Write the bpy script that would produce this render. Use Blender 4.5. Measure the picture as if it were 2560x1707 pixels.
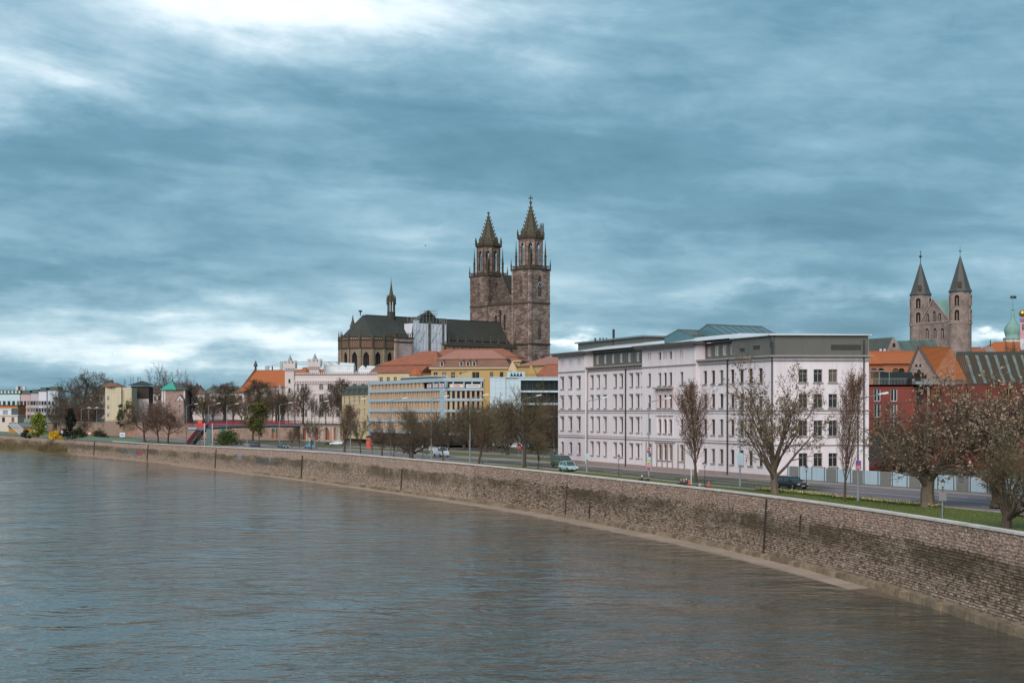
import bpy, bmesh, math, random
from mathutils import Vector, Matrix
rnd = random.Random(11)
R = math.radians
scn = bpy.context.scene
COL = scn.collection
for o in list(bpy.data.objects): bpy.data.objects.remove(o)

# ------------------------------------------------------------------ camera, sky, sun, exposure
FPX, CX, HY, EYE = 3555., 1280., 1025., 13.5     # focal length in photo pixels, horizon row, eye above the water
cam_d = bpy.data.cameras.new('camera'); cam = bpy.data.objects.new('camera', cam_d); COL.objects.link(cam)
cam.location = (0, 0, EYE); cam.rotation_euler = (R(90), 0, 0)
cam_d.sensor_width = 36; cam_d.lens = 36*FPX/2560
cam_d.shift_y = (HY-853.5)/2560
cam_d.clip_start = .5; cam_d.clip_end = 9000
scn.camera = cam
scn.view_settings.view_transform = 'Standard'; scn.view_settings.look = 'None'
scn.view_settings.exposure = 1.25; scn.view_settings.gamma = 1
scn.view_settings.use_curve_mapping = False
scn.render.engine = 'CYCLES'
scn.cycles.max_bounces = 6; scn.cycles.diffuse_bounces = 3; scn.cycles.glossy_bounces = 3
scn.cycles.transparent_max_bounces = 6
scn.cycles.use_denoising = True

SUN_AZ, SUN_EL = R(201), R(36)       # azimuth clockwise from +Y (view direction): behind the camera, to its right
world = bpy.data.worlds.new('World'); scn.world = world; world.use_nodes = True
world.cycles.sampling_method = 'MANUAL'; world.cycles.sample_map_resolution = 256
def build_world():
    nt = world.node_tree; N = nt.nodes; L = nt.links; N.clear()
    def nd(t, **k):
        n = N.new(t)
        for a, b in k.items(): setattr(n, a, b)
        return n
    def math_(op, a, b=None, c=None, clamp=False):
        n = nd('ShaderNodeMath', operation=op); n.use_clamp = clamp
        for i, x in enumerate((a, b, c)):
            if x is None: continue
            if isinstance(x, (int, float)): n.inputs[i].default_value = x
            else: L.new(x, n.inputs[i])
        return n.outputs[0]
    tc = nd('ShaderNodeTexCoord'); sp = nd('ShaderNodeSeparateXYZ'); L.new(tc.outputs['Generated'], sp.inputs[0])
    x, y, z = sp.outputs
    az = math_('ARCTAN2', x, y); el = math_('ARCSINE', z)
    # a slow cloud deck seen in perspective
    zz = math_('ADD', math_('MAXIMUM', z, 0.0), 0.10)
    u = math_('DIVIDE', x, zz); v = math_('DIVIDE', y, zz)
    def vec(a, b, c):
        n = nd('ShaderNodeCombineXYZ')
        for i, q in enumerate((a, b, c)):
            if isinstance(q, (int, float)): n.inputs[i].default_value = q
            else: L.new(q, n.inputs[i])
        return n.outputs[0]
    def noise(vc, scale, detail=5, rough=.55, dist=0., lac=2.):
        n = nd('ShaderNodeTexNoise'); L.new(vc, n.inputs['Vector'])
        n.inputs['Scale'].default_value = scale; n.inputs['Detail'].default_value = detail
        n.inputs['Roughness'].default_value = rough; n.inputs['Distortion'].default_value = dist
        n.inputs['Lacunarity'].default_value = lac
        return n.outputs['Fac']
    deck = vec(u, v, 0.)
    n1 = noise(deck, 1.5, 7, .56, .3)
    # long slanting streaks: rotate az/el a little and stretch
    sx = math_('ADD', math_('MULTIPLY', az, 3.0), math_('MULTIPLY', el, -4.5))
    sy = math_('ADD', math_('MULTIPLY', el, 17.), math_('MULTIPLY', az, 2.2))
    n2 = noise(vec(sx, sy, 3.3), 1.5, 7, .55, .6)
    n3 = noise(vec(math_('MULTIPLY', az, 15.), math_('ADD', math_('MULTIPLY', el, 36.), math_('MULTIPLY', az, 5.)), 7.7), 1.5, 6, .58, .5)
    # warp used to keep the placed banks ragged
    wz = math_('MULTIPLY', math_('SUBTRACT', noise(vec(math_('MULTIPLY', az, 4.), math_('MULTIPLY', el, 9.), 1.), 2.0, 5, .6), .5), .085)
    wx = math_('MULTIPLY', math_('SUBTRACT', noise(vec(math_('MULTIPLY', az, 4.), math_('MULTIPLY', el, 9.), 9.), 2.0, 5, .6), .5), .22)
    azw = math_('ADD', az, wx); elw = math_('ADD', el, wz)
    def bank(px, py, rx, ry, amp, tilt=0.):
        a0 = (px-CX)/FPX; e0 = (HY-py)/FPX
        da = math_('SUBTRACT', azw, a0); de = math_('SUBTRACT', elw, e0)
        de = math_('ADD', de, math_('MULTIPLY', da, tilt))
        q = math_('ADD', math_('POWER', math_('ABSOLUTE', math_('DIVIDE', da, rx/FPX)), 2.), math_('POWER', math_('ABSOLUTE', math_('DIVIDE', de, ry/FPX)), 2.))
        return math_('MULTIPLY', math_('EXPONENT', math_('MULTIPLY', q, -1.)), amp)
    t = math_('ADD', math_('MULTIPLY', math_('SUBTRACT', n1, .5), .64), .315)
    t = math_('ADD', t, math_('MULTIPLY', math_('SUBTRACT', n2, .5), .56))
    t = math_('ADD', t, math_('MULTIPLY', math_('SUBTRACT', n3, .5), .26))
    for b in BANKS: t = math_('ADD', t, bank(*b))
    # the clear strip along the horizon
    cr = nd('ShaderNodeValToRGB'); L.new(t, cr.inputs[0]); e = cr.color_ramp
    stops = SKY_RAMP
    e.elements[0].position, e.elements[0].color = stops[0][0], (*stops[0][1], 1)
    e.elements[1].position, e.elements[1].color = stops[-1][0], (*stops[-1][1], 1)
    for p, c in stops[1:-1]:
        k = e.elements.new(p); k.color = (*c, 1)
    sky = nd('ShaderNodeTexSky', sky_type='NISHITA', sun_disc=False)
    sky.sun_elevation = SUN_EL; sky.sun_rotation = SUN_AZ
    b1 = nd('ShaderNodeBackground'); L.new(sky.outputs[0], b1.inputs[0]); b1.inputs[1].default_value = .06
    b2 = nd('ShaderNodeBackground'); L.new(cr.outputs[0], b2.inputs[0]); b2.inputs[1].default_value = .66
    mx = nd('ShaderNodeMixShader'); mx.inputs[0].default_value = .93
    L.new(b1.outputs[0], mx.inputs[1]); L.new(b2.outputs[0], mx.inputs[2])
    out = nd('ShaderNodeOutputWorld'); L.new(mx.outputs[0], out.inputs[0])
SKY_RAMP = [(0.0, (.058, .145, .200)), (.25, (.100, .212, .285)), (.45, (.182, .312, .390)), (.63, (.33, .455, .525)), (.82, (.62, .70, .74)), (1.0, (.94, .95, .95))]
# cloud banks in view, and one added above the frame to brighten the water: centre (photo pixels -> direction), size, brightness, tilt
BANKS = [(560, 10, 640, 130, .27, .10), (650, -420, 1500, 420, .20, 0), (40, 250, 460, 85, .36, .05), (950, 60, 520, 130, .14, 0), (330, 130, 500, 110, .12, 0),
         (1150, 350, 1000, 110, -.13, .04), (250, 690, 520, 60, -.20, .05), (1950, 540, 560, 70, -.18, 0), (120, 440, 500, 70, -.05, 0),
         (250, 830, 800, 100, .25, .0), (700, 890, 1100, 70, .16, 0), (1250, 880, 1500, 40, .06, 0), (620, 640, 330, 55, .07, -.2),
         (1650, 700, 560, 110, .09, 0), (1080, 640, 520, 150, .10, 0), (300, 890, 1000, 80, .12, 0), (2100, 180, 700, 90, -.06, .15), (1980, 760, 280, 18, .16, .03), (1420, 858, 360, 16, .34, 0), (2490, 868, 190, 18, .46, 0),
         (2350, 330, 420, 170, .06, .1), (1750, 120, 600, 160, .05, 0), (2480, 720, 220, 30, .10, 0), (900, 500, 520, 60, .06, -.1),
         (2050, 825, 420, 36, -.14, 0), (1500, 940, 1800, 70, -.05, 0)]
build_world()
sun_d = bpy.data.lights.new('sun', 'SUN'); sun_d.energy = 1.5; sun_d.angle = R(50); sun_d.color = (1., .93, .87)
sun = bpy.data.objects.new('sun', sun_d); COL.objects.link(sun)
sun.location = (0, -60, 120)
sd = Vector((math.sin(SUN_AZ)*math.cos(SUN_EL), math.cos(SUN_AZ)*math.cos(SUN_EL), math.sin(SUN_EL)))
sun.rotation_euler = sd.to_track_quat('Z', 'Y').to_euler()

# ------------------------------------------------------------------ helpers
def W(px, py, Y): return Vector(((px-CX)/FPX*Y, Y, EYE-(py-HY)/FPX*Y))
def X_(px, Y): return (px-CX)/FPX*Y
def Z_(py, Y): return EYE-(py-HY)/FPX*Y
def lerp(a, b, t): return a+(b-a)*t

class MB:
    """collects polygons for one mesh"""
    def __init__(s): s.v = []; s.f = []; s.mi = []; s.uv = None
    def add(s, vs, fs, mi=0):
        o = len(s.v); s.v.extend([tuple(p) for p in vs])
        for f in fs: s.f.append(tuple(i+o for i in f)); s.mi.append(mi)
        return s
    def quad(s, a, b, c, d, mi=0): return s.add((a, b, c, d), ((0, 1, 2, 3),), mi)
    def poly(s, pts, mi=0): return s.add(pts, (tuple(range(len(pts))),), mi)
    def box(s, x0, x1, y0, y1, z0, z1, mi=0):
        return s.add([(x0,y0,z0),(x1,y0,z0),(x1,y1,z0),(x0,y1,z0),(x0,y0,z1),(x1,y0,z1),(x1,y1,z1),(x0,y1,z1)],
                     [(0,3,2,1),(4,5,6,7),(0,1,5,4),(1,2,6,5),(2,3,7,6),(3,0,4,7)], mi)
    def cbox(s, c, sx, sy, sz, rz=0, mi=0):
        ca, sa = math.cos(rz), math.sin(rz); vs = []
        for z in (-sz/2, sz/2):
            for x, y in ((-1,-1),(1,-1),(1,1),(-1,1)):
                X, Y = x*sx/2, y*sy/2
                vs.append((c[0]+X*ca-Y*sa, c[1]+X*sa+Y*ca, c[2]+z))
        return s.add(vs, [(0,3,2,1),(4,5,6,7),(0,1,5,4),(1,2,6,5),(2,3,7,6),(3,0,4,7)], mi)
    def prism(s, poly, z0, z1, top=None, mi=0, cap=True):
        n = len(poly); top = top or poly
        vs = [(p[0], p[1], z0) for p in poly]+[(p[0], p[1], z1) for p in top]
        fs = [(i, (i+1) % n, n+(i+1) % n, n+i) for i in range(n)]
        if cap: fs += [tuple(range(n))[::-1], tuple(range(n, 2*n))]
        return s.add(vs, fs, mi)
    def bar(s, a, b, w, h=None, mi=0):
        """square bar from a to b"""
        a, b = Vector(a), Vector(b); d = (b-a)
        if d.length < 1e-6: return s
        d.normalize(); h = h or w
        up = Vector((0, 0, 1)) if abs(d.z) < .95 else Vector((0, 1, 0))
        x = d.cross(up).normalized(); y = x.cross(d).normalized(); vs = []
        for p in (a, b):
            for i, j in ((-1,-1),(1,-1),(1,1),(-1,1)): vs.append(p+x*(i*w/2)+y*(j*h/2))
        return s.add(vs, [(0,1,2,3),(7,6,5,4),(0,4,5,1),(1,5,6,2),(2,6,7,3),(3,7,4,0)], mi)
    def tube(s, pts, rad, n=6, cap=True, mi=0):
        pts = [Vector(p) for p in pts]; vs = []; fs = []
        d0 = None
        for i, p in enumerate(pts):
            d = (pts[min(i+1, len(pts)-1)]-pts[max(i-1, 0)])
            if d.length < 1e-7: d = Vector((0, 0, 1))
            d.normalize()
            if d0 is None:
                ref = Vector((1, 0, 0)) if abs(d.x) < .8 else Vector((0, 1, 0))
                x = d.cross(ref).normalized()
            else:
                x = (x-d*x.dot(d))
                x = x.normalized() if x.length > 1e-5 else d.cross(Vector((.3, .8, .5))).normalized()
            d0 = d; y = d.cross(x); r = rad[i] if isinstance(rad, (list, tuple)) else rad
            for k in range(n):
                a = 2*math.pi*k/n; vs.append(p+x*(r*math.cos(a))+y*(r*math.sin(a)))
        m = len(pts)
        for i in range(m-1):
            for k in range(n):
                k2 = (k+1) % n; fs.append((i*n+k, i*n+k2, (i+1)*n+k2, (i+1)*n+k))
        if cap: fs += [tuple(range(n))[::-1], tuple(range((m-1)*n, m*n))]
        return s.add(vs, fs, mi)
    def lathe(s, prof, n, c=(0, 0, 0), a0=0., mi=0, cap=True):
        vs = []; fs = []; m = len(prof)
        for r, z in prof:
            for k in range(n):
                a = a0+2*math.pi*k/n; vs.append((c[0]+r*math.cos(a), c[1]+r*math.sin(a), c[2]+z))
        for i in range(m-1):
            for k in range(n):
                k2 = (k+1) % n; fs.append((i*n+k, i*n+k2, (i+1)*n+k2, (i+1)*n+k))
        if cap: fs += [tuple(range(n))[::-1], tuple(range((m-1)*n, m*n))]
        return s.add(vs, fs, mi)
    def move(s, dx=0, dy=0, dz=0, rz=0, sc=1):
        ca, sa = math.cos(rz), math.sin(rz)
        s.v = [(dx+sc*(x*ca-y*sa), dy+sc*(x*sa+y*ca), dz+sc*z) for x, y, z in s.v]
        return s
    def join(s, o):
        k = len(s.v); s.v += o.v; s.f += [tuple(i+k for i in f) for f in o.f]; s.mi += o.mi
        return s
    def mesh(s, name, mats, smooth=False):
        me = bpy.data.meshes.new(name); me.from_pydata(s.v, [], s.f)
        mats = mats if isinstance(mats, (list, tuple)) else [mats]
        for m in mats: me.materials.append(m)
        if len(mats) > 1: me.polygons.foreach_set('material_index', s.mi)
        if smooth: me.polygons.foreach_set('use_smooth', [True]*len(s.f))
        if s.uv is not None:
            ul = me.uv_layers.new(name='UVMap')
            lp = [0]*len(me.loops); me.loops.foreach_get('vertex_index', lp)
            fl = []
            for i in lp: fl += s.uv[i]
            ul.data.foreach_set('uv', fl)
        me.update()
        return me

def tag(o, label, cat, group=None, kind=None):
    if label: o['label'] = label
    if cat: o['category'] = cat
    if group: o['group'] = group
    if kind: o['kind'] = kind
    return o
def thing(name, label, cat, loc=(0, 0, 0), rz=0, group=None):
    o = bpy.data.objects.new(name, None); COL.objects.link(o); o.location = loc; o.rotation_euler = (0, 0, rz)
    o.empty_display_size = .3
    return tag(o, label, cat, group, 'thing')
def put(name, me, parent=None, loc=(0, 0, 0), rz=0, sc=None):
    o = bpy.data.objects.new(name, me); COL.objects.link(o); o.parent = parent; o.location = loc; o.rotation_euler = (0, 0, rz)
    if sc is not None: o.scale = (sc, sc, sc) if isinstance(sc, (int, float)) else sc
    return o
def part(name, mb, mats, parent=None, loc=(0, 0, 0), rz=0, smooth=False, world=False):
    """mesh part; world=True: the vertices are world coordinates and parent is an unrotated top-level object"""
    if world and parent is not None:
        l = parent.location; mb.v = [(x-l.x, y-l.y, z-l.z) for x, y, z in mb.v]
    return put(name, mb.mesh(name, mats, smooth), parent, loc, rz)
def struct(name, mb, mats, smooth=False):
    o = part(name, mb, mats, smooth=smooth); o['kind'] = 'structure'; return o
def copy_tree(o, parent=None):
    c = o.copy(); COL.objects.link(c); c.parent = parent
    for ch in o.children: copy_tree(ch, c)
    return c

# ------------------------------------------------------------------ materials
MAT = {}
def M(name, col, rough=.8, var=.0, scale=1., bump=0., bscale=None, col2=None, metal=0., spec=.3, coord='Object', stretch=None, rand=0., streak=0.):
    """procedural material: base colour with two noise octaves towards col2, optional relief, per-object variation"""
    if name in MAT: return MAT[name]
    m = bpy.data.materials.new(name); m.use_nodes = True; nt = m.node_tree; N = nt.nodes; L = nt.links
    b = N['Principled BSDF']; b.inputs['Roughness'].default_value = rough; b.inputs['Metallic'].default_value = metal
    b.inputs['Specular IOR Level'].default_value = spec
    b.inputs['Base Color'].default_value = (*col, 1)
    MAT[name] = m
    if not (var or bump or rand or streak): return m
    tc = N.new('ShaderNodeTexCoord'); mp = N.new('ShaderNodeMapping'); L.new(tc.outputs[coord], mp.inputs[0])
    if stretch: mp.inputs['Scale'].default_value = stretch
    if col2 is None: col2 = tuple(c*.55 for c in col)
    cur = None
    if var:
        n = N.new('ShaderNodeTexNoise'); n.inputs['Scale'].default_value = scale; n.inputs['Detail'].default_value = 6; n.inputs['Roughness'].default_value = .65
        L.new(mp.outputs[0], n.inputs['Vector'])
        rp = N.new('ShaderNodeMapRange'); L.new(n.outputs['Fac'], rp.inputs['Value'])
        rp.inputs['From Min'].default_value = .35; rp.inputs['From Max'].default_value = .75; rp.inputs['To Max'].default_value = var
        mx = N.new('ShaderNodeMix'); mx.data_type = 'RGBA'; L.new(rp.outputs[0], mx.inputs['Factor'])
        mx.inputs['A'].default_value = (*col, 1); mx.inputs['B'].default_value = (*col2, 1); cur = mx.outputs['Result']
    if streak:
        n = N.new('ShaderNodeTexNoise'); n.inputs['Scale'].default_value = 1.; n.inputs['Detail'].default_value = 5
        m2 = N.new('ShaderNodeMapping'); L.new(tc.outputs[coord], m2.inputs[0]); m2.inputs['Scale'].default_value = (2.2, 2.2, .12)
        L.new(m2.outputs[0], n.inputs['Vector'])
        rp = N.new('ShaderNodeMapRange'); L.new(n.outputs['Fac'], rp.inputs['Value'])
        rp.inputs['From Min'].default_value = .48; rp.inputs['From Max'].default_value = .75; rp.inputs['To Max'].default_value = streak
        mx = N.new('ShaderNodeMix'); mx.data_type = 'RGBA'; L.new(rp.outputs[0], mx.inputs['Factor'])
        if cur: L.new(cur, mx.inputs['A'])
        else: mx.inputs['A'].default_value = (*col, 1)
        mx.inputs['B'].default_value = (*[c*.45 for c in col], 1); cur = mx.outputs['Result']
    if rand:
        oi = N.new('ShaderNodeObjectInfo'); ge = N.new('ShaderNodeNewGeometry')
        ad = N.new('ShaderNodeMath'); ad.operation = 'ADD'; L.new(oi.outputs['Random'], ad.inputs[0]); L.new(ge.outputs['Random Per Island'], ad.inputs[1])
        fr = N.new('ShaderNodeMath'); fr.operation = 'FRACT'; L.new(ad.outputs[0], fr.inputs[0])
        rp = N.new('ShaderNodeMapRange'); L.new(fr.outputs[0], rp.inputs['Value']); rp.inputs['To Min'].default_value = 1-rand; rp.inputs['To Max'].default_value = 1+rand*.6
        mx = N.new('ShaderNodeVectorMath'); mx.operation = 'SCALE'
        if cur: L.new(cur, mx.inputs[0])
        else: mx.inputs[0].default_value = col
        L.new(rp.outputs[0], mx.inputs['Scale']); cur = mx.outputs[0]
    if cur: L.new(cur, b.inputs['Base Color'])
    if bump:
        n = N.new('ShaderNodeTexNoise'); n.inputs['Scale'].default_value = bscale or scale*6; n.inputs['Detail'].default_value = 5
        L.new(mp.outputs[0], n.inputs['Vector'])
        bp = N.new('ShaderNodeBump'); bp.inputs['Strength'].default_value = bump; bp.inputs['Distance'].default_value = .1
        L.new(n.outputs['Fac'], bp.inputs['Height']); L.new(bp.outputs[0], b.inputs['Normal'])
    return m

def masonry(name, c1, c2, mortar, bw, bh, msize=.02, stain=(.04, .035, .03), stain_amt=.6, stain_scale=.15, bump=.5, rough=.9, off=.5, coord='UV', jitter=.0):
    """coursed stone or brick from the Brick texture on a metric UV map (walls too far off to tell the stones apart), with weather stains"""
    if name in MAT: return MAT[name]
    m = bpy.data.materials.new(name); m.use_nodes = True; nt = m.node_tree; N = nt.nodes; L = nt.links
    b = N['Principled BSDF']; b.inputs['Roughness'].default_value = rough; b.inputs['Specular IOR Level'].default_value = .2
    tc = N.new('ShaderNodeTexCoord'); br = N.new('ShaderNodeTexBrick'); vin = tc.outputs[coord]
    if jitter:
        nz = N.new('ShaderNodeTexNoise'); nz.inputs['Scale'].default_value = 1.1; L.new(tc.outputs[coord], nz.inputs['Vector'])
        va = N.new('ShaderNodeVectorMath'); va.operation = 'MULTIPLY_ADD'; L.new(nz.outputs['Color'], va.inputs[0]); va.inputs[1].default_value = (jitter,)*3
        L.new(tc.outputs[coord], va.inputs[2]); vin = va.outputs[0]
    L.new(vin, br.inputs['Vector'])
    br.inputs['Scale'].default_value = 1; br.inputs['Brick Width'].default_value = bw; br.inputs['Row Height'].default_value = bh
    br.inputs['Mortar Size'].default_value = msize; br.inputs['Mortar Smooth'].default_value = .3; br.offset = off
    br.inputs['Color1'].default_value = (*c1, 1); br.inputs['Color2'].default_value = (*c2, 1); br.inputs['Mortar'].default_value = (*mortar, 1)
    nz = N.new('ShaderNodeTexNoise'); nz.inputs['Scale'].default_value = stain_scale; nz.inputs['Detail'].default_value = 8; nz.inputs['Roughness'].default_value = .68
    L.new(tc.outputs[coord], nz.inputs['Vector'])
    rp = N.new('ShaderNodeMapRange'); L.new(nz.outputs['Fac'], rp.inputs['Value'])
    rp.inputs['From Min'].default_value = .42; rp.inputs['From Max'].default_value = .68; rp.inputs['To Max'].default_value = stain_amt
    mx = N.new('ShaderNodeMix'); mx.data_type = 'RGBA'; L.new(rp.outputs[0], mx.inputs['Factor'])
    L.new(br.outputs['Color'], mx.inputs['A']); mx.inputs['B'].default_value = (*stain, 1)
    L.new(mx.outputs['Result'], b.inputs['Base Color'])
    bp = N.new('ShaderNodeBump'); bp.inputs['Strength'].default_value = bump; bp.inputs['Distance'].default_value = .05
    n2 = N.new('ShaderNodeTexNoise'); n2.inputs['Scale'].default_value = 3.; n2.inputs['Detail'].default_value = 6; L.new(tc.outputs[coord], n2.inputs['Vector'])
    sb = N.new('ShaderNodeMath'); sb.operation = 'SUBTRACT'; L.new(n2.outputs['Fac'], sb.inputs[0]); L.new(br.outputs['Fac'], sb.inputs[1])
    L.new(sb.outputs[0], bp.inputs['Height']); L.new(bp.outputs[0], b.inputs['Normal'])
    MAT[name] = m
    return m

glass_dark = M('glass_dark', (.022, .024, .022), .12, spec=.5)
glass_dark2 = M('glass_dark_warm', (.045, .038, .030), .2, spec=.5)
glass_blind = M('glass_blind', (.11, .09, .07), .35, spec=.5)
glass_sky = M('glass_sky', (.10, .13, .14), .08, spec=.6)
white_frame = M('white_frame', (.62, .60, .60), .5)
dark_frame = M('dark_frame', (.05, .045, .04), .5)
stucco_lilac = M('stucco_lilac', (.70, .638, .66), .85, .6, .22, .15, 8., col2=(.60, .49, .50), streak=.28)
stone_base = M('stone_base', (.33, .25, .225), .9, .5, .5, .3, 5., col2=(.20, .15, .125), streak=.2)
trim_grey = M('trim_grey', (.30, .26, .245), .8, .3, 1.)
attic_metal = M('attic_metal', (.125, .122, .108), .45, .3, .3, streak=.25)
roof_white = M('roof_white', (.58, .60, .62), .4, .3, .4)
glass_roof = M('glass_roof', (.085, .17, .20), .12, spec=.6, var=.3, scale=.6)
iron = M('iron', (.03, .03, .032), .5)
galv = M('galvanised', (.26, .29, .30), .45, .3, 3., metal=.3)
def auto_uv(mb):
    """split faces and give each a metric UV: u along the horizontal, v up the face"""
    nv, nf, uv = [], [], []
    for f in mb.f:
        ps = [Vector(mb.v[i]) for i in f]; nrm = Vector((0, 0, 0))
        for i in range(len(ps)): nrm += ps[i].cross(ps[(i+1) % len(ps)])
        if nrm.length < 1e-9: nrm = Vector((0, 0, 1))
        nrm.normalize()
        t = Vector((-nrm.y, nrm.x, 0)) if abs(nrm.z) < .97 else Vector((1, 0, 0))
        t.normalize(); b = nrm.cross(t)
        k = len(nv); nf.append(tuple(range(k, k+len(f))))
        for p in ps: nv.append(tuple(p)); uv.append((p.dot(t), p.dot(b)))
    mb.v, mb.f, mb.uv = nv, nf, uv
    return mb
def upart(name, mb, mats, parent, world=False, **k):
    if world:
        l = parent.location; mb.v = [(x-l.x, y-l.y, z-l.z) for x, y, z in mb.v]
    return part(name, auto_uv(mb), mats, parent, **k)

def arch_pts(w, h, kind, n=6):
    """outline of an opening, from the lower left over the top to the lower right (x, z), x centred"""
    a = w/2
    if kind == 'round':
        zs = h-a; return [(-a, 0)]+[(a*math.cos(math.pi-math.pi*i/(2*n)), zs+a*math.sin(math.pi*i/(2*n))) for i in range(2*n+1)]+[(a, 0)]
    if kind == 'pointed':
        rise = min(h*.6, w*.9); zs = h-rise; left = []
        c = (rise*rise-a*a)/(2*a); r = c+a      # arc centre at x=+c
        for i in range(n+1):
            th = math.pi-(math.pi-math.acos(max(-1, min(1, -c/r))))*i/n
            left.append((c+r*math.cos(th), zs+r*math.sin(th)))
        left[-1] = (0, h)
        return [(-a, 0)]+left+[(-x, z) for x, z in left[-2::-1]]+[(a, 0)]
    if kind == 'seg':
        rise = w*.18; zs = h-rise
        return [(-a, 0)]+[(-a+w*i/n, zs+rise*(1-(2*i/n-1)**2)) for i in range(n+1)]+[(a, 0)]
    return [(-a, 0), (-a, h), (a, h), (a, 0)]

WIN = {}
def window_meshes(w, h, kind, style, glass, depth):
    key = (round(w, 2), round(h, 2), kind, style, glass.name, round(depth, 2))
    if key in WIN: return WIN[key]
    d = depth; ol = arch_pts(w, h, kind); pane = MB(); pane.poly([(x, d, z) for x, z in ol][::-1])
    res = {'window': (pane.mesh('window', glass), None)}
    fr = MB(); t = {'plain': .035, 'cross': .06, 'tbar': .06, 'twin': .07, 'gothic': .11}.get(style, .05)
    y0, y1 = d-.05, d-.012
    pts = ol+[ol[0]]
    for (xa, za), (xb, zb) in zip(pts, pts[1:]):
        dx, dz = xb-xa, zb-za; l = math.hypot(dx, dz)
        if l < 1e-4: continue
        nx, nz = dz/l*t, -dx/l*t
        fr.add([(xa, y0, za), (xb, y0, zb), (xb+nx, y0, zb+nz), (xa+nx, y0, za+nz), (xa, y1, za), (xb, y1, zb), (xb+nx, y1, zb+nz), (xa+nx, y1, za+nz)],
               [(0, 1, 2, 3), (3, 2, 6, 7), (0, 4, 5, 1)])
    if style in ('cross', 'tbar', 'twin'):
        fr.box(-t*.6, t*.6, y0, y1, t, h*.97 if kind == 'rect' else h*.86)
    if style in ('cross', 'tbar'):
        fr.box(-w/2+t, w/2-t, y0+.004, y1, h*.66, h*.66+t)
    if style == 'gothic':
        for q in (-1/6, 1/6) if w > 1.6 else (0,):
            fr.box(q*w-.07, q*w+.07, y0-.05, y1, 0, h*.72)
        k = w/3 if w > 1.6 else w/2
        fr.lathe([(k*.8, 0), (k*.8, .12), (k*.62, .12), (k*.62, 0)], 10, cap=False)
        m0 = len(fr.v)-40
        for i in range(m0, len(fr.v)):
            x, y, z = fr.v[i]; fr.v[i] = (x, y0-.03+z, h*.74+y)
    res['frame'] = fr
    WIN[key] = res
    return res

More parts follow.
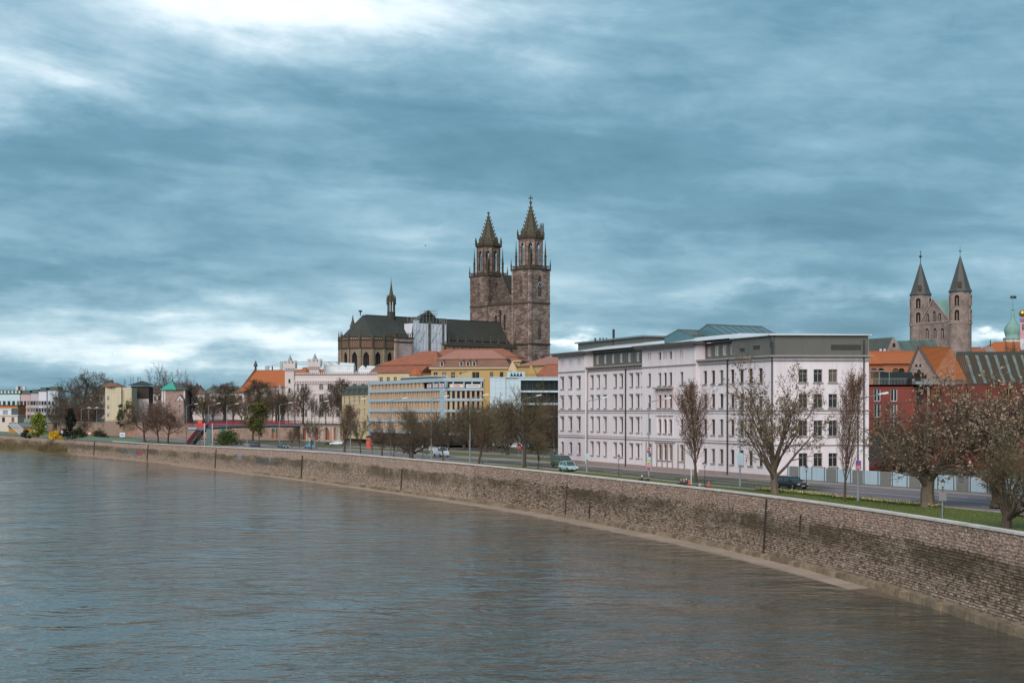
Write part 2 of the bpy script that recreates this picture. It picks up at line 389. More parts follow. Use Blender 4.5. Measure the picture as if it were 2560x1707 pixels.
class Facade:
    """a wall face of a thing from A to B (left to right seen from outside), plan points in world coordinates"""
    def __init__(s, parent, A, B):
        s.p = parent; l = parent.location; s.base = l.copy()
        s.A = Vector((A[0], A[1])); s.B = Vector((B[0], B[1])); d = s.B-s.A; s.L = d.length; s.u = d/s.L
        s.n = Vector((s.u.y, -s.u.x)); s.rz = math.atan2(s.n.x, -s.n.y)
    def pt(s, a, z, d=0):
        q = s.A+s.u*a+s.n*d
        return Vector((q.x-s.base.x, q.y-s.base.y, z-s.base.z))
    def sz(s, px, py):
        k = (px-CX)/FPX     # x = k*y ; A + u t
        t = (k*s.A.y-s.A.x)/(s.u.x-k*s.u.y); Y = s.A.y+s.u.y*t
        return t, EYE-(py-HY)/FPX*Y
    def s_(s, px): return s.sz(px, 0)[0]
    def z_(s, px, py): return s.sz(px, py)[1]
    def wall(s, z0, z1, ops, mat, s0=0., s1=None, name='wall', reveal=.18, d=0., gable=None, back=True):
        """ops: (centre s, z bottom, w, h, kind). gable: list of (s, z) points over z1"""
        s1 = s.L if s1 is None else s1
        cs, cz = {s0, s1}, {z0, z1}
        rects = []
        for a, zb, w, h, kind in ops:
            lo, hi, b, t = a-w/2, a+w/2, zb, zb+h
            if lo < s0 or hi > s1 or b < z0-1e-6 or t > z1+1e-6: continue
            rects.append((lo, hi, b, t, a, w, h, kind)); cs |= {lo, hi}; cz |= {b, t}
        cs, cz = sorted(cs), sorted(cz); mb = MB(); uv = []
        def P(a, z, dd): return s.pt(a, z, d+dd)
        def face(q):
            mb.poly([P(*x) for x in q]); uv.extend([(x[0]-x[2], x[1]) for x in q])
        for j in range(len(cz)-1):
            za, zb = cz[j], cz[j+1]; zm = (za+zb)/2; run = None
            if zb-za < 1e-6: continue
            act = sorted((r[0], r[1]) for r in rects if r[2] < zm < r[3]); x = s0
            for lo, hi in act:
                if lo > x+1e-6: face([(x, za, 0), (lo, za, 0), (lo, zb, 0), (x, zb, 0)])
                x = max(x, hi)
            if s1 > x+1e-6: face([(x, za, 0), (s1, za, 0), (s1, zb, 0), (x, zb, 0)])
        for lo, hi, b, t, a, w, h, kind in rects:
            ol = [(a+x, b+z) for x, z in arch_pts(w, h, kind)]
            for (xa, za), (xb, zb) in zip(ol+[], ol[1:]+[ol[0]]):
                face([(xa, za, 0), (xa, za, -reveal), (xb, zb, -reveal), (xb, zb, 0)][::-1])
            if kind != 'rect':
                top = b+h; m = len(ol)//2; lft = ol[1:m+1]; rgt = ol[m:-1] if len(ol) % 2 else ol[m:-1]
                for seq, cx in ((lft, lo), (rgt, hi)):
                    for p, q in zip(seq, seq[1:]):
                        tri = [(p[0], p[1], 0), (q[0], q[1], 0), (q[0], top, 0), (p[0], top, 0)]
                        face(tri[::-1] if q[0] > p[0] and False else tri)
        if gable: face([(x, z, 0) for x, z in [(s0, z1)]+[(s1, z1)]+gable[::-1]])
        mb.uv = uv
        return part(name, mb, mat, s.p)
    def window(s, a, z, w, h, kind='rect', style='cross', glass=None, frame=None, depth=.16, sill=None, lintel=None, d=0., name='window', hood=None):
        glass = glass or (glass_blind if rnd.random() < .25 else glass_dark)
        res = window_meshes(w, h, kind, style, glass, depth); fm = frame or white_frame
        o = put(name, res['window'][0], s.p, s.pt(a, z, d), s.rz)
        key = ('fr', fm.name)
        if style != 'none':
            if key not in res: res[key] = res['frame'].mesh('frame', fm)
            put('frame', res[key], o)
        if sill:
            k = ('sill', sill.name)
            if k not in res: res[k] = MB().box(-w/2-.10, w/2+.10, -.12, depth-.02, -.12, -.004).mesh('sill', sill)
            put('sill', res[k], o)
        if lintel:
            k = ('lintel', lintel.name)
            if k not in res:
                mb = MB().box(-w/2-.16, w/2+.16, -.14, -.002, h+.16, h+.26); mb.box(-w/2-.10, w/2+.10, -.07, -.002, h+.06, h+.16)
                res[k] = mb.mesh('lintel', lintel)
            put('lintel', res[k], o)
        return o
    def band(s, z, h, d, mat, s0=None, s1=None, name='string_course', d0=.0):
        s0 = -d if s0 is None else s0; s1 = s.L+d if s1 is None else s1
        mb = MB(); q = [s.pt(a, zz, dd) for zz in (z, z+h) for a, dd in ((s0, d), (s1, d), (s1, d0-.05), (s0, d0-.05))]
        mb.add(q, [(0, 3, 2, 1), (4, 5, 6, 7), (0, 1, 5, 4), (1, 2, 6, 5), (2, 3, 7, 6), (3, 0, 4, 7)])
        return part(name, mb, mat, s.p)
    def box(s, mb, s0, s1, z0, z1, d0, d1, mi=0):
        q = [s.pt(a, zz, dd) for zz in (z0, z1) for a, dd in ((s0, d1), (s1, d1), (s1, d0), (s0, d0))]
        return mb.add(q, [(0, 3, 2, 1), (4, 5, 6, 7), (0, 1, 5, 4), (1, 2, 6, 5), (2, 3, 7, 6), (3, 0, 4, 7)], mi)

# ------------------------------------------------------------------ river bank line: plan curve and coping height against distance
WALL = [(40, 37., 6.0), (60, 34.4, 6.0), (84, 31., 5.97), (104, 28.4, 5.80), (121.5, 24.7, 5.72), (142.8, 19., 5.58), (160, 13., 5.52), (180, 5.6, 5.5),
        (200, -3., 5.55), (225, -15.2, 5.60), (250, -27.8, 5.64), (276, -41., 5.52), (324, -67.5, 5.08), (366, -93, 4.82), (407, -119, 4.8), (450, -147, 4.9), (520, -192, 5.0), (640, -269, 5.0), (1500, -820, 5.)]
def curve_at(tab, Y, k):
    i = 1
    while i < len(tab)-2 and tab[i+1][0] < Y: i += 1
    p0, p1, p2, p3 = tab[i-1], tab[i], tab[i+1], tab[min(i+2, len(tab)-1)]
    if Y < p1[0]: p0, p1, p2, p3 = tab[0], tab[0], tab[1], tab[2]
    h = p2[0]-p1[0]; t = (Y-p1[0])/h
    m1 = (p2[k]-p0[k])/max(p2[0]-p0[0], 1e-6)*h; m2 = (p3[k]-p1[k])/max(p3[0]-p1[0], 1e-6)*h
    return (2*t**3-3*t*t+1)*p1[k]+(t**3-2*t*t+t)*m1+(-2*t**3+3*t*t)*p2[k]+(t**3-t*t)*m2
def wx(Y): return curve_at(WALL, Y, 1)
def wz(Y): return curve_at(WALL, Y, 2)
def wn(Y):
    s = (wx(Y+.5)-wx(Y-.5)); n = Vector((1, -s)); return n.normalized()
def Q(Y, off): return Vector((wx(Y), Y))+wn(Y)*off
def q_at(px, off, lo=60., hi=620.):
    for _ in range(50):
        m = (lo+hi)/2; p = Q(m, off)
        if CX+FPX*p.x/p.y > px: lo = m
        else: hi = m
    return Q(lo, off), lo
NEAR = [(60, 57, 0), (105, 37.8, 0), (129, 27.9, 0), (149, 20.2, 0), (168, 13.6, 0), (182, 8.4, 0), (198, 1.4, 0), (225, -11.6, 0), (250, -24.2, 0), (276, -37, 0), (324, -62, 0), (366, -81, 0), (407, -100, 0), (450, -120, 0), (500, -140, 0), (560, -158, 0), (640, -190, 0)]
FAR = [(60, 74, 0), (124, 44.7, 0), (149, 32.8, 0), (164, 25.0, 0), (179, 18.0, 0), (195, 10.8, 0), (211, 3.6, 0), (225, -2.4, 0), (250, -14, 0), (276, -26, 0), (324, -51, 0), (366, -70, 0), (407, -89, 0), (450, -109, 0), (500, -129, 0), (560, -147, 0), (640, -178, 0)]
def nearx(Y): return curve_at(NEAR, Y, 1)
def farx(Y): return curve_at(FAR, Y, 1)
def sst(t): t = max(0., min(1., t)); return t*t*(3-2*t)
def gz(Y, off=5.):
    edge = wz(Y)-.06; road = lerp(5.76, edge, sst((Y-205)/40.))
    return lerp(edge, road, sst((off-.8)/4.2))
def ground_at(px, py):
    """plan point where the ground is seen at a photo pixel"""
    z = 6.
    for _ in range(25):
        Y = FPX*(EYE-z)/(py-HY); x = X_(px, Y); z = lerp(z, ground_z(x, Y), .6)
    return Vector((x, Y, z))
# ------------------------------------------------------------------ water
def water_material():
    m = bpy.data.materials.new('river_water'); m.use_nodes = True; nt = m.node_tree; N = nt.nodes; L = nt.links
    b = N['Principled BSDF']; b.inputs['Roughness'].default_value = .04; b.inputs['IOR'].default_value = 1.33
    b.inputs['Specular IOR Level'].default_value = .5
    tc = N.new('ShaderNodeTexCoord')
    def noise(sc, stretch, det, rough=.6, dist=0):
        mp = N.new('ShaderNodeMapping'); L.new(tc.outputs['Object'], mp.inputs[0]); mp.inputs['Scale'].default_value = stretch
        mp.inputs['Rotation'].default_value = (0, 0, R(8))
        n = N.new('ShaderNodeTexNoise'); n.inputs['Scale'].default_value = sc; n.inputs['Detail'].default_value = det; n.inputs['Roughness'].default_value = rough
        n.inputs['Distortion'].default_value = dist
        L.new(mp.outputs[0], n.inputs['Vector']); return n.outputs['Fac']
    def rng(v, a, b_, c=0., d=1.):
        r = N.new('ShaderNodeMapRange'); L.new(v, r.inputs['Value'])
        for k, x in zip(('From Min', 'From Max', 'To Min', 'To Max'), (a, b_, c, d)): r.inputs[k].default_value = x
        return r.outputs[0]
    def mth(op, a, b_):
        x = N.new('ShaderNodeMath'); x.operation = op
        for i_, q in enumerate((a, b_)):
            if isinstance(q, (int, float)): x.inputs[i_].default_value = q
            else: L.new(q, x.inputs[i_])
        return x.outputs[0]
    # calm slicks and ruffled patches over swell, chop and ripples
    big = rng(noise(.030, (1, .8, 1), 5, .6, .8), .40, .60, .30, 1.0)
    swell = noise(.16, (.8, 1.1, 1), 3, .5, .6); chop = noise(.40, (.7, 1.15, 1), 3, .5, .8); rip = noise(1.5, (.75, 1.1, 1), 3, .55, .5)
    hgt = mth('ADD', mth('MULTIPLY', swell, 1.1), mth('MULTIPLY', big, mth('ADD', mth('MULTIPLY', chop, 1.25), mth('MULTIPLY', rip, .32))))
    bp = N.new('ShaderNodeBump'); bp.inputs['Distance'].default_value = .33; bp.inputs['Strength'].default_value = 1.; L.new(hgt, bp.inputs['Height'])
    L.new(bp.outputs[0], b.inputs['Normal'])
    silt = noise(.02, (1, .6, 1), 3); mx = N.new('ShaderNodeMix'); mx.data_type = 'RGBA'; L.new(silt, mx.inputs['Factor'])
    mx.inputs['A'].default_value = (.048, .052, .043, 1); mx.inputs['B'].default_value = (.060, .058, .046, 1)
    L.new(mx.outputs['Result'], b.inputs['Base Color'])
    return m
WATER = water_material()
def build_water():
    mb = MB(); xs = [-1500, -700, -400]+[-300+i*2.2 for i in range(160)]+[70]; 
    rows = []; y = -60.
    while y < 560: rows.append(y); y += max(.45, abs(y)*.0085) if y > 40 else 8
    rows += [700, 1000, 1600]
    r = random.Random(3)
    ph = [(r.uniform(.25, 1.3), r.uniform(-1.1, 1.1), r.uniform(0, 6.3), r.uniform(.3, 1)) for _ in range(14)]
    nx = len(xs)
    for Y in rows:
        for X in xs:
            z = 0.
            if 40 < Y < 560 and -300 <= X:
                for k, a, p, w in ph: z += w*math.sin(k*(Y*math.cos(a)+X*math.sin(a))+p)/(k*14)
                z *= .045
            mb.v.append((X, Y, z))
    for j in range(len(rows)-1):
        for i in range(nx-1):
            a = j*nx+i; mb.f.append((a, a+1, a+nx+1, a+nx)); mb.mi.append(0)
    return struct('river_water', mb, WATER, smooth=True)
build_water()

# ------------------------------------------------------------------ ground, road, pavements
ground_m = M('ground_earth', (.10, .085, .06), .95, .7, .15, .3, 2., col2=(.06, .075, .03))
grass_m = M('grass', (.100, .125, .028), .9, .9, .30, .5, 8., col2=(.11, .095, .040))
asphalt = M('asphalt', (.185, .145, .155), .85, .5, .35, .15, 9., col2=(.13, .10, .108))
paving = M('paving', (.25, .19, .18), .9, .5, .4, .2, 6., col2=(.18, .135, .125))
pink_paving = M('pink_paving', (.42, .24, .25), .9, .4, .5)
kerb_m = M('kerb_stone', (.34, .31, .29), .9, .4, 1.)
paint = M('road_paint', (.78, .74, .75), .7, .5, 2., col2=(.35, .32, .32))
YS = [40+i*3. for i in range(54)]+[202+i*5. for i in range(90)]
def ribbon(f0, f1, dz, Y0=40, Y1=640, step=3., zoff=None):
    mb = MB(); ys = []; y = Y0
    while y < Y1: ys.append(y); y += step*(1 if y < 250 else 1.8)
    ys.append(Y1)
    for i, Y in enumerate(ys):
        for f in (f0, f1):
            x = f(Y); mb.v.append((x, Y, ground_z(x, Y)+dz))
    for i in range(len(ys)-1): mb.f.append((2*i, 2*i+1, 2*i+3, 2*i+2)); mb.mi.append(0)
    return mb
def foot(x, y):
    """distance along and off the bank line of a plan point"""
    Y = y
    for _ in range(6):
        n = wn(Y); d = (x-wx(Y))*n.x+(y-Y)*n.y; q = Q(Y, d)
        Y += (y-q.y); Y = max(40, min(1400, Y))
    return Y, d
def ground_z(x, y):
    Y, d = foot(x, y); return gz(Y, d)
def build_ground():
    mb = MB(); offs = [.45, 1.5, 3, 5, 7.5, 10, 13, 17, 21, 28, 40, 70, 130, 300, 700, 2500]
    ys = [40+i*4. for i in range(60)]+[280+i*9. for i in range(40)]+[660, 800, 1000, 1500]
    n = len(offs)
    for Y in ys:
        for o in offs:
            p = Q(Y, o); mb.v.append((p.x, p.y, gz(Y, o)))
    for j in range(len(ys)-1):
        for i in range(n-1):
            a = j*n+i; mb.f.append((a, a+1, a+n+1, a+n)); mb.mi.append(0)
    struct('ground', mb, ground_m, smooth=True)
    far = MB(); far.poly([(-6000, 1300, 4.2), (6000, 1300, 4.2), (6000, 8500, 4.2), (-6000, 8500, 4.2)]); struct('far_ground', far, ground_m)
build_ground()
def wall_off(o):
    return lambda Y: wx(Y)+o*math.hypot(1, wx(Y+.5)-wx(Y-.5))
struct('road', ribbon(nearx, farx, .02), asphalt)
struct('grass_verge', ribbon(wall_off(.5), lambda Y: nearx(Y)-.12, .03), grass_m)
def far_pave(Y): return farx(Y)+(3.2 if Y < 212 else 2.2)
struct('pavement', ribbon(lambda Y: farx(Y)+.16, far_pave, .12, 60, 560), paving)
struct('lawn', ribbon(lambda Y: far_pave(Y)+.02, lambda Y: far_pave(Y)+9, .05, 214, 330), grass_m)
struct('forecourt', ribbon(lambda Y: far_pave(Y)+9.05, lambda Y: far_pave(Y)+16, .06, 218, 330), paving)
struct('cycle_path', ribbon(lambda Y: farx(Y)+.5, lambda Y: farx(Y)+1.9, .126, 206, 228), pink_paving)
def kerb(f, w, name):
    mb = MB(); ys = [60+i*4 for i in range(110)]
    for i in range(len(ys)-1):
        a, b = ys[i], ys[i+1]
        xa, xb = f(a), f(b); za, zb = ground_z(xa, a)+.13, ground_z(xb, b)+.13
        mb.add([(xa, a, za-.15), (xa+w, a, za-.15), (xa+w, a, za), (xa, a, za), (xb, b, zb-.15), (xb+w, b, zb-.15), (xb+w, b, zb), (xb, b, zb)],
               [(3, 2, 6, 7), (0, 3, 7, 4), (1, 5, 6, 2)])
    struct(name, mb, kerb_m)
kerb(lambda Y: nearx(Y)-.16, .16, 'near_kerb'); kerb(farx, .16, 'far_kerb')
def lane_line(fr, w, dash, gap, Y0, Y1):
    mb = MB(); y = Y0
    while y < Y1:
        y2 = min(y+dash, Y1); m = max(1, int((y2-y)/3))
        for i in range(m):
            a, b = lerp(y, y2, i/m), lerp(y, y2, (i+1)/m); q = []
            for Y in (a, b):
                x = lerp(nearx(Y), farx(Y), fr); z = ground_z(x, Y)+.026; q += [(x-w/2, Y, z), (x+w/2, Y, z)]
            mb.quad(q[0], q[1], q[3], q[2])
        y = y2+gap
    return mb
lm = lane_line(.50, .17, 3, 0, 70, 520)
lm.join(lane_line(.77, .15, 5, 8, 74, 420)).join(lane_line(.24, .15, 5, 8, 70, 420)).join(lane_line(.96, .12, 3, 0, 214, 420))
struct('road_marking', lm, paint)

# ------------------------------------------------------------------ quay wall
def quay_material():
    m = bpy.data.materials.new('quay_masonry'); m.use_nodes = True; nt = m.node_tree; N = nt.nodes; L = nt.links
    b = N['Principled BSDF']; b.inputs['Roughness'].default_value = .92; b.inputs['Specular IOR Level'].default_value = .2
    uv = N.new('ShaderNodeUVMap'); sp = N.new('ShaderNodeSeparateXYZ'); L.new(uv.outputs[0], sp.inputs[0])
    def noise(stretch, det=6, rough=.65, scale=1.):
        mp = N.new('ShaderNodeMapping'); L.new(uv.outputs[0], mp.inputs[0]); mp.inputs['Scale'].default_value = stretch
        n = N.new('ShaderNodeTexNoise'); n.inputs['Scale'].default_value = scale; n.inputs['Detail'].default_value = det; n.inputs['Roughness'].default_value = rough
        L.new(mp.outputs[0], n.inputs['Vector']); return n.outputs['Fac']
    def rng(v, a, b_, c=0., d=1.):
        r = N.new('ShaderNodeMapRange'); L.new(v, r.inputs['Value'])
        for k, x in zip(('From Min', 'From Max', 'To Min', 'To Max'), (a, b_, c, d)): r.inputs[k].default_value = x
        return r.outputs[0]
    def mix(f, a, b_):
        x = N.new('ShaderNodeMix'); x.data_type = 'RGBA'; 
        if isinstance(f, float): x.inputs['Factor'].default_value = f
        else: L.new(f, x.inputs['Factor'])
        for k, q in (('A', a), ('B', b_)):
            if isinstance(q, tuple): x.inputs[k].default_value = (*q, 1)
            else: L.new(q, x.inputs[k])
        return x.outputs['Result']
    def mul(a, b_):
        x = N.new('ShaderNodeMath'); x.operation = 'MULTIPLY'; L.new(a, x.inputs[0])
        if isinstance(b_, float): x.inputs[1].default_value = b_
        else: L.new(b_, x.inputs[1])
        return x.outputs[0]
    # every stone its own tone
    ge = N.new('ShaderNodeNewGeometry'); oi = N.new('ShaderNodeObjectInfo'); ad = N.new('ShaderNodeMath'); ad.operation = 'ADD'
    L.new(ge.outputs['Random Per Island'], ad.inputs[0]); L.new(oi.outputs['Random'], ad.inputs[1]); fr = N.new('ShaderNodeMath'); fr.operation = 'FRACT'; L.new(ad.outputs[0], fr.inputs[0])
    br = N.new('ShaderNodeTexBrick'); L.new(uv.outputs[0], br.inputs['Vector']); br.inputs['Scale'].default_value = 1
    br.inputs['Brick Width'].default_value = .34; br.inputs['Row Height'].default_value = .20; br.inputs['Mortar Size'].default_value = .02
    br.inputs['Color1'].default_value = (0, 0, 0, 1); br.inputs['Color2'].default_value = (1, 1, 1, 1); br.inputs['Mortar'].default_value = (.45, .45, .45, 1)
    at = N.new('ShaderNodeAttribute'); at.attribute_name = 'single'; 
    tone = mix(at.outputs['Fac'], br.outputs['Color'], fr.outputs[0])
    cr = N.new('ShaderNodeValToRGB'); L.new(tone, cr.inputs[0]); e = cr.color_ramp; e.interpolation = 'LINEAR'
    cols = [(0, (.062, .046, .032)), (.22, (.15, .112, .082)), (.42, (.24, .185, .150)), (.6, (.33, .255, .225)), (.78, (.24, .205, .175)), (.9, (.44, .37, .35)), (1, (.25, .135, .095))]
    e.elements[0].color = (*cols[0][1], 1); e.elements[1].color = (*cols[-1][1], 1)
    for p, c in cols[1:-1]: k = e.elements.new(p); k.color = (*c, 1)
    fine = noise((5, 5, 1), 5); c = mix(rng(fine, .3, .75, 0, .35), cr.outputs[0], (.16, .12, .10))
    # height above the water as a share of the wall: attribute 'rel' 0..1
    rel = N.new('ShaderNodeAttribute'); rel.attribute_name = 'rel'
    wob = noise((.12, .5, 1), 5); rl = N.new('ShaderNodeMath'); rl.operation = 'MULTIPLY_ADD'; L.new(wob, rl.inputs[0]); rl.inputs[1].default_value = .34; L.new(rel.outputs['Fac'], rl.inputs[2])
    # lime-washed top course, moss under it, silt and salts at the foot: deposits with shapes of their own
    top = rng(rl.outputs[0], .89, .93); c = mix(mul(top, .22), c, (.52, .42, .41))
    topn = mul(top, rng(noise((2.2, 6, 1), 4), .52, .68)); c = mix(mul(topn, .75), c, (.26, .11, .10))
    band = mul(rng(rl.outputs[0], .50, .68), rng(rl.outputs[0], .90, .86)); moss = mul(band, rng(noise((.09, .16, 1), 6), .38, .56)); c = mix(mul(moss, .80), c, (.075, .058, .038))
    lime = mul(rng(noise((.5, .35, 1), 7, .7), .55, .70), rng(rel.outputs['Fac'], .1, .3)); c = mix(mul(lime, .42), c, (.46, .37, .355))
    drip = mul(rng(noise((1.4, .12, 1), 5), .58, .72), band); c = mix(mul(drip, .6), c, (.05, .04, .028))
    foot_ = rng(rl.outputs[0], .38, .22); c = mix(mul(foot_, .5), c, (.40, .30, .265))
    silt = rng(rl.outputs[0], .24, .16); c = mix(mul(silt, .75), c, (.20, .15, .10))
    wm = N.new('ShaderNodeVectorMath'); wm.operation = 'MULTIPLY'; L.new(c, wm.inputs[0]); wm.inputs[1].default_value = (1.06, 1.0, .90); L.new(wm.outputs[0], b.inputs['Base Color'])
    bp = N.new('ShaderNodeBump'); bp.inputs['Strength'].default_value = .6; bp.inputs['Distance'].default_value = .03
    L.new(noise((7, 7, 1), 5), bp.inputs['Height']); bp2 = N.new('ShaderNodeBump'); bp2.inputs['Strength'].default_value = .5; bp2.inputs['Distance'].default_value = .03; bp2.invert = True
    L.new(br.outputs['Fac'], bp2.inputs['Height']); L.new(bp.outputs[0], bp2.inputs['Normal']); L.new(bp2.outputs[0], b.inputs['Normal'])
    return m
QUAY = quay_material()
coping_m = M('coping_stone', (.64, .58, .53), .8, .45, .8, .2, 8., col2=(.38, .35, .31), rand=.12)
ledge_m = M('ledge_concrete', (.34, .25, .195), .9, .5, .5, .3, 6., col2=(.22, .155, .115), rand=.12)
rubble_m = M('rubble_stone', (.26, .19, .13), .95, .7, 1.5, .6, 6., col2=(.07, .06, .035), rand=.35)
wet_m = M('wet_concrete', (.16, .11, .075), .5, .5, .6, .2, 6.)
quay = thing('quay_wall', 'long curving stone quay wall with pale coping along the river', 'wall', (0, 100, 0))
arc = [(40., 0.)]
while arc[-1][0] < 900:
    Y = arc[-1][0]; p, q = Q(Y, 0), Q(Y+1, 0); arc.append((Y+1, arc[-1][1]+(q-p).length))
def Y_at(s):
    lo, hi = 0, len(arc)-1
    while hi-lo > 1:
        m = (lo+hi)//2
        if arc[m][1] > s: hi = m
        else: lo = m
    a, b = arc[lo], arc[hi]; return a[0]+(s-a[1])/(b[1]-a[1])
def s_at(Y):
    i = min(int(Y-40), len(arc)-2); return arc[i][1]+(Y-arc[i][0])*(arc[i+1][1]-arc[i][1])
BATTER = .35
def face_pt(s, z, out=0.):
    """a point of the battered wall face: arclength s, height z, pushed out towards the river"""
    Y = Y_at(s); t = wz(Y); p = Q(Y, -BATTER*(1-z/t)-out); return (p.x, p.y-100, z)
def attr(me, name, vals):
    a = me.attributes.new(name, 'FLOAT', 'POINT'); a.data.foreach_set('value', vals)
def quay_body():
    mb = MB(); mb.uv = []; rel = []; s = 0.; ss = []
    S1 = s_at(700)
    while s < S1: ss.append(s); s += 2.5
    zs = [-1., 0, .25, .5, .75, 1.]
    for s in ss:
        t = wz(Y_at(s))-.02
        for k in zs:
            z = k*t if k >= 0 else -1.; mb.v.append(face_pt(s, z, -.04)); mb.uv.append((s, z)); rel.append(max(0, k))
    n = len(zs)
    for j in range(len(ss)-1):
        for i in range(n-1):
            a = j*n+i; mb.f.append((a, a+1, a+n+1, a+n)); mb.mi.append(0)
    # back of the wall
    me = mb.mesh('masonry', QUAY); attr(me, 'rel', rel); attr(me, 'single', [0.]*len(rel)); put('masonry', me, quay)
quay_body()
def stones():
    """squared rubble: each stone proud of the joints; the 300 that show largest are parts of their own"""
    r = random.Random(5); Ys = 62.; s0, s1 = s_at(60), s_at(205); singles = []; mb = MB(); mb.uv = []; rel = []
    z = .75; row = 0
    while z < 6.5:
        h = r.uniform(.15, .22) if z < 4.5 else r.uniform(.18, .28); s = s0+r.uniform(0, .4)
        while s < s1:
            w = r.uniform(.20, .40) if z < 4.5 else r.uniform(.13, .26)
            Y = Y_at(s); t = wz(Y)-.03
            if Y > 150: w *= 1.5
            if z+h*.75 > t: s += w; continue
            zj = r.uniform(-.05, .05) if z > 4.3 else r.uniform(-.015, .015); hh = min(h*r.uniform(.75, 1.12) if z > 4.3 else h*r.uniform(.9, 1.), t-z-zj); g = .018; j = r.uniform(0, .012); out = r.uniform(.015, .07)
            if r.random() < .06: s += w; continue
            a, b, c, d = s+g+j, s+w-g, z+zj+g, z+zj+hh-g
            i = .022
            vs = [face_pt(a, c, -.05), face_pt(b, c, -.05), face_pt(b, d, -.05), face_pt(a, d, -.05),
                  face_pt(a+i, c+i, out), face_pt(b-i, c+i, out+r.uniform(-.015, .015)), face_pt(b-i, d-i, out), face_pt(a+i, d-i, out+r.uniform(-.015, .015))]
            fs = [(4, 7, 6, 5), (0, 4, 5, 1), (1, 5, 6, 2), (2, 6, 7, 3), (3, 7, 4, 0)]
            fs = [f[::-1] for f in fs]
            uvs = [(a, c), (b, c), (b, d), (a, d)]*2
            px = CX+FPX*vs[4][0]/(vs[4][1]+100)
            if Y < 92 and 2300 < px < 2560 and len(singles) < 2000: singles.append((-(w*hh)/Y, vs, fs, uvs, [q[1]/t for q in uvs], z))
            else:
                k = len(mb.v); mb.v += vs; mb.f += [tuple(x+k for x in f) for f in fs]; mb.mi += [0]*5; mb.uv += uvs; rel += [q[1]/t for q in uvs]
            s += w
        z += h; row += 1
    singles.sort(key=lambda q: q[0])
    for k, (_, vs, fs, uvs, rl, z) in enumerate(singles):
        if k < 300:
            b = MB(); b.v, b.f, b.mi, b.uv = list(vs), list(fs), [0]*5, list(uvs)
            me = b.mesh('stone', QUAY); attr(me, 'rel', rl); attr(me, 'single', [1.]*8); put('stone', me, quay)
        else:
            k0 = len(mb.v); mb.v += vs; mb.f += [tuple(x+k0 for x in f) for f in fs]; mb.mi += [0]*5; mb.uv += uvs; rel += rl
    me = mb.mesh('stone_facing', QUAY); attr(me, 'rel', rel); attr(me, 'single', [1.]*len(rel)); o = put('stone_facing', me, quay); o['kind'] = 'stuff'
stones()
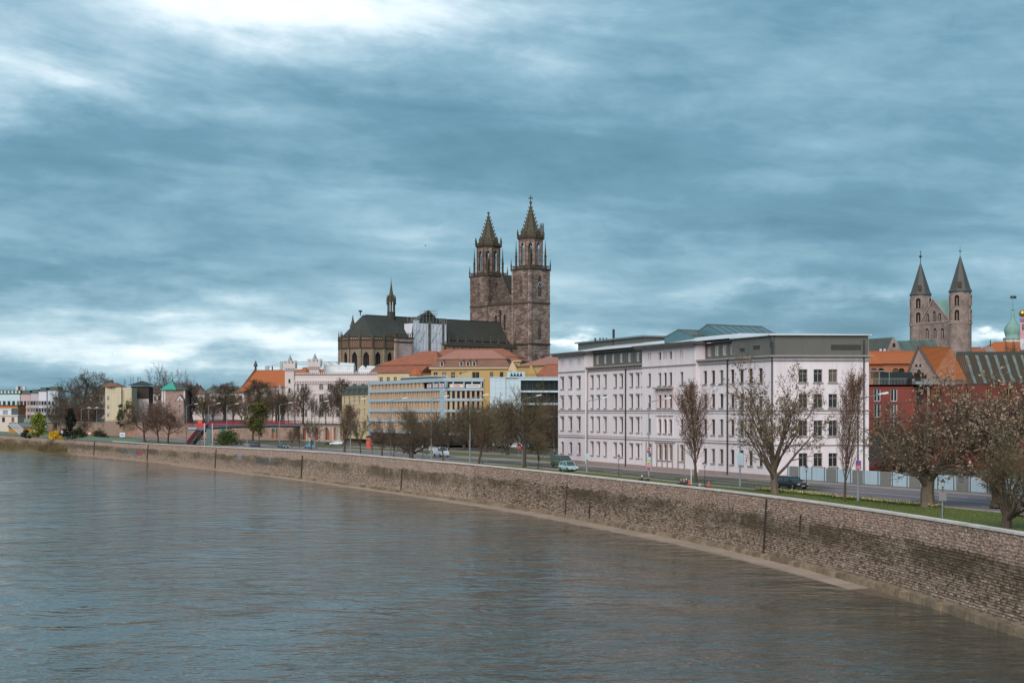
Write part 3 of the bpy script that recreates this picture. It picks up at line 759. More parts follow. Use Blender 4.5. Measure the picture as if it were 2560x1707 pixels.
def quay_trim():
    r = random.Random(8)
    # coping slabs
    s = s_at(58)
    while s < s_at(392):
        l = 1.6 if Y_at(s) < 200 else 3.2; a, b = s+.012, s+l-.012; mb = MB(); q = []
        for u in (a, b):
            Y = Y_at(u); t = wz(Y); dz = 0
            for off, z in ((-.10, t), (.50, t), (.50, t+.16), (-.10, t+.16)):
                p = Q(Y, off); q.append((p.x, p.y-100, z+dz))
        mb.add(q, [(0, 1, 2, 3)[::-1], (4, 5, 6, 7), (0, 4, 7, 3)[::-1], (3, 2, 6, 7)[::-1], (1, 2, 6, 5), (0, 1, 5, 4)])
        part('coping_slab', mb, coping_m, quay); s += l
    # green-grey parapet cap on the far stretch
    mb = MB(); s = s_at(374); q = []
    while s < s_at(640):
        Y = Y_at(s); t = wz(Y); p0, p1 = Q(Y, -.12), Q(Y, 4.5); q.append(((p0.x, p0.y-100, t-.2), (p0.x, p0.y-100, t), (p1.x, p1.y-100, t+.75))); s += 6
    for a, b in zip(q, q[1:]): mb.quad(a[0], b[0], b[1], a[1]); mb.quad(a[1], b[1], b[2], a[2])
    o = part('bank_cap', mb, M('green_cap', (.125, .165, .125), .9, .5, .3, col2=(.10, .12, .08)), quay); o['label'] = 'smooth grey-green sloping cap on the far end of the wall'
    # rough footing course
    s = s_at(60); r = random.Random(9)
    while s < s_at(300):
        Y = Y_at(s); l = r.uniform(.5, 1.3)*(1 if Y < 180 else 2); z1 = .62+r.uniform(-.07, .08); o0 = r.uniform(.32, .46); mb = MB()
        i = .05; a, b = s+.01, s+l-.01
        vs = [face_pt(a, -.6, -.1), face_pt(b, -.6, -.1), face_pt(b, -.6, o0+.1), face_pt(a, -.6, o0+.1),
              face_pt(a, z1, -.1), face_pt(b, z1+r.uniform(-.05, .05), -.1), face_pt(b-i, z1-.08, o0+r.uniform(-.05, .05)), face_pt(a+i, z1-.08, o0)]
        mb.add(vs, [(4, 7, 6, 5), (3, 2, 6, 7), (0, 3, 7, 4), (1, 5, 6, 2)]); part('footing_stone', mb, rubble_m, quay); s += l
    # concrete ledge, dry and pale between about 105 and 330 units, awash nearer by
    s = s_at(60)
    def ledge_z(Y): return lerp(-.10, .17, sst((Y-88)/42.))
    while s < s_at(345):
        Y = Y_at(s); l = 3.0 if Y < 200 else 6.; dz = r.uniform(-.010, .010); mb = MB(); q = []
        wd = lerp(1.7, .7, max(0, min(1, (Y-175)/65)))
        for u in (s+.02, s+l-.02):
            z = ledge_z(Y_at(u))+dz; w2 = wd+r.uniform(-.06, .06); q += [face_pt(u, z+.06, .3), face_pt(u, z-.02, .3+w2), face_pt(u, -.7, .3+w2+.05)]
        mb.quad(q[0], q[1], q[4], q[3]); mb.quad(q[1], q[2], q[5], q[4]); mb.add([q[0], q[1], q[2]], [(0, 1, 2)]); mb.add([q[3], q[4], q[5]], [(2, 1, 0)])
        part('ledge_slab', mb, wet_m if ledge_z(Y) < .02 else ledge_m, quay); s += l
    # dark vertical joints and drain slots
    jm = M('joint_dark', (.035, .028, .022), .9)
    for px, k0, k1, w in ((1918, .12, .97, .26), (1420, .12, .78, .22), (1480, .12, .45, .26), (1007, .1, .7, .2), (2005, .55, .8, .14), (757, .05, .86, .4), (541, .05, .9, .4), (371, .05, .95, .45), (237, .1, .95, .45)):
        p, Y = q_at(px, 0); s = s_at(Y); t = wz(Y); mb = MB()
        q = [face_pt(s+a, z*t, o) for z in (k0, k1) for a, o in ((-w/2, .09), (w/2, .09), (w/2, -.05), (-w/2, -.05))]
        mb.add(q, [(0, 3, 2, 1), (4, 5, 6, 7), (0, 1, 5, 4), (1, 2, 6, 5), (3, 0, 4, 7)]); part('wall_joint', mb, jm, quay)
    # stains of paint: scrawled tags on the far stretch
    for px, z0, n, c, seed in ((310, .40, 9, (.10, .16, .16), 1), (335, .33, 6, (.08, .30, .32), 2), (348, .35, 8, (.45, .10, .14), 4), (668, .42, 16, (.10, .12, .12), 3), (600, .50, 4, (.35, .38, .5), 6)):
        p, Y = q_at(px, 0); s = s_at(Y); t = wz(Y); rr = random.Random(seed); mb = MB(); x = s-n*.4
        for i in range(n):
            h = rr.uniform(.7, 1.5); pts = [(x, z0*t), (x+rr.uniform(-.3, .3), z0*t+h), (x+.6, z0*t+h*rr.uniform(.4, 1)), (x+rr.uniform(.3, .8), z0*t+rr.uniform(-.1, .2))]
            for (a, za), (b, zb) in zip(pts, pts[1:]):
                l = math.hypot(b-a, zb-za)+1e-5; nx, nz = -(zb-za)/l*.07, (b-a)/l*.07
                mb.quad(face_pt(a-nx, za-nz, .05), face_pt(b-nx, zb-nz, .05), face_pt(b+nx, zb+nz, .05), face_pt(a+nx, za+nz, .05))
            x += .8
        part('graffiti', mb, M('paint_tag_%d' % seed, c, .6), quay)
quay_trim()
# ------------------------------------------------------------------ the long white office building on the street
def main_building():
    A, C, E = (7.3, 212.4), (29., 158.7), (39.9, 159.)
    zb = 5.72
    b = thing('office_building', 'long white stucco building with dark attic and five window rows beside the street', 'building', (22, 186, zb))
    F = Facade(b, A, C); G = Facade(b, C, E)
    sP1, sW1, sP2 = F.s_(1470), F.s_(1613), F.s_(1748)
    rows = [(7.15, 1.72), (10.55, 1.85), (13.8, 1.65), (16.65, 1.6)]
    EAVE, TOP = 19.45, 21.6
    wall_tops = [(0, sP1, .45, True), (sP1, sW1, 0, False), (sW1, sP2, .45, True), (sP2, F.L, 0, False)]
    cols = {0: [1413, 1433.6, 1454.7], 1: [1480.8, 1496.8, 1513.4, 1538.7, 1554.2, 1579, 1595, 1608.5], 2: [1631, 1657, 1670.5, 1684, 1712], 3: [1762.6, 1782.7, 1803.3, 1830.6, 1853.5, 1876, 1901]}
    for k, (s0, s1, d, tall) in enumerate(wall_tops):
        ops = []; wins = []
        for px in cols[k]:
            a = F.s_(px)
            for i, (z, h) in enumerate(rows):
                w = {0: 1.12, 1: .80, 2: .82, 3: .92}[k]; kind = 'rect'; lint = trim_grey if k in (0, 1) else None
                if k == 0 and i in (0, 2): kind = 'seg'
                if k == 0 and i == 0: lint = None
                if k == 2 and i == 0: kind, w, h2 = 'round', 1.0, 2.1
                if k == 2 and i == 1 and px in (1657, 1670.5, 1684): kind = 'round'
                hh = 2.1 if (k == 2 and i == 0) else h
                ops.append((a, z, w, hh, kind)); wins.append((a, z, w, hh, kind, lint, i))
            if tall:
                for q in ((-.28, .28) if not (k == 2 and px in (1657, 1684)) else (0,)):
                    w = .36 if q else .7; ops.append((a+q, 19.95, w, .95, 'rect')); wins.append((a+q, 19.95, w, .95, 'rect', None, 9))
        top = TOP if tall else EAVE
        F.wall(zb, top, ops, stucco_lilac, s0, s1, d=d, reveal=.28)
        for a, z, w, h, kind, lint, i in wins:
            F.window(a, z, w, h, kind, 'plain' if w < .95 else 'tbar', frame=dark_frame if w < .95 else trim_grey, glass=rnd.choice((glass_dark, glass_dark, glass_dark, glass_dark2, glass_blind, glass_sky)), depth=.26, sill=trim_grey if i < 8 else None, lintel=lint, d=d)
        F.band(zb-.02, .55, d+.10, stone_base, s0, s1, 'plinth', d)
        F.band(9.55, .10, d+.10, trim_grey, s0, s1, 'string_course', d); F.band(9.85, .05, d+.06, trim_grey, s0, s1, 'string_course', d)
        F.band(13.42, .10, d+.12, trim_grey, s0, s1, 'string_course', d); F.band(13.1, .05, d+.06, trim_grey, s0, s1, 'string_course', d)
        F.band(19.0 if not tall else 19.05, .12, d+.14, trim_grey, s0, s1, 'string_course', d)
        if tall:
            # side returns, cornice on brackets
            for s in (s0, s1): part('side_return', MB().quad(F.pt(s, zb, d), F.pt(s, zb, -1.5), F.pt(s, top, -1.5), F.pt(s, top, d)), stucco_lilac, b)
            for s in (s0, s1): part('side_return', MB().quad(F.pt(s, EAVE-.5, -1.5), F.pt(s, EAVE-.5, -9), F.pt(s, top, -9), F.pt(s, top, -1.5)), stucco_lilac, b)
            F.band(top+.03, .16, d+.95, trim_grey, s0-.7, s1+.7, 'cornice', -9.); F.band(top+.19, .10, d+1.1, attic_metal, s0-.85, s1+.85, 'cornice_edge', -9.2)
            n = int((s1-s0+1.2)/.62)
            for i in range(n):
                s = s0-.5+i*.62+.1; mb = MB(); F.box(mb, s-.09, s+.09, top-.20, top+.03, d-.02, d+.75); part('bracket', mb, trim_grey, b)
            for i in range(len(cols[k])+1):     # pilaster strips of the attic storey
                s = lerp(s0+.3, s1-.3, i/len(cols[k])); mb = MB(); F.box(mb, s-.13, s+.13, 19.5, top-.25, d-.02, d+.05); part('pilaster', mb, stucco_lilac, b)
        else:
            F.band(EAVE, .18, .45, trim_grey, s0, s1, 'eave', -1)
            # set-back dark metal attic with its own windows
            s_a, s_b = s0+.05, s1-.05
            if k == 3:
                s_b = F.s_(1824)
            F2 = Facade(b, F.A-F.n*.9+F.u*s_a, F.A-F.n*.9+F.u*s_b)
            n = 7 if k == 1 else 4; aw = []
            for i in range(n): aw.append(((i+.5)*F2.L/n, EAVE+.62, .8, 1.15, 'rect'))
            F2.wall(EAVE, TOP+.05, aw, attic_metal, name='attic_wall', reveal=.1)
            for w in aw: F2.window(*w, 'twin', glass=glass_sky, frame=white_frame, depth=.08)
            for i in range(n*4+1):
                mb = MB(); s = i*F2.L/(n*4)
                if any(abs(s-w[0]) < .46 for w in aw): continue
                F2.box(mb, s-.03, s+.03, EAVE, TOP, 0, .06); part('seam', mb, attic_metal, b)
            F2.band(TOP+.05, .14, .5, attic_metal, 0, F2.L, 'attic_eave', -8)
            if k == 3:
                H = Facade(b, F.A-F.n*.35+F.u*s_b, F.A-F.n*.35+F.u*(F.L-.1)); vents = [(2.2, EAVE+.7, 1.2, .55, 'rect'), (5.3, EAVE+.9, 1.6, .5, 'rect'), (8.4, EAVE+1.0, .5, .7, 'rect')]
                H.wall(EAVE, TOP+.25, vents, attic_metal, name='attic_wall', reveal=.1)
                for v in vents: H.window(*v, 'plain', glass=dark_frame, frame=attic_metal, depth=.08, name='vent')
                H.band(TOP+.25, .12, .35, roof_white, 0, H.L, 'attic_eave', -7)
    # frontal end
    ops = []; wins = []
    for px in (1970, 2007.7, 2045, 2082.3, 2130):
        for z, h in ((7.2, 1.5), (10.6, 1.75), (13.75, 1.55), (16.6, 1.45)):
            a = G.s_(px)
            if px in (1970, 2130): continue
            ops.append((a, z, .98, h, 'rect'))
    G.wall(zb, EAVE, ops, stucco_lilac, reveal=.22)
    for o_ in ops: G.window(*o_, 'cross' , glass=glass_dark if rnd.random() < .75 else glass_blind, frame=trim_grey, depth=.2, sill=trim_grey)
    G.band(zb-.02, .55, .10, stone_base, 0, None, 'plinth'); G.band(9.55, .10, .10, trim_grey, 0); G.band(13.42, .12, .12, trim_grey, 0)
    G.band(13.1, .05, .06, trim_grey, 0); G.band(19.0, .12, .14, trim_grey, 0); G.band(EAVE, .18, .45, trim_grey, -.3, None, 'eave', -1)
    G2 = Facade(b, G.A-G.n*.35, G.B-G.n*.35); v = (G2.s_(2115), EAVE+.75, 3.4, .62, 'rect')
    G2.wall(EAVE, TOP+.25, [v], attic_metal, name='attic_wall', reveal=.1); G2.window(*v, 'none', glass=dark_frame, depth=.08, name='vent')
    for i in range(9):
        mb = MB(); G2.box(mb, v[0]-1.7, v[0]+1.7, v[1]+.07*i, v[1]+.07*i+.03, -.08, .02); part('louvre', mb, attic_metal, b)
    G2.band(TOP+.25, .12, .35, roof_white, -.3, None, 'attic_eave', -7)
    # right side and back so that the block is closed
    n2 = G.n; D = 16
    P = [Vector(A), Vector(C), Vector(E), Vector(E)+Vector((1., 14)), Vector((31, 204)), Vector((20, 217))]
    mb = MB()
    for i in (2, 3, 4): 
        p, q = P[i], P[(i+1) % 6]; mb.quad((p.x, p.y, zb), (q.x, q.y, zb), (q.x, q.y, TOP), (p.x, p.y, TOP))
    mb.quad((P[5].x, P[5].y, zb), (*P[0], zb), (*P[0], TOP), (P[5].x, P[5].y, TOP))
    part('rear_wall', mb, stucco_lilac, b, world=True)
    # low pitched pale roof
    ctr = Vector((24, 184)); mb = MB(); inset = [p+(ctr-p)*.38 for p in P]
    for i in range(6):
        p, q, r2, s2 = P[i], P[(i+1) % 6], inset[(i+1) % 6], inset[i]
        mb.quad((*p, TOP+.36), (*q, TOP+.36), (*r2, TOP+1.0), (*s2, TOP+1.0))
    mb.poly([(*p, TOP+1.0) for p in inset]); part('roof', mb, roof_white, b, world=True)
    # rooftop: dark plant storey at the far end, glass lantern in the middle, ducts and aerials
    K = Facade(b, (9.8, 211), (17.8, 191)); mb = MB(); K.box(mb, 0, K.L, TOP+.4, TOP+1.75, -5, 0); part('plant_storey', mb, attic_metal, b)
    mb = MB(); K.box(mb, -.4, K.L+.4, TOP+1.75, TOP+1.95, -5.4, .4); part('plant_roof', mb, galv, b)
    # glass lantern: gable front, ridge running back along the building
    K = Facade(b, (19.6, 182.5), (23.6, 176.)); zr = TOP+.5
    for j, (s0, s1, dd, zh, L2) in enumerate(((0, 5.6, 0, 1.55, 5), (2.2, 9., -2.4, 2.15, 9))):
        sm = (s0+s1)/2; q = [(s0, zr), (s0, zr+.75), (sm, zr+zh), (s1, zr+.75), (s1, zr)]; mb = MB()
        mb.poly([K.pt(a, z, dd) for a, z in q[::-1]])
        for (a, z), (a2, z2) in zip(q, q[1:]): mb.quad(K.pt(a, z, dd), K.pt(a2, z2, dd), K.pt(a2, z2, dd-L2), K.pt(a, z, dd-L2))
        mb.poly([K.pt(a, z, dd-L2) for a, z in q]); part('glass_lantern', mb, glass_roof, b)
        for i in range(8):
            mb = MB(); f = dd-L2*i/7
            for (a, z), (a2, z2) in zip(q, q[1:]): mb.bar(K.pt(a, z+.02, f), K.pt(a2, z2+.02, f), .09)
            part('glazing_bar', mb, attic_metal, b)
        for a, z in q[1:4]: part('ridge_bar', MB().bar(K.pt(a, z+.03, dd+.1), K.pt(a, z+.03, dd-L2-.1), .12), attic_metal, b)
    # long roof glazing to the right of the lantern, seen from the side
    T0 = TOP+1.05
    for px0, px1, Y, y0, y1 in ((1735, 1890, 178, 824, 843), (1878, 1940, 176, 829, 842)):
        x0, x1 = X_(px0, Y), X_(px1, Y); za, zc = Z_(y1, Y), Z_(y0, Y+4); mb = MB()
        mb.add([(x0, Y, za), (x1, Y, za), (x1, Y+5, zc), (x0-1.0, Y+5, zc), (x0, Y, T0-.4), (x1, Y, T0-.4), (x1, Y+5.5, T0-.4), (x0, Y+5.5, T0-.4)], [(0, 1, 2, 3), (4, 5, 1, 0), (5, 6, 2, 1), (7, 4, 0, 3), (6, 7, 3, 2)])
        part('roof_glazing', mb, glass_roof, b, world=True)
        for i in range(11):
            t = i/10; part('glazing_bar', MB().bar((lerp(x0, x1, t), Y-.02, za+.03), (lerp(x0-1, x1, t), Y+5, zc+.03), .08), attic_metal, b, world=True)
    pk = M('pink_parapet', (.60, .40, .42), .8, .2, .5)
    mb = MB(); mb.add([W(1765, 858, 172), W(1860, 835, 172), W(1912, 842, 172), W(1912, 858, 172)], [(0, 3, 2, 1)]); mb.v = mb.v+[(x, y+3, z) for x, y, z in mb.v]; mb.f += [(4, 5, 6, 7), (0, 1, 5, 4), (1, 2, 6, 5)]; mb.mi += [0]*3
    part('pink_parapet', mb, pk, b, world=True)
    for px, py, w, h, m_ in ((1854, 843, .95, .8, roof_white), (1882, 843, .95, .8, roof_white), (1953, 843, .5, .5, galv), (1974, 843, .42, .9, iron), (1580, 872, .7, .5, galv), (1600, 870, .5, .6, galv)):
        Y = 168 if px > 1700 else 196; p = W(px, py, Y); mb = MB().box(p.x-w/2, p.x+w/2, p.y, p.y+.7, TOP+.3, p.z+h*.5)
        o = part('roof_unit', mb, m_, b, world=True)
        if w > .9: part('fan', MB().lathe([(.3, 0), (.3, .05), (.05, .08)], 14).move(), iron, o); o.children[0].rotation_euler = (R(90), 0, 0); o.children[0].location = (p.x-b.location.x, p.y-b.location.y-.02, p.z-b.location.z)
    p = W(1937, 841, 168); part('satellite_dish', MB().lathe([(.02, -.1), (.34, 0), (.55, .16), (.34, .02)], 12), galv, b, loc=p-b.location).rotation_euler = (R(60), 0, R(40))
    p = W(1534, 861, 200); part('flue', MB().tube([(p.x, p.y, TOP+.5), (p.x, p.y, Z_(823, 200))], .17, 8), iron, b, world=True)
    for i, px in enumerate((1488, 1500, 1508, 1516)):
        p = W(px, 861, 204); part('roof_vent', MB().tube([(p.x, p.y, TOP+1.8), (p.x, p.y, TOP+2.25)], .13, 6), iron, b, world=True)
    # downpipes
    for px in (1566, 1821): 
        s = F.s_(px); part('downpipe', MB().tube([F.pt(s, zb, .16), F.pt(s, EAVE, .16)], .09, 6), iron, b)
    for s in (-.02, G.L-.6): part('downpipe', MB().tube([G.pt(s, zb, .16), G.pt(s, EAVE+1.9, .16)], .08, 6), iron, b)
    s = F.s_(1469); part('downpipe', MB().tube([F.pt(s+.2, zb, .14), F.pt(s+.2, EAVE, .14)], .07, 6), trim_grey, b)
    # canopy over the triple window of the middle pavilion, and its framing pilasters
    d = .45; sA, sB = F.s_(1648), F.s_(1693)
    F.band(16.2, .22, d+.55, trim_grey, sA, sB, 'balcony_slab', d)
    pink = M('stucco_pink', (.60, .44, .45), .85, .3, .6)
    for px in (1650.5, 1664, 1677, 1691.5):
        s = F.s_(px); mb = MB(); F.box(mb, s-.13, s+.13, 13.6, 16.2, d-.02, d+.12); part('pilaster', mb, pink, b)
        mb = MB(); F.box(mb, s-.08, s+.08, 10.0, 13.05, d-.02, d+.09); part('pilaster', mb, stucco_lilac, b)
    F.band(12.75, .10, d+.12, trim_grey, sA, sB, 'hood', d); F.band(9.35, .08, d+.12, trim_grey, sA-.3, sB+.3, 'hood', d)
    for px in (1651, 1664, 1677, 1690, 1624, 1638, 1704, 1720):
        s = F.s_(px); mb = MB(); F.box(mb, s-.10, s+.10, zb+.5, 9.3, d-.02, d+.10); part('pilaster', mb, stone_base, b)
    # small brackets under the eave of the recessed wings
    for i in range(22):
        s = lerp(sP1+.5, sW1-.5, i/21); mb = MB(); F.box(mb, s-.06, s+.06, 19.12, EAVE, -.02, .32); part('bracket', mb, trim_grey, b)
main_building()
# ------------------------------------------------------------------ cathedral
sandstone = masonry('sandstone_old', (.13, .085, .07), (.34, .25, .215), (.10, .07, .055), 2.0, .8, .07, (.055, .042, .032), .9, .20, .8)
sandstone_dk = masonry('sandstone_dark', (.09, .06, .048), (.20, .145, .12), (.07, .05, .04), 2.0, .8, .06, (.05, .038, .03), .8, .1, .8)
sandstone_lit = masonry('sandstone_sunlit', (.19, .125, .105), (.45, .34, .305), (.16, .115, .095), 2.0, .8, .07, (.085, .062, .046), .85, .20, .7)  # lit copy of the old sandstone: sunlight on the north tower painted in
choir_stone = masonry('choir_stone', (.27, .205, .15), (.33, .255, .19), (.18, .135, .10), 1.2, .6, .04, (.10, .075, .05), .7, .12, .5)
slate = M('slate_roof', (.040, .040, .034), .6, .5, .25, .2, 3., col2=(.062, .060, .048))
spire_stone = M('spire_stone', (.095, .080, .055), .9, .7, .6, .5, 3., col2=(.045, .038, .028))
verdigris = M('verdigris', (.20, .33, .29), .7, .6, .5, .1, 5., col2=(.12, .25, .21), streak=.3)
gold = M('gilded', (.55, .33, .08), .3, metal=.8)
sheet_m = M('scaffold_sheet', (.62, .63, .70), .8, .3, .4, .5, 1.2, col2=(.50, .50, .57))
scaf = M('scaffold_tube', (.25, .27, .26), .4, metal=.4)
leaded = M('leaded_glass', (.012, .012, .012), .45, spec=.15)
def cathedral():
    glass_dark = leaded
    EX, NX = Vector((-.743, -.669)), Vector((.669, -.743))          # towards the choir / towards the north side
    O = Vector((8.73, 690.)); zb = 9.
    c = thing('cathedral', 'twin-towered gothic cathedral of dark sandstone with slate roofs above the town', 'cathedral', (O.x, O.y, zb))
    def P2(e, D): q = O+EX*e-NX*D; return (q.x, q.y)
    def P(e, D, z): q = P2(e, D); return (q[0], q[1], z)
    def block(name, e0, e1, D0, D1, z0, z1, mat):
        mb = MB(); poly = [P2(e0, D0), P2(e1, D0), P2(e1, D1), P2(e0, D1)]; mb.prism(poly, z0, z1); return upart(name, mb, mat, c, world=True)
    def pinnacle(e, D, z, h, w, name='pinnacle', mat=spire_stone):
        mb = MB(); x, y = P2(e, D); mb.lathe([(w*.7, 0), (w*.7, h*.45), (w*.95, h*.46), (w*.6, h*.52), (w*.32, h*.75), (.05, h)], 4, (x, y, z), R(3))
        for q in (.62, .75, .87): mb.cbox((x, y, z+h*q), w*1.1*(1.1-q), w*1.1*(1.1-q), h*.03, R(48))
        return part(name, mb, mat, c, world=True)
    def tower(Dn, cross, zoff, mat):
        w = 13.
        fe = Facade(c, P2(0, Dn+w), P2(0, Dn)); fn = Facade(c, P2(0, Dn), P2(-w, Dn))
        for f, k in ((fe, 0), (fn, 1)):
            ops = [(6.5, 69.+zoff, 2.3, 10.5, 'pointed')]
            if k == 1 and cross: ops += [(6.5, 47.8, 2.2, 10., 'pointed')]
            else: ops += [(6., 58.5, .7, 2.2, 'rect')]
            if k == 0 and cross: ops += [(2.5, 50., .7, 2., 'rect'), (6.3, 49.5, .8, 2.6, 'rect')]
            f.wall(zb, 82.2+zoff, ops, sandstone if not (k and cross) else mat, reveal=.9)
            for o_ in ops: f.window(*o_, 'gothic' if o_[2] > 1 else 'none', frame=spire_stone, glass=glass_dark, depth=.75)
            for z, d in ((65.4, .35), (45.4, .5)): f.band(z, .7, d, sandstone_dk, name='string_course')
            if k == 1 and cross:
                for a in (4., 8.6): f.window(a, 36.5, 3.0, 4.2, 'pointed', 'gothic', glass=M('blind_arch', (.16, .11, .095), .9, .5, .5), frame=sandstone_dk, depth=-.02)
                x = 6.5; o = part('clock_face', MB().lathe([(1.35, 0), (1.35, .12)], 20), iron, c, loc=fn.pt(x, 74.8, .25)); o.rotation_euler = (R(90), 0, fn.rz)
                ring = MB().lathe([(1.35, .0), (1.35, .1), (1.12, .1), (1.12, 0)], 20, cap=False); ring.box(-.06, .06, -.1, .95, .1, .16); ring.box(-.1, .6, -.06, .06, .1, .16); o2 = part('clock_ring', ring, roof_white, o)
                o2.location = (0, 0, .08)
            for i in range(2):          # corner buttress strips
                s = .55 if i == 0 else f.L-.55; mb = MB(); f.box(mb, s-.55, s+.55, zb, 81.9+zoff, -.1, .35); upart('buttress', mb, mat, c)
        block('tower_core', -w, -.02, Dn+.02, Dn+w, zb, 82.2+zoff, sandstone_dk)
        # parapet gallery and corner spirelets
        zt = 82.2+zoff
        f4 = [Facade(c, P2(0, Dn+w), P2(0, Dn)), Facade(c, P2(0, Dn), P2(-w, Dn)), Facade(c, P2(-w, Dn), P2(-w, Dn+w)), Facade(c, P2(-w, Dn+w), P2(0, Dn+w))]
        for f in f4:
            f.band(zt, .5, .55, sandstone_dk, name='gallery_floor'); f.band(zt+1.7, .25, .5, spire_stone, name='gallery_rail', d0=.3)
            for i in range(13): 
                mb = MB(); s = i*f.L/12; f.box(mb, s-.16, s+.16, zt+.5, zt+1.72, .22, .45); part('baluster', mb, spire_stone, c)
        for e_, D_ in ((0, Dn), (-w, Dn), (0, Dn+w), (-w, Dn+w)):
            se, sD = (1 if e_ == 0 else -1), (-1 if D_ == Dn else 1)
            pinnacle(e_+.3*se, D_+.3*sD, zt-.5, 6., .5); pinnacle(e_-1.4*se, D_-1.4*sD, zt, 14.5, .75)
            for zz in (zt+4.5, zt+8.5): part('strut', MB().bar(P(e_-1.4*se, D_-1.4*sD, zz), P(e_-3.2*se, D_-3.2*sD, zz+.3), .18), spire_stone, c, world=True)
        # octagon with tall openings
        cx, cy = P2(-w/2, Dn+w/2); r = 6.0; zo, zo2 = zt+.3, zt+15.2; a0 = math.atan2(EX.y, EX.x)+R(22.5)
        vs = [(cx+r*math.cos(a0+R(45)*i), cy+r*math.sin(a0+R(45)*i)) for i in range(8)]
        for i in range(8):
            p, q = vs[i], vs[(i+1) % 8]; f = Facade(c, p, q)
            if f.n.dot(Vector((cx, cy))-Vector(p)) > 0: f = Facade(c, q, p)
            op = [(f.L/2, zo+2.2, 1.9, 10.6, 'pointed')]; f.wall(zo, zo2, op, mat, name='octagon_wall', reveal=.5)
            tr = window_meshes(1.9, 10.6, 'pointed', 'gothic', glass_dark, .4); tr['tracery'] = tr.get('tracery') or tr['frame'].mesh('tracery', spire_stone); put('tracery', tr['tracery'], c, f.pt(f.L/2, zo+2.2), f.rz)
            f.band(zo+1.2, .3, .25, sandstone_dk, 0, f.L); f.band(zo2, .55, .8, sandstone_dk, -.3, f.L+.3, 'octagon_cornice', -.3)
            mb = MB(); f.box(mb, -.22, .22, zo, zo2, -.2, .25); part('corner_shaft', mb, mat, c)
            for j in range(5): mb = MB(); s = (j+.5)*f.L/5; f.box(mb, s-.14, s+.14, zo2+.55, zo2+1.5, .45, .7); part('baluster', mb, spire_stone, c)
            f.band(zo2+1.5, .2, .75, spire_stone, -.3, f.L+.3, 'gallery_rail', .4)
            pn = Vector(vs[i])-Vector((cx, cy)); pn.normalize(); q = Vector((cx, cy))+pn*6.9
            mb = MB().lathe([(.3, 0), (.3, 2.2), (.42, 2.3), (.04, 4.6)], 4, (q.x, q.y, zo2+.2)); part('pinnacle', mb, spire_stone, c, world=True)
        # crocketed stone spire
        zs = zo2+.6; H = 17.5 if cross else 17.; rb = 5.3; mb = MB()
        prof = [(rb, 0), (rb*.86, H*.12), (rb*.71, H*.26), (rb*.53, H*.43), (rb*.34, H*.62), (rb*.17, H*.8), (.42, H*.9), (.34, H)]
        mb.lathe(prof, 8, (cx, cy, zs), a0); part('spire', mb, spire_stone, c, world=True)
        for i in range(8):
            an = a0+R(45)*i; mb = MB()
            for j in range(9):
                t = (j+.3)/9; z = H*t*.92; rr = None
                for (r1, z1), (r2, z2) in zip(prof, prof[1:]):
                    if z1 <= z <= z2: rr = lerp(r1, r2, (z-z1)/(z2-z1)); break
                x, y = cx+(rr+.16)*math.cos(an), cy+(rr+.16)*math.sin(an); sz = 1.45*(1-.45*t)
                mb.add([(x, y, zs+z+sz*.8), (x+sz*.62*math.cos(an), y+sz*.62*math.sin(an), zs+z+.35), (x-.2*math.sin(an), y+.2*math.cos(an), zs+z-.2), (x+.2*math.sin(an), y-.2*math.cos(an), zs+z-.2)], [(0, 1, 2), (0, 3, 1), (1, 3, 2), (0, 2, 3)])
            o = part('crocket_row', mb, spire_stone, c, world=True); o['kind'] = 'stuff'
        for j in range(8):      # little gables at the foot of the spire
            an = a0+R(22.5+45*j); x, y = cx+4.9*math.cos(an), cy+4.9*math.sin(an); mb = MB()
            mb.add([(x-1.6*math.sin(an), y+1.6*math.cos(an), zs), (x+1.6*math.sin(an), y-1.6*math.cos(an), zs), (x, y, zs+4.), (cx+2.5*math.cos(an), cy+2.5*math.sin(an), zs+3.8)], [(0, 1, 2), (0, 2, 3), (1, 3, 2)]); part('spire_gable', mb, spire_stone, c, world=True)
        z = zs+H
        fin = MB().lathe([(.3, 0), (.75, .35), (.75, .6), (.25, .9)], 6, (cx, cy, z-.6))
        if cross:
            fin.cbox((cx, cy, z+1.8), .42, .42, 3.6, 0); fin.cbox((cx, cy, z+2.1), 2.3, .42, .5, R(0)); fin.cbox((cx, cy, z+.3), 1.2, .5, .4, 0)
        part('finial', fin, spire_stone, c, world=True)
        if cross:   # stair turret cluster on the right tower's gallery
            for k in range(4):
                x, y = cx+4.6+.55*k, cy-2+.3*k; part('turret_shaft', MB().lathe([(.22, 0), (.22, 5.5+.5*(k % 2)), (.04, 7.2)], 4, (x, y, zo2+.8)), spire_stone, c, world=True)
    tower(0., True, 0., sandstone_lit); tower(31.6, False, -1.2, sandstone)
    # the block between the towers: gable, steep roof
    f = Facade(c, P2(-.4, 31.6), P2(-.4, 13.)); ops = [(f.L/2-3.3, 53., 1.5, 8., 'pointed'), (f.L/2, 53., 1.5, 10.5, 'pointed'), (f.L/2+3.3, 53., 1.5, 8., 'pointed')]
    f.wall(zb, 65.6, ops, sandstone, reveal=.6)
    for o_ in ops: f.window(*o_, 'gothic', glass=glass_dark, frame=spire_stone, depth=.5)
    f.band(65.6, .5, .4, sandstone_dk); f.band(67., .2, .35, spire_stone, name='gallery_rail', d0=.2)
    for i in range(14): mb = MB(); s = (i+.5)*f.L/14; f.box(mb, s-.14, s+.14, 66.1, 67., .15, .35); part('baluster', mb, spire_stone, c)
    g = Facade(c, P2(-1.6, 31.6), P2(-1.6, 13.)); mb = MB()
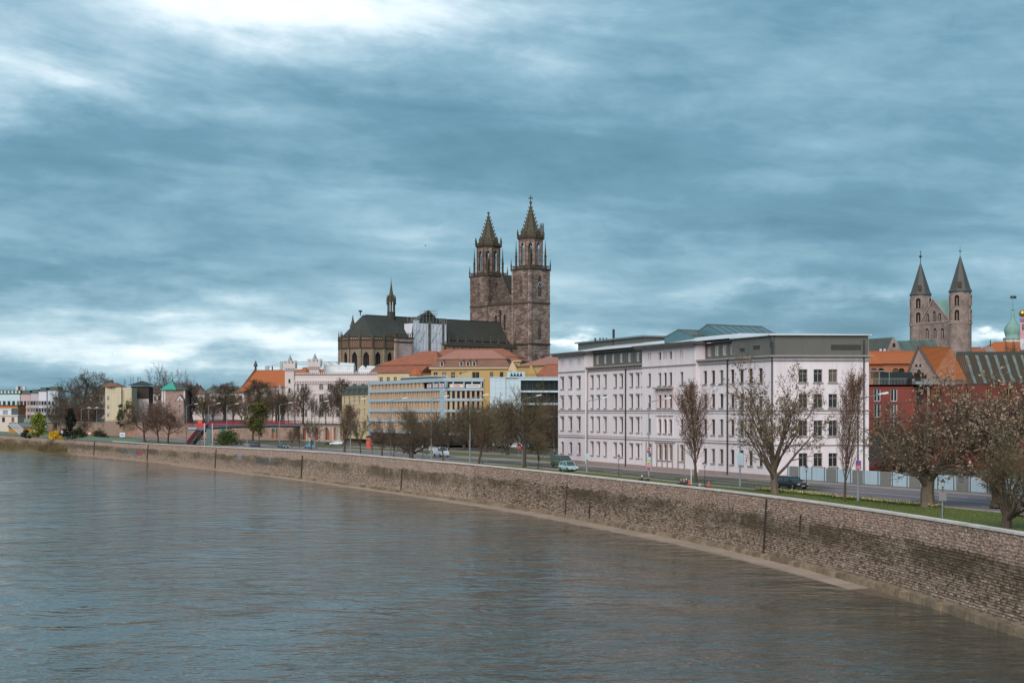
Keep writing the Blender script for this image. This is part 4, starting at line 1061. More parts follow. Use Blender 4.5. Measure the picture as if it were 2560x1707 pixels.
    mb.poly([g.pt(0, 65.6, 0), g.pt(g.L, 65.6, 0), g.pt(g.L/2, 81., 0)]); upart('gable', mb, sandstone_dk, c)
    mb = MB(); mb.quad(g.pt(0, 65.6, -.3), g.pt(g.L/2, 80.9, -.3), g.pt(g.L/2, 80.9, -11), g.pt(0, 65.6, -11)); mb.quad(g.pt(g.L, 65.6, -.3), g.pt(g.L/2, 80.9, -.3), g.pt(g.L/2, 80.9, -11), g.pt(g.L, 65.6, -11))
    part('tower_roof', mb, slate, c)
    # nave, choir: walls and slate roofs
    Dc = 22.3
    def roof(name, e0, e1, hw, z0, z1, hip=0.):
        mb = MB(); a, b_, r0, r1 = Dc-hw, Dc+hw, P(e0, Dc, z1), P(e1-hip, Dc, z1)
        mb.quad(P(e0, a, z0), P(e1, a, z0), r1, r0); mb.quad(P(e1, b_, z0), P(e0, b_, z0), r0, r1)
        mb.add([P(e1, a, z0), P(e1, b_, z0), r1], [(0, 1, 2)]); mb.add([P(e0, a, z0), P(e0, b_, z0), r0], [(0, 2, 1)])
        part(name, mb, slate, c, world=True); part('ridge', MB().bar(P(e0, Dc, z1+.1), P(e1-hip, Dc, z1+.1), .35), iron, c, world=True)
    block('nave_wall', -1, 46, Dc-6.9, Dc+6.9, zb, 46.8, sandstone)
    roof('nave_roof', .3, 46, 7.4, 46.8, 57.)
    block('aisle_wall', -1, 46, Dc-13, Dc-6.9, zb, 43.6, choir_stone)
    mb = MB(); mb.quad(P(0, Dc-13, 43.6), P(46, Dc-13, 43.6), P(46, Dc-7.6, 46.2), P(0, Dc-7.6, 46.2)); part('aisle_roof', mb, slate, c, world=True)
    fn = Facade(c, P2(46, Dc-13.1), P2(0, Dc-13.1)); fn.band(43.6, .5, .3, sandstone_dk, name='aisle_cornice'); fn.band(45.2, .25, .2, spire_stone, name='gallery_rail')
    for i in range(9):
        e_ = 1.5+i*5.2; pinnacle(e_, Dc-13, 43., 6.5, .55)
        mb = MB(); s = fn.L-e_-2.6
        mb.poly([fn.pt(s-1.9, 40.5, .25), fn.pt(s+1.9, 40.5, .25), fn.pt(s, 43.9, .25)]); part('aisle_gable', mb, sandstone_dk, c)
        for j in range(6): mb = MB(); ss = s-2.4+j*.9; fn.box(mb, ss-.1, ss+.1, 44.1, 45.2, -.1, .1); part('baluster', mb, spire_stone, c)
    block('choir_wall', 46, 81, Dc-7.6, Dc+7.6, zb, 46.6, choir_stone)
    roof('choir_roof', 46, 85, 8., 46.6, 57., 3.)
    part('ridge_stripe', MB().quad(P(66.6, Dc-.05, 57.15), P(67.1, Dc-.05, 57.15), P(67.1, Dc-8.2, 46.6), P(66.6, Dc-8.2, 46.6)), verdigris, c, world=True)
    gallery_brown = M('gallery_back_brown', (.22, .11, .08), .9, .4, .6)  # gallery back in a brown darker than the choir stone
    # polygonal apse with ambulatory, tall windows, dwarf gallery, pinnacles
    r = 12.5; ce = 81.; n = 7; pts = [P2(67, Dc-r)]
    for i in range(n+1):
        a = -math.pi/2+math.pi*i/n; pts.append(P2(ce+r*math.cos(a), Dc+r*math.sin(a)))
    pts.append(P2(67, Dc+r)); apex = P(83.5, Dc, 57.)
    for i in range(len(pts)-1):
        f = Facade(c, pts[i+1], pts[i])
        k = 2 if i == 0 else 1
        ops = [((j+.5)*f.L/k, 31.2, 2.7, 8.6, 'pointed') for j in range(k)]
        f.wall(zb, 46.2, ops, choir_stone, name='apse_wall', reveal=.7)
        for o_ in ops: f.window(*o_, 'gothic', glass=glass_dark, frame=sandstone_dk, depth=.55)
        f.band(41.2, .55, .35, sandstone_dk, -.1, f.L+.1, 'gallery_sill', 0); f.band(45.0, .5, .4, sandstone_dk, -.1, f.L+.1, 'gallery_lintel', 0); f.band(46.7, .2, .25, spire_stone, 0, f.L, 'gallery_rail', 0)
        nn = int(f.L/.95); bk = MB(); f.box(bk, .02, f.L-.02, 41.75, 45.0, -.1, .02); part('gallery_back', bk, gallery_brown, c)
        for j in range(nn): mb = MB(); s = (j+.5)*f.L/nn; f.box(mb, s-.17, s+.17, 41.75, 45.0, .06, .32); part('gallery_column', mb, choir_stone, c)
        for j in range(nn): mb = MB(); s = (j+.5)*f.L/nn; f.box(mb, s-.12, s+.12, 45.5, 46.72, .02, .2); part('baluster', mb, spire_stone, c)
        mb = MB(); f.box(mb, -.45, .45, zb, 41., -.2, .8); upart('buttress', mb, choir_stone, c)
        p = f.pt(0, 41., .5)+c.location; part('pinnacle', MB().lathe([(.42, 0), (.42, 4), (.6, 4.1), (.06, 8.5)], 4, p), spire_stone, c, world=True)
        mb = MB(); q0, q1 = pts[i+1], pts[i]; cc = Vector(P2(min(ce, 80), Dc)); 
        def inn(q, t): v = Vector(q); return v+(Vector(P2(ce, Dc))-v)*t if i > 0 and i < len(pts)-2 else v-(-NX if i else NX)*r*t*(1)
        if 0 < i < len(pts)-2:
            mb.add([(*q0, 46.3), (*q1, 46.3), apex], [(0, 1, 2)]); part('apse_roof', mb, slate, c, world=True)
        else:
            sg = 1 if i == 0 else -1
            mb.quad(P(67, Dc-sg*r, 46.3), P(ce, Dc-sg*r, 46.3), apex, P(67, Dc, 57.)); part('apse_roof', mb, slate, c, world=True)
    p = W(901, 793, 649); part('ridge_finial', MB().lathe([(.2, 0), (.25, 1.6), (.9, 2.), (.9, 2.4), (.1, 2.6)], 6, (p.x, p.y, 56.5)), iron, c, world=True)
    p = W(882, 820, 652); part('stair_turret', MB().lathe([(1.2, -6), (1.2, 2.), (1.5, 2.1), (1.3, 2.6), (.5, 5), (.1, 7.6)], 6, (p.x, p.y, 49.5)), spire_stone, c, world=True)
    # square stair tower on the choir's north side
    f1, f2 = Facade(c, P2(75.3, 14), P2(75.3, 7.6)), Facade(c, P2(75.3, 7.6), P2(66, 7.6)); pinkst = masonry('pink_sandstone', (.42, .32, .305), (.5, .40, .40), (.32, .24, .22), 1.2, .6, .04, (.22, .15, .13), .6, .2, .5)
    for f in (f1, f2):
        ops = [(f.L*.3, 35, .6, 3., 'rect'), (f.L*.75, 35, .6, 3., 'rect')] if f is f2 else []
        f.wall(zb, 46.4, ops, pinkst, name='stair_tower_wall', reveal=.4)
        for o_ in ops: f.window(*o_, 'none', glass=glass_dark, depth=.3)
        f.band(44.2, .6, .35, sandstone_dk, name='tower_cornice'); f.band(46.2, .5, .5, sandstone_dk, name='tower_cornice'); f.band(31.4, .5, .5, sandstone_dk, name='string_course')
        for i in range(8): mb = MB(); s = (i+.5)*f.L/8; f.box(mb, s-.2, s+.2, 46.7, 48., .1, .4); part('baluster', mb, spire_stone, c)
        f.band(48., .25, .5, spire_stone, name='gallery_rail', d0=.3)
        for s in (.4, f.L-.4): mb = MB(); f.box(mb, s-.4, s+.4, zb, 46.2, -.1, .3); upart('buttress', mb, choir_stone, c)
    block('stair_tower_core', 66, 75.2, 7.7, 14, zb, 46.3, choir_stone)
    pinnacle(75, 8, 46., 6., .5); pinnacle(66, 8, 46., 6., .5)
    # ridge turret (fleche)
    q = P(67.3, Dc, 55.5); fl = MB().lathe([(1.9, 0), (1.9, 3.2), (2.1, 3.3), (1.5, 3.6), (1.5, 3.7)], 8, q); part('fleche_base', fl, slate, c, world=True)
    for i in range(8):
        a = R(45*i); part('fleche_post', MB().bar((q[0]+1.55*math.cos(a), q[1]+1.55*math.sin(a), 59.), (q[0]+1.55*math.cos(a), q[1]+1.55*math.sin(a), 64.), .5), spire_stone, c, world=True)
        part('pinnacle', MB().lathe([(.3, 0), (.3, 2.5), (.05, 4.5)], 4, (q[0]+1.95*math.cos(a), q[1]+1.95*math.sin(a), 62.5)), spire_stone, c, world=True)
        part('fleche_gable', MB().add([(q[0]+1.7*math.cos(a-R(22)), q[1]+1.7*math.sin(a-R(22)), 64), (q[0]+1.7*math.cos(a+R(22)), q[1]+1.7*math.sin(a+R(22)), 64), (q[0]+1.5*math.cos(a), q[1]+1.5*math.sin(a), 67), (q[0], q[1], 66)], [(0, 1, 2), (0, 2, 3), (1, 3, 2)]), spire_stone, c, world=True)
    part('fleche_spire', MB().lathe([(1.8, 0), (1.35, 1.5), (.72, 4.5), (.12, 9), (.3, 9.2), (.08, 9.6), (.06, 11.)], 8, (q[0], q[1], 64.)), spire_stone, c, world=True)
    # scaffolding hung with white sheets round the north transept: a thing of its own
    s = thing('scaffolding', 'white sheeted scaffolding tower wrapped round the cathedral transept', 'scaffolding', (*P2(53, 14), zb))
    c0 = c; e0, e1, D0, D1 = 43., 63., 11.6, 18.; zt = 54.2
    fe, fn2 = Facade(s, P2(e1, D1), P2(e1, D0)), Facade(s, P2(e1, D0), P2(e0, D0))
    bays = [(fe, 0, fe.L, zt-.6), (fn2, 0, 3.6, zt+.9), (fn2, 3.6, 9.1, zt-.4), (fn2, 10.7, 17.4, zt-.4), (fn2, 18.8, 20., zt-.4)]
    for f, a, b_, z1 in bays:
        nz = 9
        for k in range(nz):
            za, zb2 = lerp(14, z1, k/nz), lerp(14, z1, (k+1)/nz); mb = MB(); m = 6
            for i in range(m+1):
                for z in (za+.03, (za+zb2)/2, zb2-.03): mb.v.append(tuple(f.pt(lerp(a, b_, i/m), z, .06+rnd.uniform(-.08, .08))))
            for i in range(m):
                for j in range(2): q = i*3+j; mb.f.append((q, q+3, q+4, q+1)); mb.mi.append(0)
            part('sheet', mb, sheet_m, s)
            part('brace', MB().bar(f.pt(a+.1, za, .2), f.pt(min(b_, a+3.4)-.1, zb2, .2), .1), scaf, s) if k % 2 and b_-a > 3 else None
    block_in = MB(); poly = [P2(e0+.3, D0+.5), P2(e1-.3, D0+.5), P2(e1-.3, D1), P2(e0+.3, D1)]
    mb = MB(); mb.prism(poly, zb, zt-1.5); o = upart('transept_wall', mb, sandstone_dk, c, world=True)
    gt = MB(); q = [P(e1-.5, D0+.6, zt-1.5), P(e0+.5, D0+.6, zt-1.5), P((e0+e1)/2, D0+.6, zt+6), P((e0+e1)/2, Dc, zt+3), P(e1-.5, Dc, zt-1.5), P(e0+.5, Dc, zt-1.5)]
    gt.add(q, [(0, 1, 2), (1, 5, 3, 2), (0, 2, 3, 4)]); part('transept_roof', gt, slate, c, world=True)
    plank = M('scaffold_plank', (.22, .19, .15), .9, .3, 2.)
    for i in range(11):
        st = i*2.0; top = zt+(2.6 if i not in (4, 5, 6, 7) else 6.2)
        for D in (D0-.1, D0+1.2): part('standard', MB().bar(P(e1-st, D, 14), P(e1-st, D, top), .10), scaf, s, world=True)
    for k in range(10):
        z = 17+k*4.; mb = MB(); f = fn2
        if z > zt+2: continue
        f.box(mb, 0, f.L, z, z+.12, -1.1, -.05); part('deck', mb, plank, s)
        part('ledger', MB().bar(f.pt(0, z+1., .02), f.pt(f.L, z+1., .02), .09), scaf, s)
    for a, b_, z in ((0, 20, zt+1.2), (0, 20, zt+2.3), (7, 15, zt+4.4), (7, 15, zt+5.6)):
        for dd in (0, -1.3, -4): part('ledger', MB().bar(fn2.pt(a, z, dd), fn2.pt(b_, z, dd), .09), scaf, s)
    for a, b_, z in ((0, 20, zt+.3), (7, 15, zt+3.6)): mb = MB(); fn2.box(mb, a, b_, z, z+.1, -4, .1); part('deck', mb, plank, s)
    for i in range(9): part('standard', MB().bar(fn2.pt(i*2.5, zt, -4), fn2.pt(i*2.5, zt+(2.6 if i not in (3, 4, 5) else 6), -4), .1), scaf, s)
    for st in (9.1, 10.7, 17.4, 18.8): part('standard', MB().bar(fn2.pt(st, 14, .1), fn2.pt(st, zt+.6, .1), .14), scaf, s)
cathedral()

# ------------------------------------------------------------------ romanesque twin-towered church on the right
rubble_wall = masonry('monastery_rubble', (.34, .26, .235), (.46, .36, .345), (.20, .145, .115), .42, .26, .045, (.14, .10, .07), .75, .45, .9, jitter=.22)
def twin_church():
    zb = 7.
    c = thing('monastery_church', 'pale stone church with two round towers and dark pointed cones', 'church', (114, 381, zb))
    for px, Y, r, ye, yt, yf, label in ((2301.2, 390, 2.72, 736, 657, 627, ''), (2400.4, 372, 2.74, 728, 640, 615, '')):
        x = X_(px, Y); m = FPX/Y; ze, zt, zf = Z_(ye, Y), Z_(yt, Y), Z_(yf, Y); zs = Z_(805 if Y < 380 else 810, Y)
        mb = MB(); n = 28; zl = [zb, zs, zs+.3, ze]; vs = []
        for rr, z in ((r*1.04, zb), (r*1.04, zs-.4), (r*1.10, zs-.1), (r*1.10, zs+.25), (r*.99, zs+.3), (r*.99, ze)):
            vs.append((rr, z))
        k = 0; mb.uv = []
        for rr, z in vs:
            for i in range(n+1):
                a = 2*math.pi*i/n; mb.v.append((x+rr*math.cos(a), Y+rr*math.sin(a), z)); mb.uv.append((a*rr, z))
        for j in range(len(vs)-1):
            for i in range(n): q = j*(n+1)+i; mb.f.append((q, q+1, q+n+2, q+n+1)); mb.mi.append(0)
        part('tower_wall', mb, rubble_wall, c, world=True)
        cone = MB().lathe([(r*1.14, -.25), (r*1.15, -.1), (r*1.0, .6), (r*.55, (zt-ze)*.5), (.10, zt-ze)], 8, (x, Y, ze), R(10)); part('cone_roof', cone, M('lead_roof', (.060, .062, .058), .55, .5, .4, col2=(.09, .09, .085)), c, world=True)
        fin = MB().tube([(x, Y, zt-.3), (x, Y, zf)], .09, 6); fin.lathe([(.02, -.42), (.33, -.2), (.40, 0), (.33, .2), (.02, .42)], 10, (x, Y, lerp(zt, zf, .52))); part('finial', fin, verdigris if Y < 380 else iron, c, world=True)
        # paired belfry openings: flat panels on the round wall, inner shade painted near-black
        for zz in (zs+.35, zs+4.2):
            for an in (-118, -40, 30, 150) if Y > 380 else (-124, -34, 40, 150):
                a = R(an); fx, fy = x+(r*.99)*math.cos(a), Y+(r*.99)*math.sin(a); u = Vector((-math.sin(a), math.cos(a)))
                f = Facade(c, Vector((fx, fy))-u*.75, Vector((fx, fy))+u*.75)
                o = f.window(.75, zz, 1.3, 2.7, 'round', 'none', glass=M('opening_shade', (.02, .014, .01), .9), depth=-.02, name='belfry_shade_panel')
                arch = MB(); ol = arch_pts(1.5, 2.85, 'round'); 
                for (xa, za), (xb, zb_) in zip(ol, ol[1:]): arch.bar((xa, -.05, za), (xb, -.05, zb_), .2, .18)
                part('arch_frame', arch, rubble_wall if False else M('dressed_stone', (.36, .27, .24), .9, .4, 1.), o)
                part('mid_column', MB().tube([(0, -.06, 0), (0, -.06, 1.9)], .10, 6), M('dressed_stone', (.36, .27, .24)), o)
        mb = MB(); mb.cbox((x-.9, Y-r*.86, ze+1.6), .9, .6, 1.4, R(-20)); part('cone_dormer', mb, M('dormer_brown', (.07, .045, .035), .8), c, world=True)
        # corbel table
        for i in range(30):
            a = 2*math.pi*i/30
            if math.sin(a) > .35: continue
            mb = MB().cbox((x+r*1.1*math.cos(a), Y+r*1.1*math.sin(a), zs-.35), .22, .28, .4, a); part('corbel', mb, M('dressed_stone', (.36, .27, .24)), c, world=True)
    # gabled front between them
    A, B = (X_(2299, 386), 386.), (X_(2376, 374), 374.); f = Facade(c, A, B); zg = f.z_(2334, 806); zp = f.z_(2334, 749)
    ops = []
    for px in (2317.5, 2337, 2355.5): ops.append((f.s_(px), f.z_(px, 846), 1.35, 2.75, 'round'))
    g_ops = [(f.s_(px), f.z_(px, 806)+.1, .95, h, 'round') for px, h in ((2320, 2.3), (2336, 3.0), (2350, 2.4))]
    f.wall(zb, zg, ops, rubble_wall, reveal=.5)
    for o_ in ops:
        o = f.window(*o_, 'none', glass=M('opening_shade', (.02, .014, .01), .9), depth=.45); part('mid_column', MB().tube([(.1, .05, 0), (.1, .05, 2.2)], .1, 6), M('dressed_stone', (.36, .27, .24)), o)
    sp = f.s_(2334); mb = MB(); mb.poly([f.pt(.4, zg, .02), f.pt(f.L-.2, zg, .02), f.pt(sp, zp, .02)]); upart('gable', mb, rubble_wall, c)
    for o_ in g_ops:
        o = f.window(*o_, 'none', glass=M('opening_shade', (.02, .014, .01), .9), depth=-.06); part('mid_column', MB().tube([(0, -.1, 0), (0, -.1, o_[3]*.8)], .09, 6), M('dressed_stone', (.36, .27, .24)), o)  # gable openings are flat panels too, their inner shade painted on
    f.band(zg-.15, .3, .2, M('dressed_stone', (.36, .27, .24)), 0, f.L)
    for i in range(18): mb = MB(); s = (i+.5)*f.L/18; f.box(mb, s-.1, s+.1, zg-.5, zg-.15, 0, .16); part('corbel', mb, M('dressed_stone', (.36, .27, .24)), c)
    for s, z in ((.2, zg), (f.L, zg)): part('gable_coping', MB().bar(f.pt(s, z, .1), f.pt(sp, zp+.1, .1), .3), M('dressed_stone', (.36, .27, .24)), c)
    mb = MB(); L2 = 5.5
    mb.quad(f.pt(f.L, zg, -.2), f.pt(sp, zp, -.2), f.pt(sp, zp, -L2), f.pt(f.L, zg, -L2)); mb.quad(f.pt(.2, zg, -.2), f.pt(sp, zp, -.2), f.pt(sp, zp, -L2), f.pt(.2, zg, -L2)); part('copper_roof', mb, verdigris, c)
    for i in range(9): t = i/8; part('roof_seam', MB().bar(f.pt(f.L, zg+.05, -.3-t*(L2-.5)), f.pt(sp, zp+.05, -.3-t*(L2-.5)), .07), verdigris, c)
twin_church()
# ------------------------------------------------------------------ other buildings
tile_orange = M('tile_orange', (.36, .105, .038), .85, .5, .35, .3, 4., col2=(.30, .10, .04), streak=.15)
tile_red = M('tile_red', (.30, .105, .062), .85, .8, .35, .3, 4., col2=(.17, .075, .052), streak=.3)
tile_pale = M('tile_pale', (.31, .15, .115), .85, .5, .3, .3, 4., col2=(.26, .115, .085))
tile_brown = M('tile_brown', (.20, .105, .075), .85, .6, .4, .3, 4., col2=(.12, .075, .055), streak=.2)
yellow_m = M('yellow_render', (.46, .30, .12), .85, .4, .3, col2=(.38, .25, .11), streak=.2)
yellow_lt = M('yellow_light', (.54, .42, .25), .85, .4, .3, col2=(.44, .33, .20), streak=.2)
cream_m = M('cream_render', (.58, .44, .30), .85, .35, .3, streak=.15)
castle_m = M('castle_render', (.58, .50, .49), .85, .4, .15, .1, 6., col2=(.50, .40, .38), streak=.12)
blue_panel = M('blue_panel', (.36, .445, .495), .5, .3, .3, col2=(.30, .375, .42), streak=.15)
pale_blue = M('pale_blue', (.48, .58, .64), .45, .3, .2, col2=(.42, .50, .55), streak=.1)
tan_panel = M('tan_panel', (.50, .35, .24), .8, .3, .8, col2=(.42, .28, .19), rand=.08)
brick_m = masonry('terrace_brick', (.30, .17, .125), (.40, .25, .20), (.30, .22, .18), .5, .25, .04, (.12, .09, .06), .7, .2, .4)
red_panel = M('red_panel', (.22, .052, .038), .7, .5, .3, col2=(.15, .042, .032), streak=.15)
brick_red = masonry('church_brick', (.38, .13, .06), (.44, .17, .08), (.30, .15, .09), .5, .15, .02, (.2, .08, .05), .4, .3, .3)
banner_m = M('banner_white', (.66, .63, .60), .6); banner_red = M('banner_red', (.55, .04, .06), .6); banner_dark = M('banner_dark', (.10, .09, .10), .6)
cream_panel = M('banner_cream', (.62, .56, .40), .6)

def text_part(name, txt, size, mat, parent, loc, rz, bold=0.):
    cu = bpy.data.curves.new(name, 'FONT'); cu.body = txt; cu.size = size; cu.align_x = 'CENTER'; cu.align_y = 'CENTER'; cu.extrude = .01; cu.offset = bold
    o = bpy.data.objects.new(name, cu); COL.objects.link(o); o.parent = parent; o.location = loc; o.rotation_euler = (R(90), 0, rz); cu.materials.append(mat)
    bpy.context.view_layer.update()
    me = bpy.data.meshes.new_from_object(o.evaluated_get(bpy.context.evaluated_depsgraph_get())); bpy.data.objects.remove(o)
    me.name = name; q = put(name, me, parent, loc); q.rotation_euler = (R(90), 0, rz)
    return q

def gable_roof(name, parent, A, B, depth, z0, z1, mat, over=.4, hip0=0., hip1=0., ridge=True):
    """pitched roof over a rectangle whose front edge runs A->B (plan, world), ridge parallel to A-B"""
    f = Facade(parent, A, B); mb = MB(); L = f.L
    a0, a1 = -over, L+over; m = -depth/2
    p = [f.pt(a0, z0, over), f.pt(a1, z0, over), f.pt(a1, z0, -depth-over), f.pt(a0, z0, -depth-over), f.pt(a0+hip0, z1, m), f.pt(a1-hip1, z1, m)]
    mb.add(p, [(0, 1, 5, 4), (2, 3, 4, 5), (1, 2, 5), (3, 0, 4)])
    o = part(name, mb, mat, parent)
    if ridge: part('ridge', MB().bar(p[4]+Vector((0, 0, .08)), p[5]+Vector((0, 0, .08)), .3), mat, parent)
    return f
def body(parent, pts, z0, z1, mat, name='wall'):
    mb = MB(); mb.prism([tuple(p) for p in pts], z0, z1); return upart(name, mb, mat, parent, world=True)

def plain_building(name, label, A, B, depth, z0, z1, wall_m, cols, rows, ww, hh, roof_m=None, roof_h=0., hip=0., style='cross', frame=None, kind='rect', sill=None, cat='building', glass=None, group=None, side=None):
    """block with windows on the front (A->B) and, on request, on a side; hipped, gabled or flat roof"""
    A, B = Vector(A), Vector(B); m = (A+B)/2
    b = thing(name, label, cat, (m.x, m.y, z0), group=group)
    f = Facade(b, A, B); ops = []
    for r in rows:
        for i in range(cols): ops.append(((i+.5)*f.L/cols, r, ww, hh, kind))
    f.wall(z0, z1, ops, wall_m, reveal=.2)
    for o in ops: f.window(*o, style, frame=frame, depth=.18, sill=sill, glass=glass)
    n = f.n; C, D = B-n*depth, A-n*depth
    for p, q in ((B, C), (C, D), (D, A)):
        g = Facade(b, p, q); g.wall(z0, z1, [], wall_m)
    if roof_m:
        if roof_h > 0: gable_roof('roof', b, A, B, depth, z1, z1+roof_h, roof_m, .4, hip, hip)
        else:
            mb = MB(); f.box(mb, -.25, f.L+.25, z1, z1+.35, -depth-.25, .25); part('roof', mb, roof_m, b)
    return b, f

def cdu_building():
    A, B, C = (-35.6, 354.), (-14.9, 310.), (-6.3, 310.5); zb = 5.8
    b = thing('office_building', 'light blue framed office block with tan panels and party banners on its top floor', 'building', (-18, 330, zb))
    F = Facade(b, A, B); G = Facade(b, B, C); zt = F.z_(1110, 946)
    fl = [zb+.2, 9.55, 12.35, 15.15, 17.55]        # floor bands
    fl = [F.z_(1110, y) for y in (1085, 1055, 1028, 1000, 974)]; zt = F.z_(1110, 949)
    core = body(b, [F.A-F.n*.6, F.B-F.n*.6+G.u*.3, Vector(C)-G.n*.6, Vector(C)+Vector((0, 16)), F.A+Vector((14, 8))], zb, zt-.1, glass_dark, 'glazing_core')
    for f, sec in ((F, 0), (G, 1)):
        for z in fl+[zt-.2]: f.band(z-.20, .58 if z < zt-1 else .8, .16, blue_panel, -.1, f.L+.1, 'floor_band', -.5)
    for f, sec in ((F, 0), (G, 1)):
        for i in range(5):
            z0, z1 = fl[i]+.37, (fl[i+1] if i < 4 else zt-.2)-.2
            n = (26 if i % 2 == 0 else 34) if sec == 0 else 8
            if sec == 0 and i == 4: n = 20
            for k in range(n):
                a = (k+.5)*f.L/n; w = f.L/n*(.56 if i % 2 == 0 else .42)
                if sec == 0 and i == 4 and k > 14: continue
                if sec == 1 and i == 4: continue
                mb = MB(); f.box(mb, a-w/2, a+w/2, z0, z1, -.5, -.05 if k % 2 else 0); part('wall_panel', mb, tan_panel, b)
    # end wall and roof
    mb = MB(); F.box(mb, -.05, .5, zb, zt+.4, -.5, .2); part('corner_pier', mb, blue_panel, b)
    for px in (1122,): s = F.s_(1109); mb = MB(); F.box(mb, s-1.4, s+.2, fl[0], fl[4], -.3, .3); part('corner_pier', mb, blue_panel, b)
    body(b, [F.A-F.n*.3, F.B-F.n*.3, Vector(C)-G.n*.2, Vector(C)+Vector((0, 16)), F.A+Vector((14, 8))], zt-.1, zt+.25, M('roof_gravel', (.22, .22, .21), .9, .4, .5), 'roof')
    K = Facade(b, (-27, 345), (-19, 328)); mb = MB(); K.box(mb, 0, K.L, zt+.2, zt+1.1, -4, 0); part('roof_unit', mb, galv, b); mb = MB(); K.box(mb, -.5, K.L+.5, zt+1.1, zt+1.3, -4.4, .4); part('unit_roof', mb, roof_white, b)
    # terrace of the top floor: posts, party banners
    zt0, z4 = fl[4]+.5, fl[4]
    for px, f in ((1074, F), (1090, F), (1106, F)):
        s = f.s_(px); w = 1.55; mb = MB(); f.box(mb, s-w/2-.6, s+w/2+.2, zt0+.05, zt0+.85, .0, .05); o = part('banner', mb, banner_m, b)
        t = text_part('lettering', 'CDU', .66, banner_red, o, f.pt(s-.2, zt0+.45, .07), f.rz, .012)
    s = G.s_(1147)
    def gs(px): return G.s_(px)
    mb = MB(); G.box(mb, gs(1124), gs(1159), zt0-.05, zt0+.75, .1, .15); o = part('banner', mb, cream_panel, b)
    mb = MB(); G.box(mb, gs(1128), gs(1155), zt0+.02, zt0+.70, .15, .17); part('banner_field', mb, banner_m, b)
    text_part('lettering', 'CDU', .72, banner_red, o, G.pt(gs(1142), zt0+.36, .18), G.rz, .02)
    mb = MB(); G.box(mb, gs(1165), gs(1201), zt0-.05, zt0+.72, .1, .15); o = part('banner', mb, banner_m, b)
    mb = MB()
    for i in range(9): a = lerp(gs(1169), gs(1197), i/9); G.box(mb, a, a+.19, zt0+.28, zt0+.46, .15, .165)
    m_ = part('small_print', mb, banner_dark, o); m_['kind'] = 'stuff'
    for px in (1118, 1133, 1160, 1180, 1203): s = gs(px); mb = MB(); G.box(mb, s-.15, s+.15, zt0, zt, -.2, .05); part('post', mb, blue_panel, b)
    for px in (1083, 1098, 1113): s = F.s_(px); mb = MB(); F.box(mb, s-.22, s+.22, zt0, zt, -.2, .05); part('post', mb, blue_panel, b)
cdu_building()

def modern_block():
    zb = 5.9; Y = 300.
    b = thing('gallery_building', 'plain pale blue metal clad block with dark ribbon glazing next to the white office building', 'building', (X_(1310, Y), Y+6, zb))
    zt = Z_(944, Y)
    f = Facade(b, (X_(1225, Y), Y), (X_(1264, Y), Y)); f.wall(zb, zt, [], pale_blue)
    f2 = Facade(b, (X_(1264, Y), Y+.25), (X_(1296, Y), Y+.25)); f2.wall(zb, zt, [], pale_blue)
    x0, x1 = X_(1296, Y), X_(1420, Y)
    body(b, [(x0, Y+.9), (x1, Y+.9), (x1, Y+14), (X_(1225, Y), Y+14), (X_(1225, Y), Y+.35), (x0, Y+.35)], zb, zt-.02, glass_dark, 'glazing_core')
    g = Facade(b, (x0, Y+.3), (x1, Y+.3))
    for y0, y1 in ((944, 950.5), (976, 980.5), (1007, 1012), (1039, 1043), (1070, 1075)): z0, z1 = Z_(y1, Y), Z_(y0, Y); g.band(z0, z1-z0, .25, pale_blue, 0, g.L, 'floor_band', -1)
    mb = MB(); g.box(mb, -.1, .5, zb, zt, -.8, .2); part('edge_pier', mb, pale_blue, b)
    for i in range(9):
        for k, (y0, y1) in enumerate(((950.5, 976), (980.5, 1007), (1012, 1039), (1043, 1070))):
            s = (i+.6)*g.L/9; mb = MB(); g.box(mb, s-.05, s+.05, Z_(y1, Y), Z_(y0, Y), -.5, -.35); part('mullion', mb, dark_frame, b)
    # joints of the cladding are open grooves: thin dark strips set into the panel faces
    for f_ in (f, f2):
        for z in (Z_(951, Y), Z_(971, Y), Z_(983, Y), Z_(1010, Y)): f_.band(z, .035, .006, galv, 0, f_.L, 'cladding_joint')
        for i in range(1, 3): s = i*f_.L/3; mb = MB(); f_.box(mb, s-.015, s+.015, zb, zt, -.02, .006); part('cladding_joint', mb, galv, b)
    body(b, [(X_(1225, Y)-.1, Y-.1), (x1, Y-.05), (x1, Y+14), (X_(1225, Y)-.1, Y+14)], zt, zt+.15, pale_blue, 'roof')
    K = Facade(b, (X_(1268, Y+5), Y+5), (X_(1312, Y+5), Y+5)); mb = MB(); K.box(mb, 0, K.L, zt+.1, zt+1.4, -3, 0); part('roof_unit', mb, blue_panel, b)
    for i in range(4): s = (i+1.4)*K.L/5.6; mb = MB(); mb.poly([K.pt(s-.35, zt+.4, .03), K.pt(s+.35, zt+.4, .03), K.pt(s, zt+1.25, .03)]); part('unit_opening', mb, glass_dark, b)
    for i in range(12): s = x0+i*.55; part('roof_rail', MB().bar((X_(1315, Y+4)+i*.32, Y+4, zt), (X_(1315, Y+4)+i*.32, Y+4, zt+.8), .05), iron, b, world=True)
    part('roof_rail', MB().bar((X_(1315, Y+4), Y+4, zt+.8), (X_(1360, Y+4), Y+4, zt+.8), .06), iron, b, world=True)
modern_block()

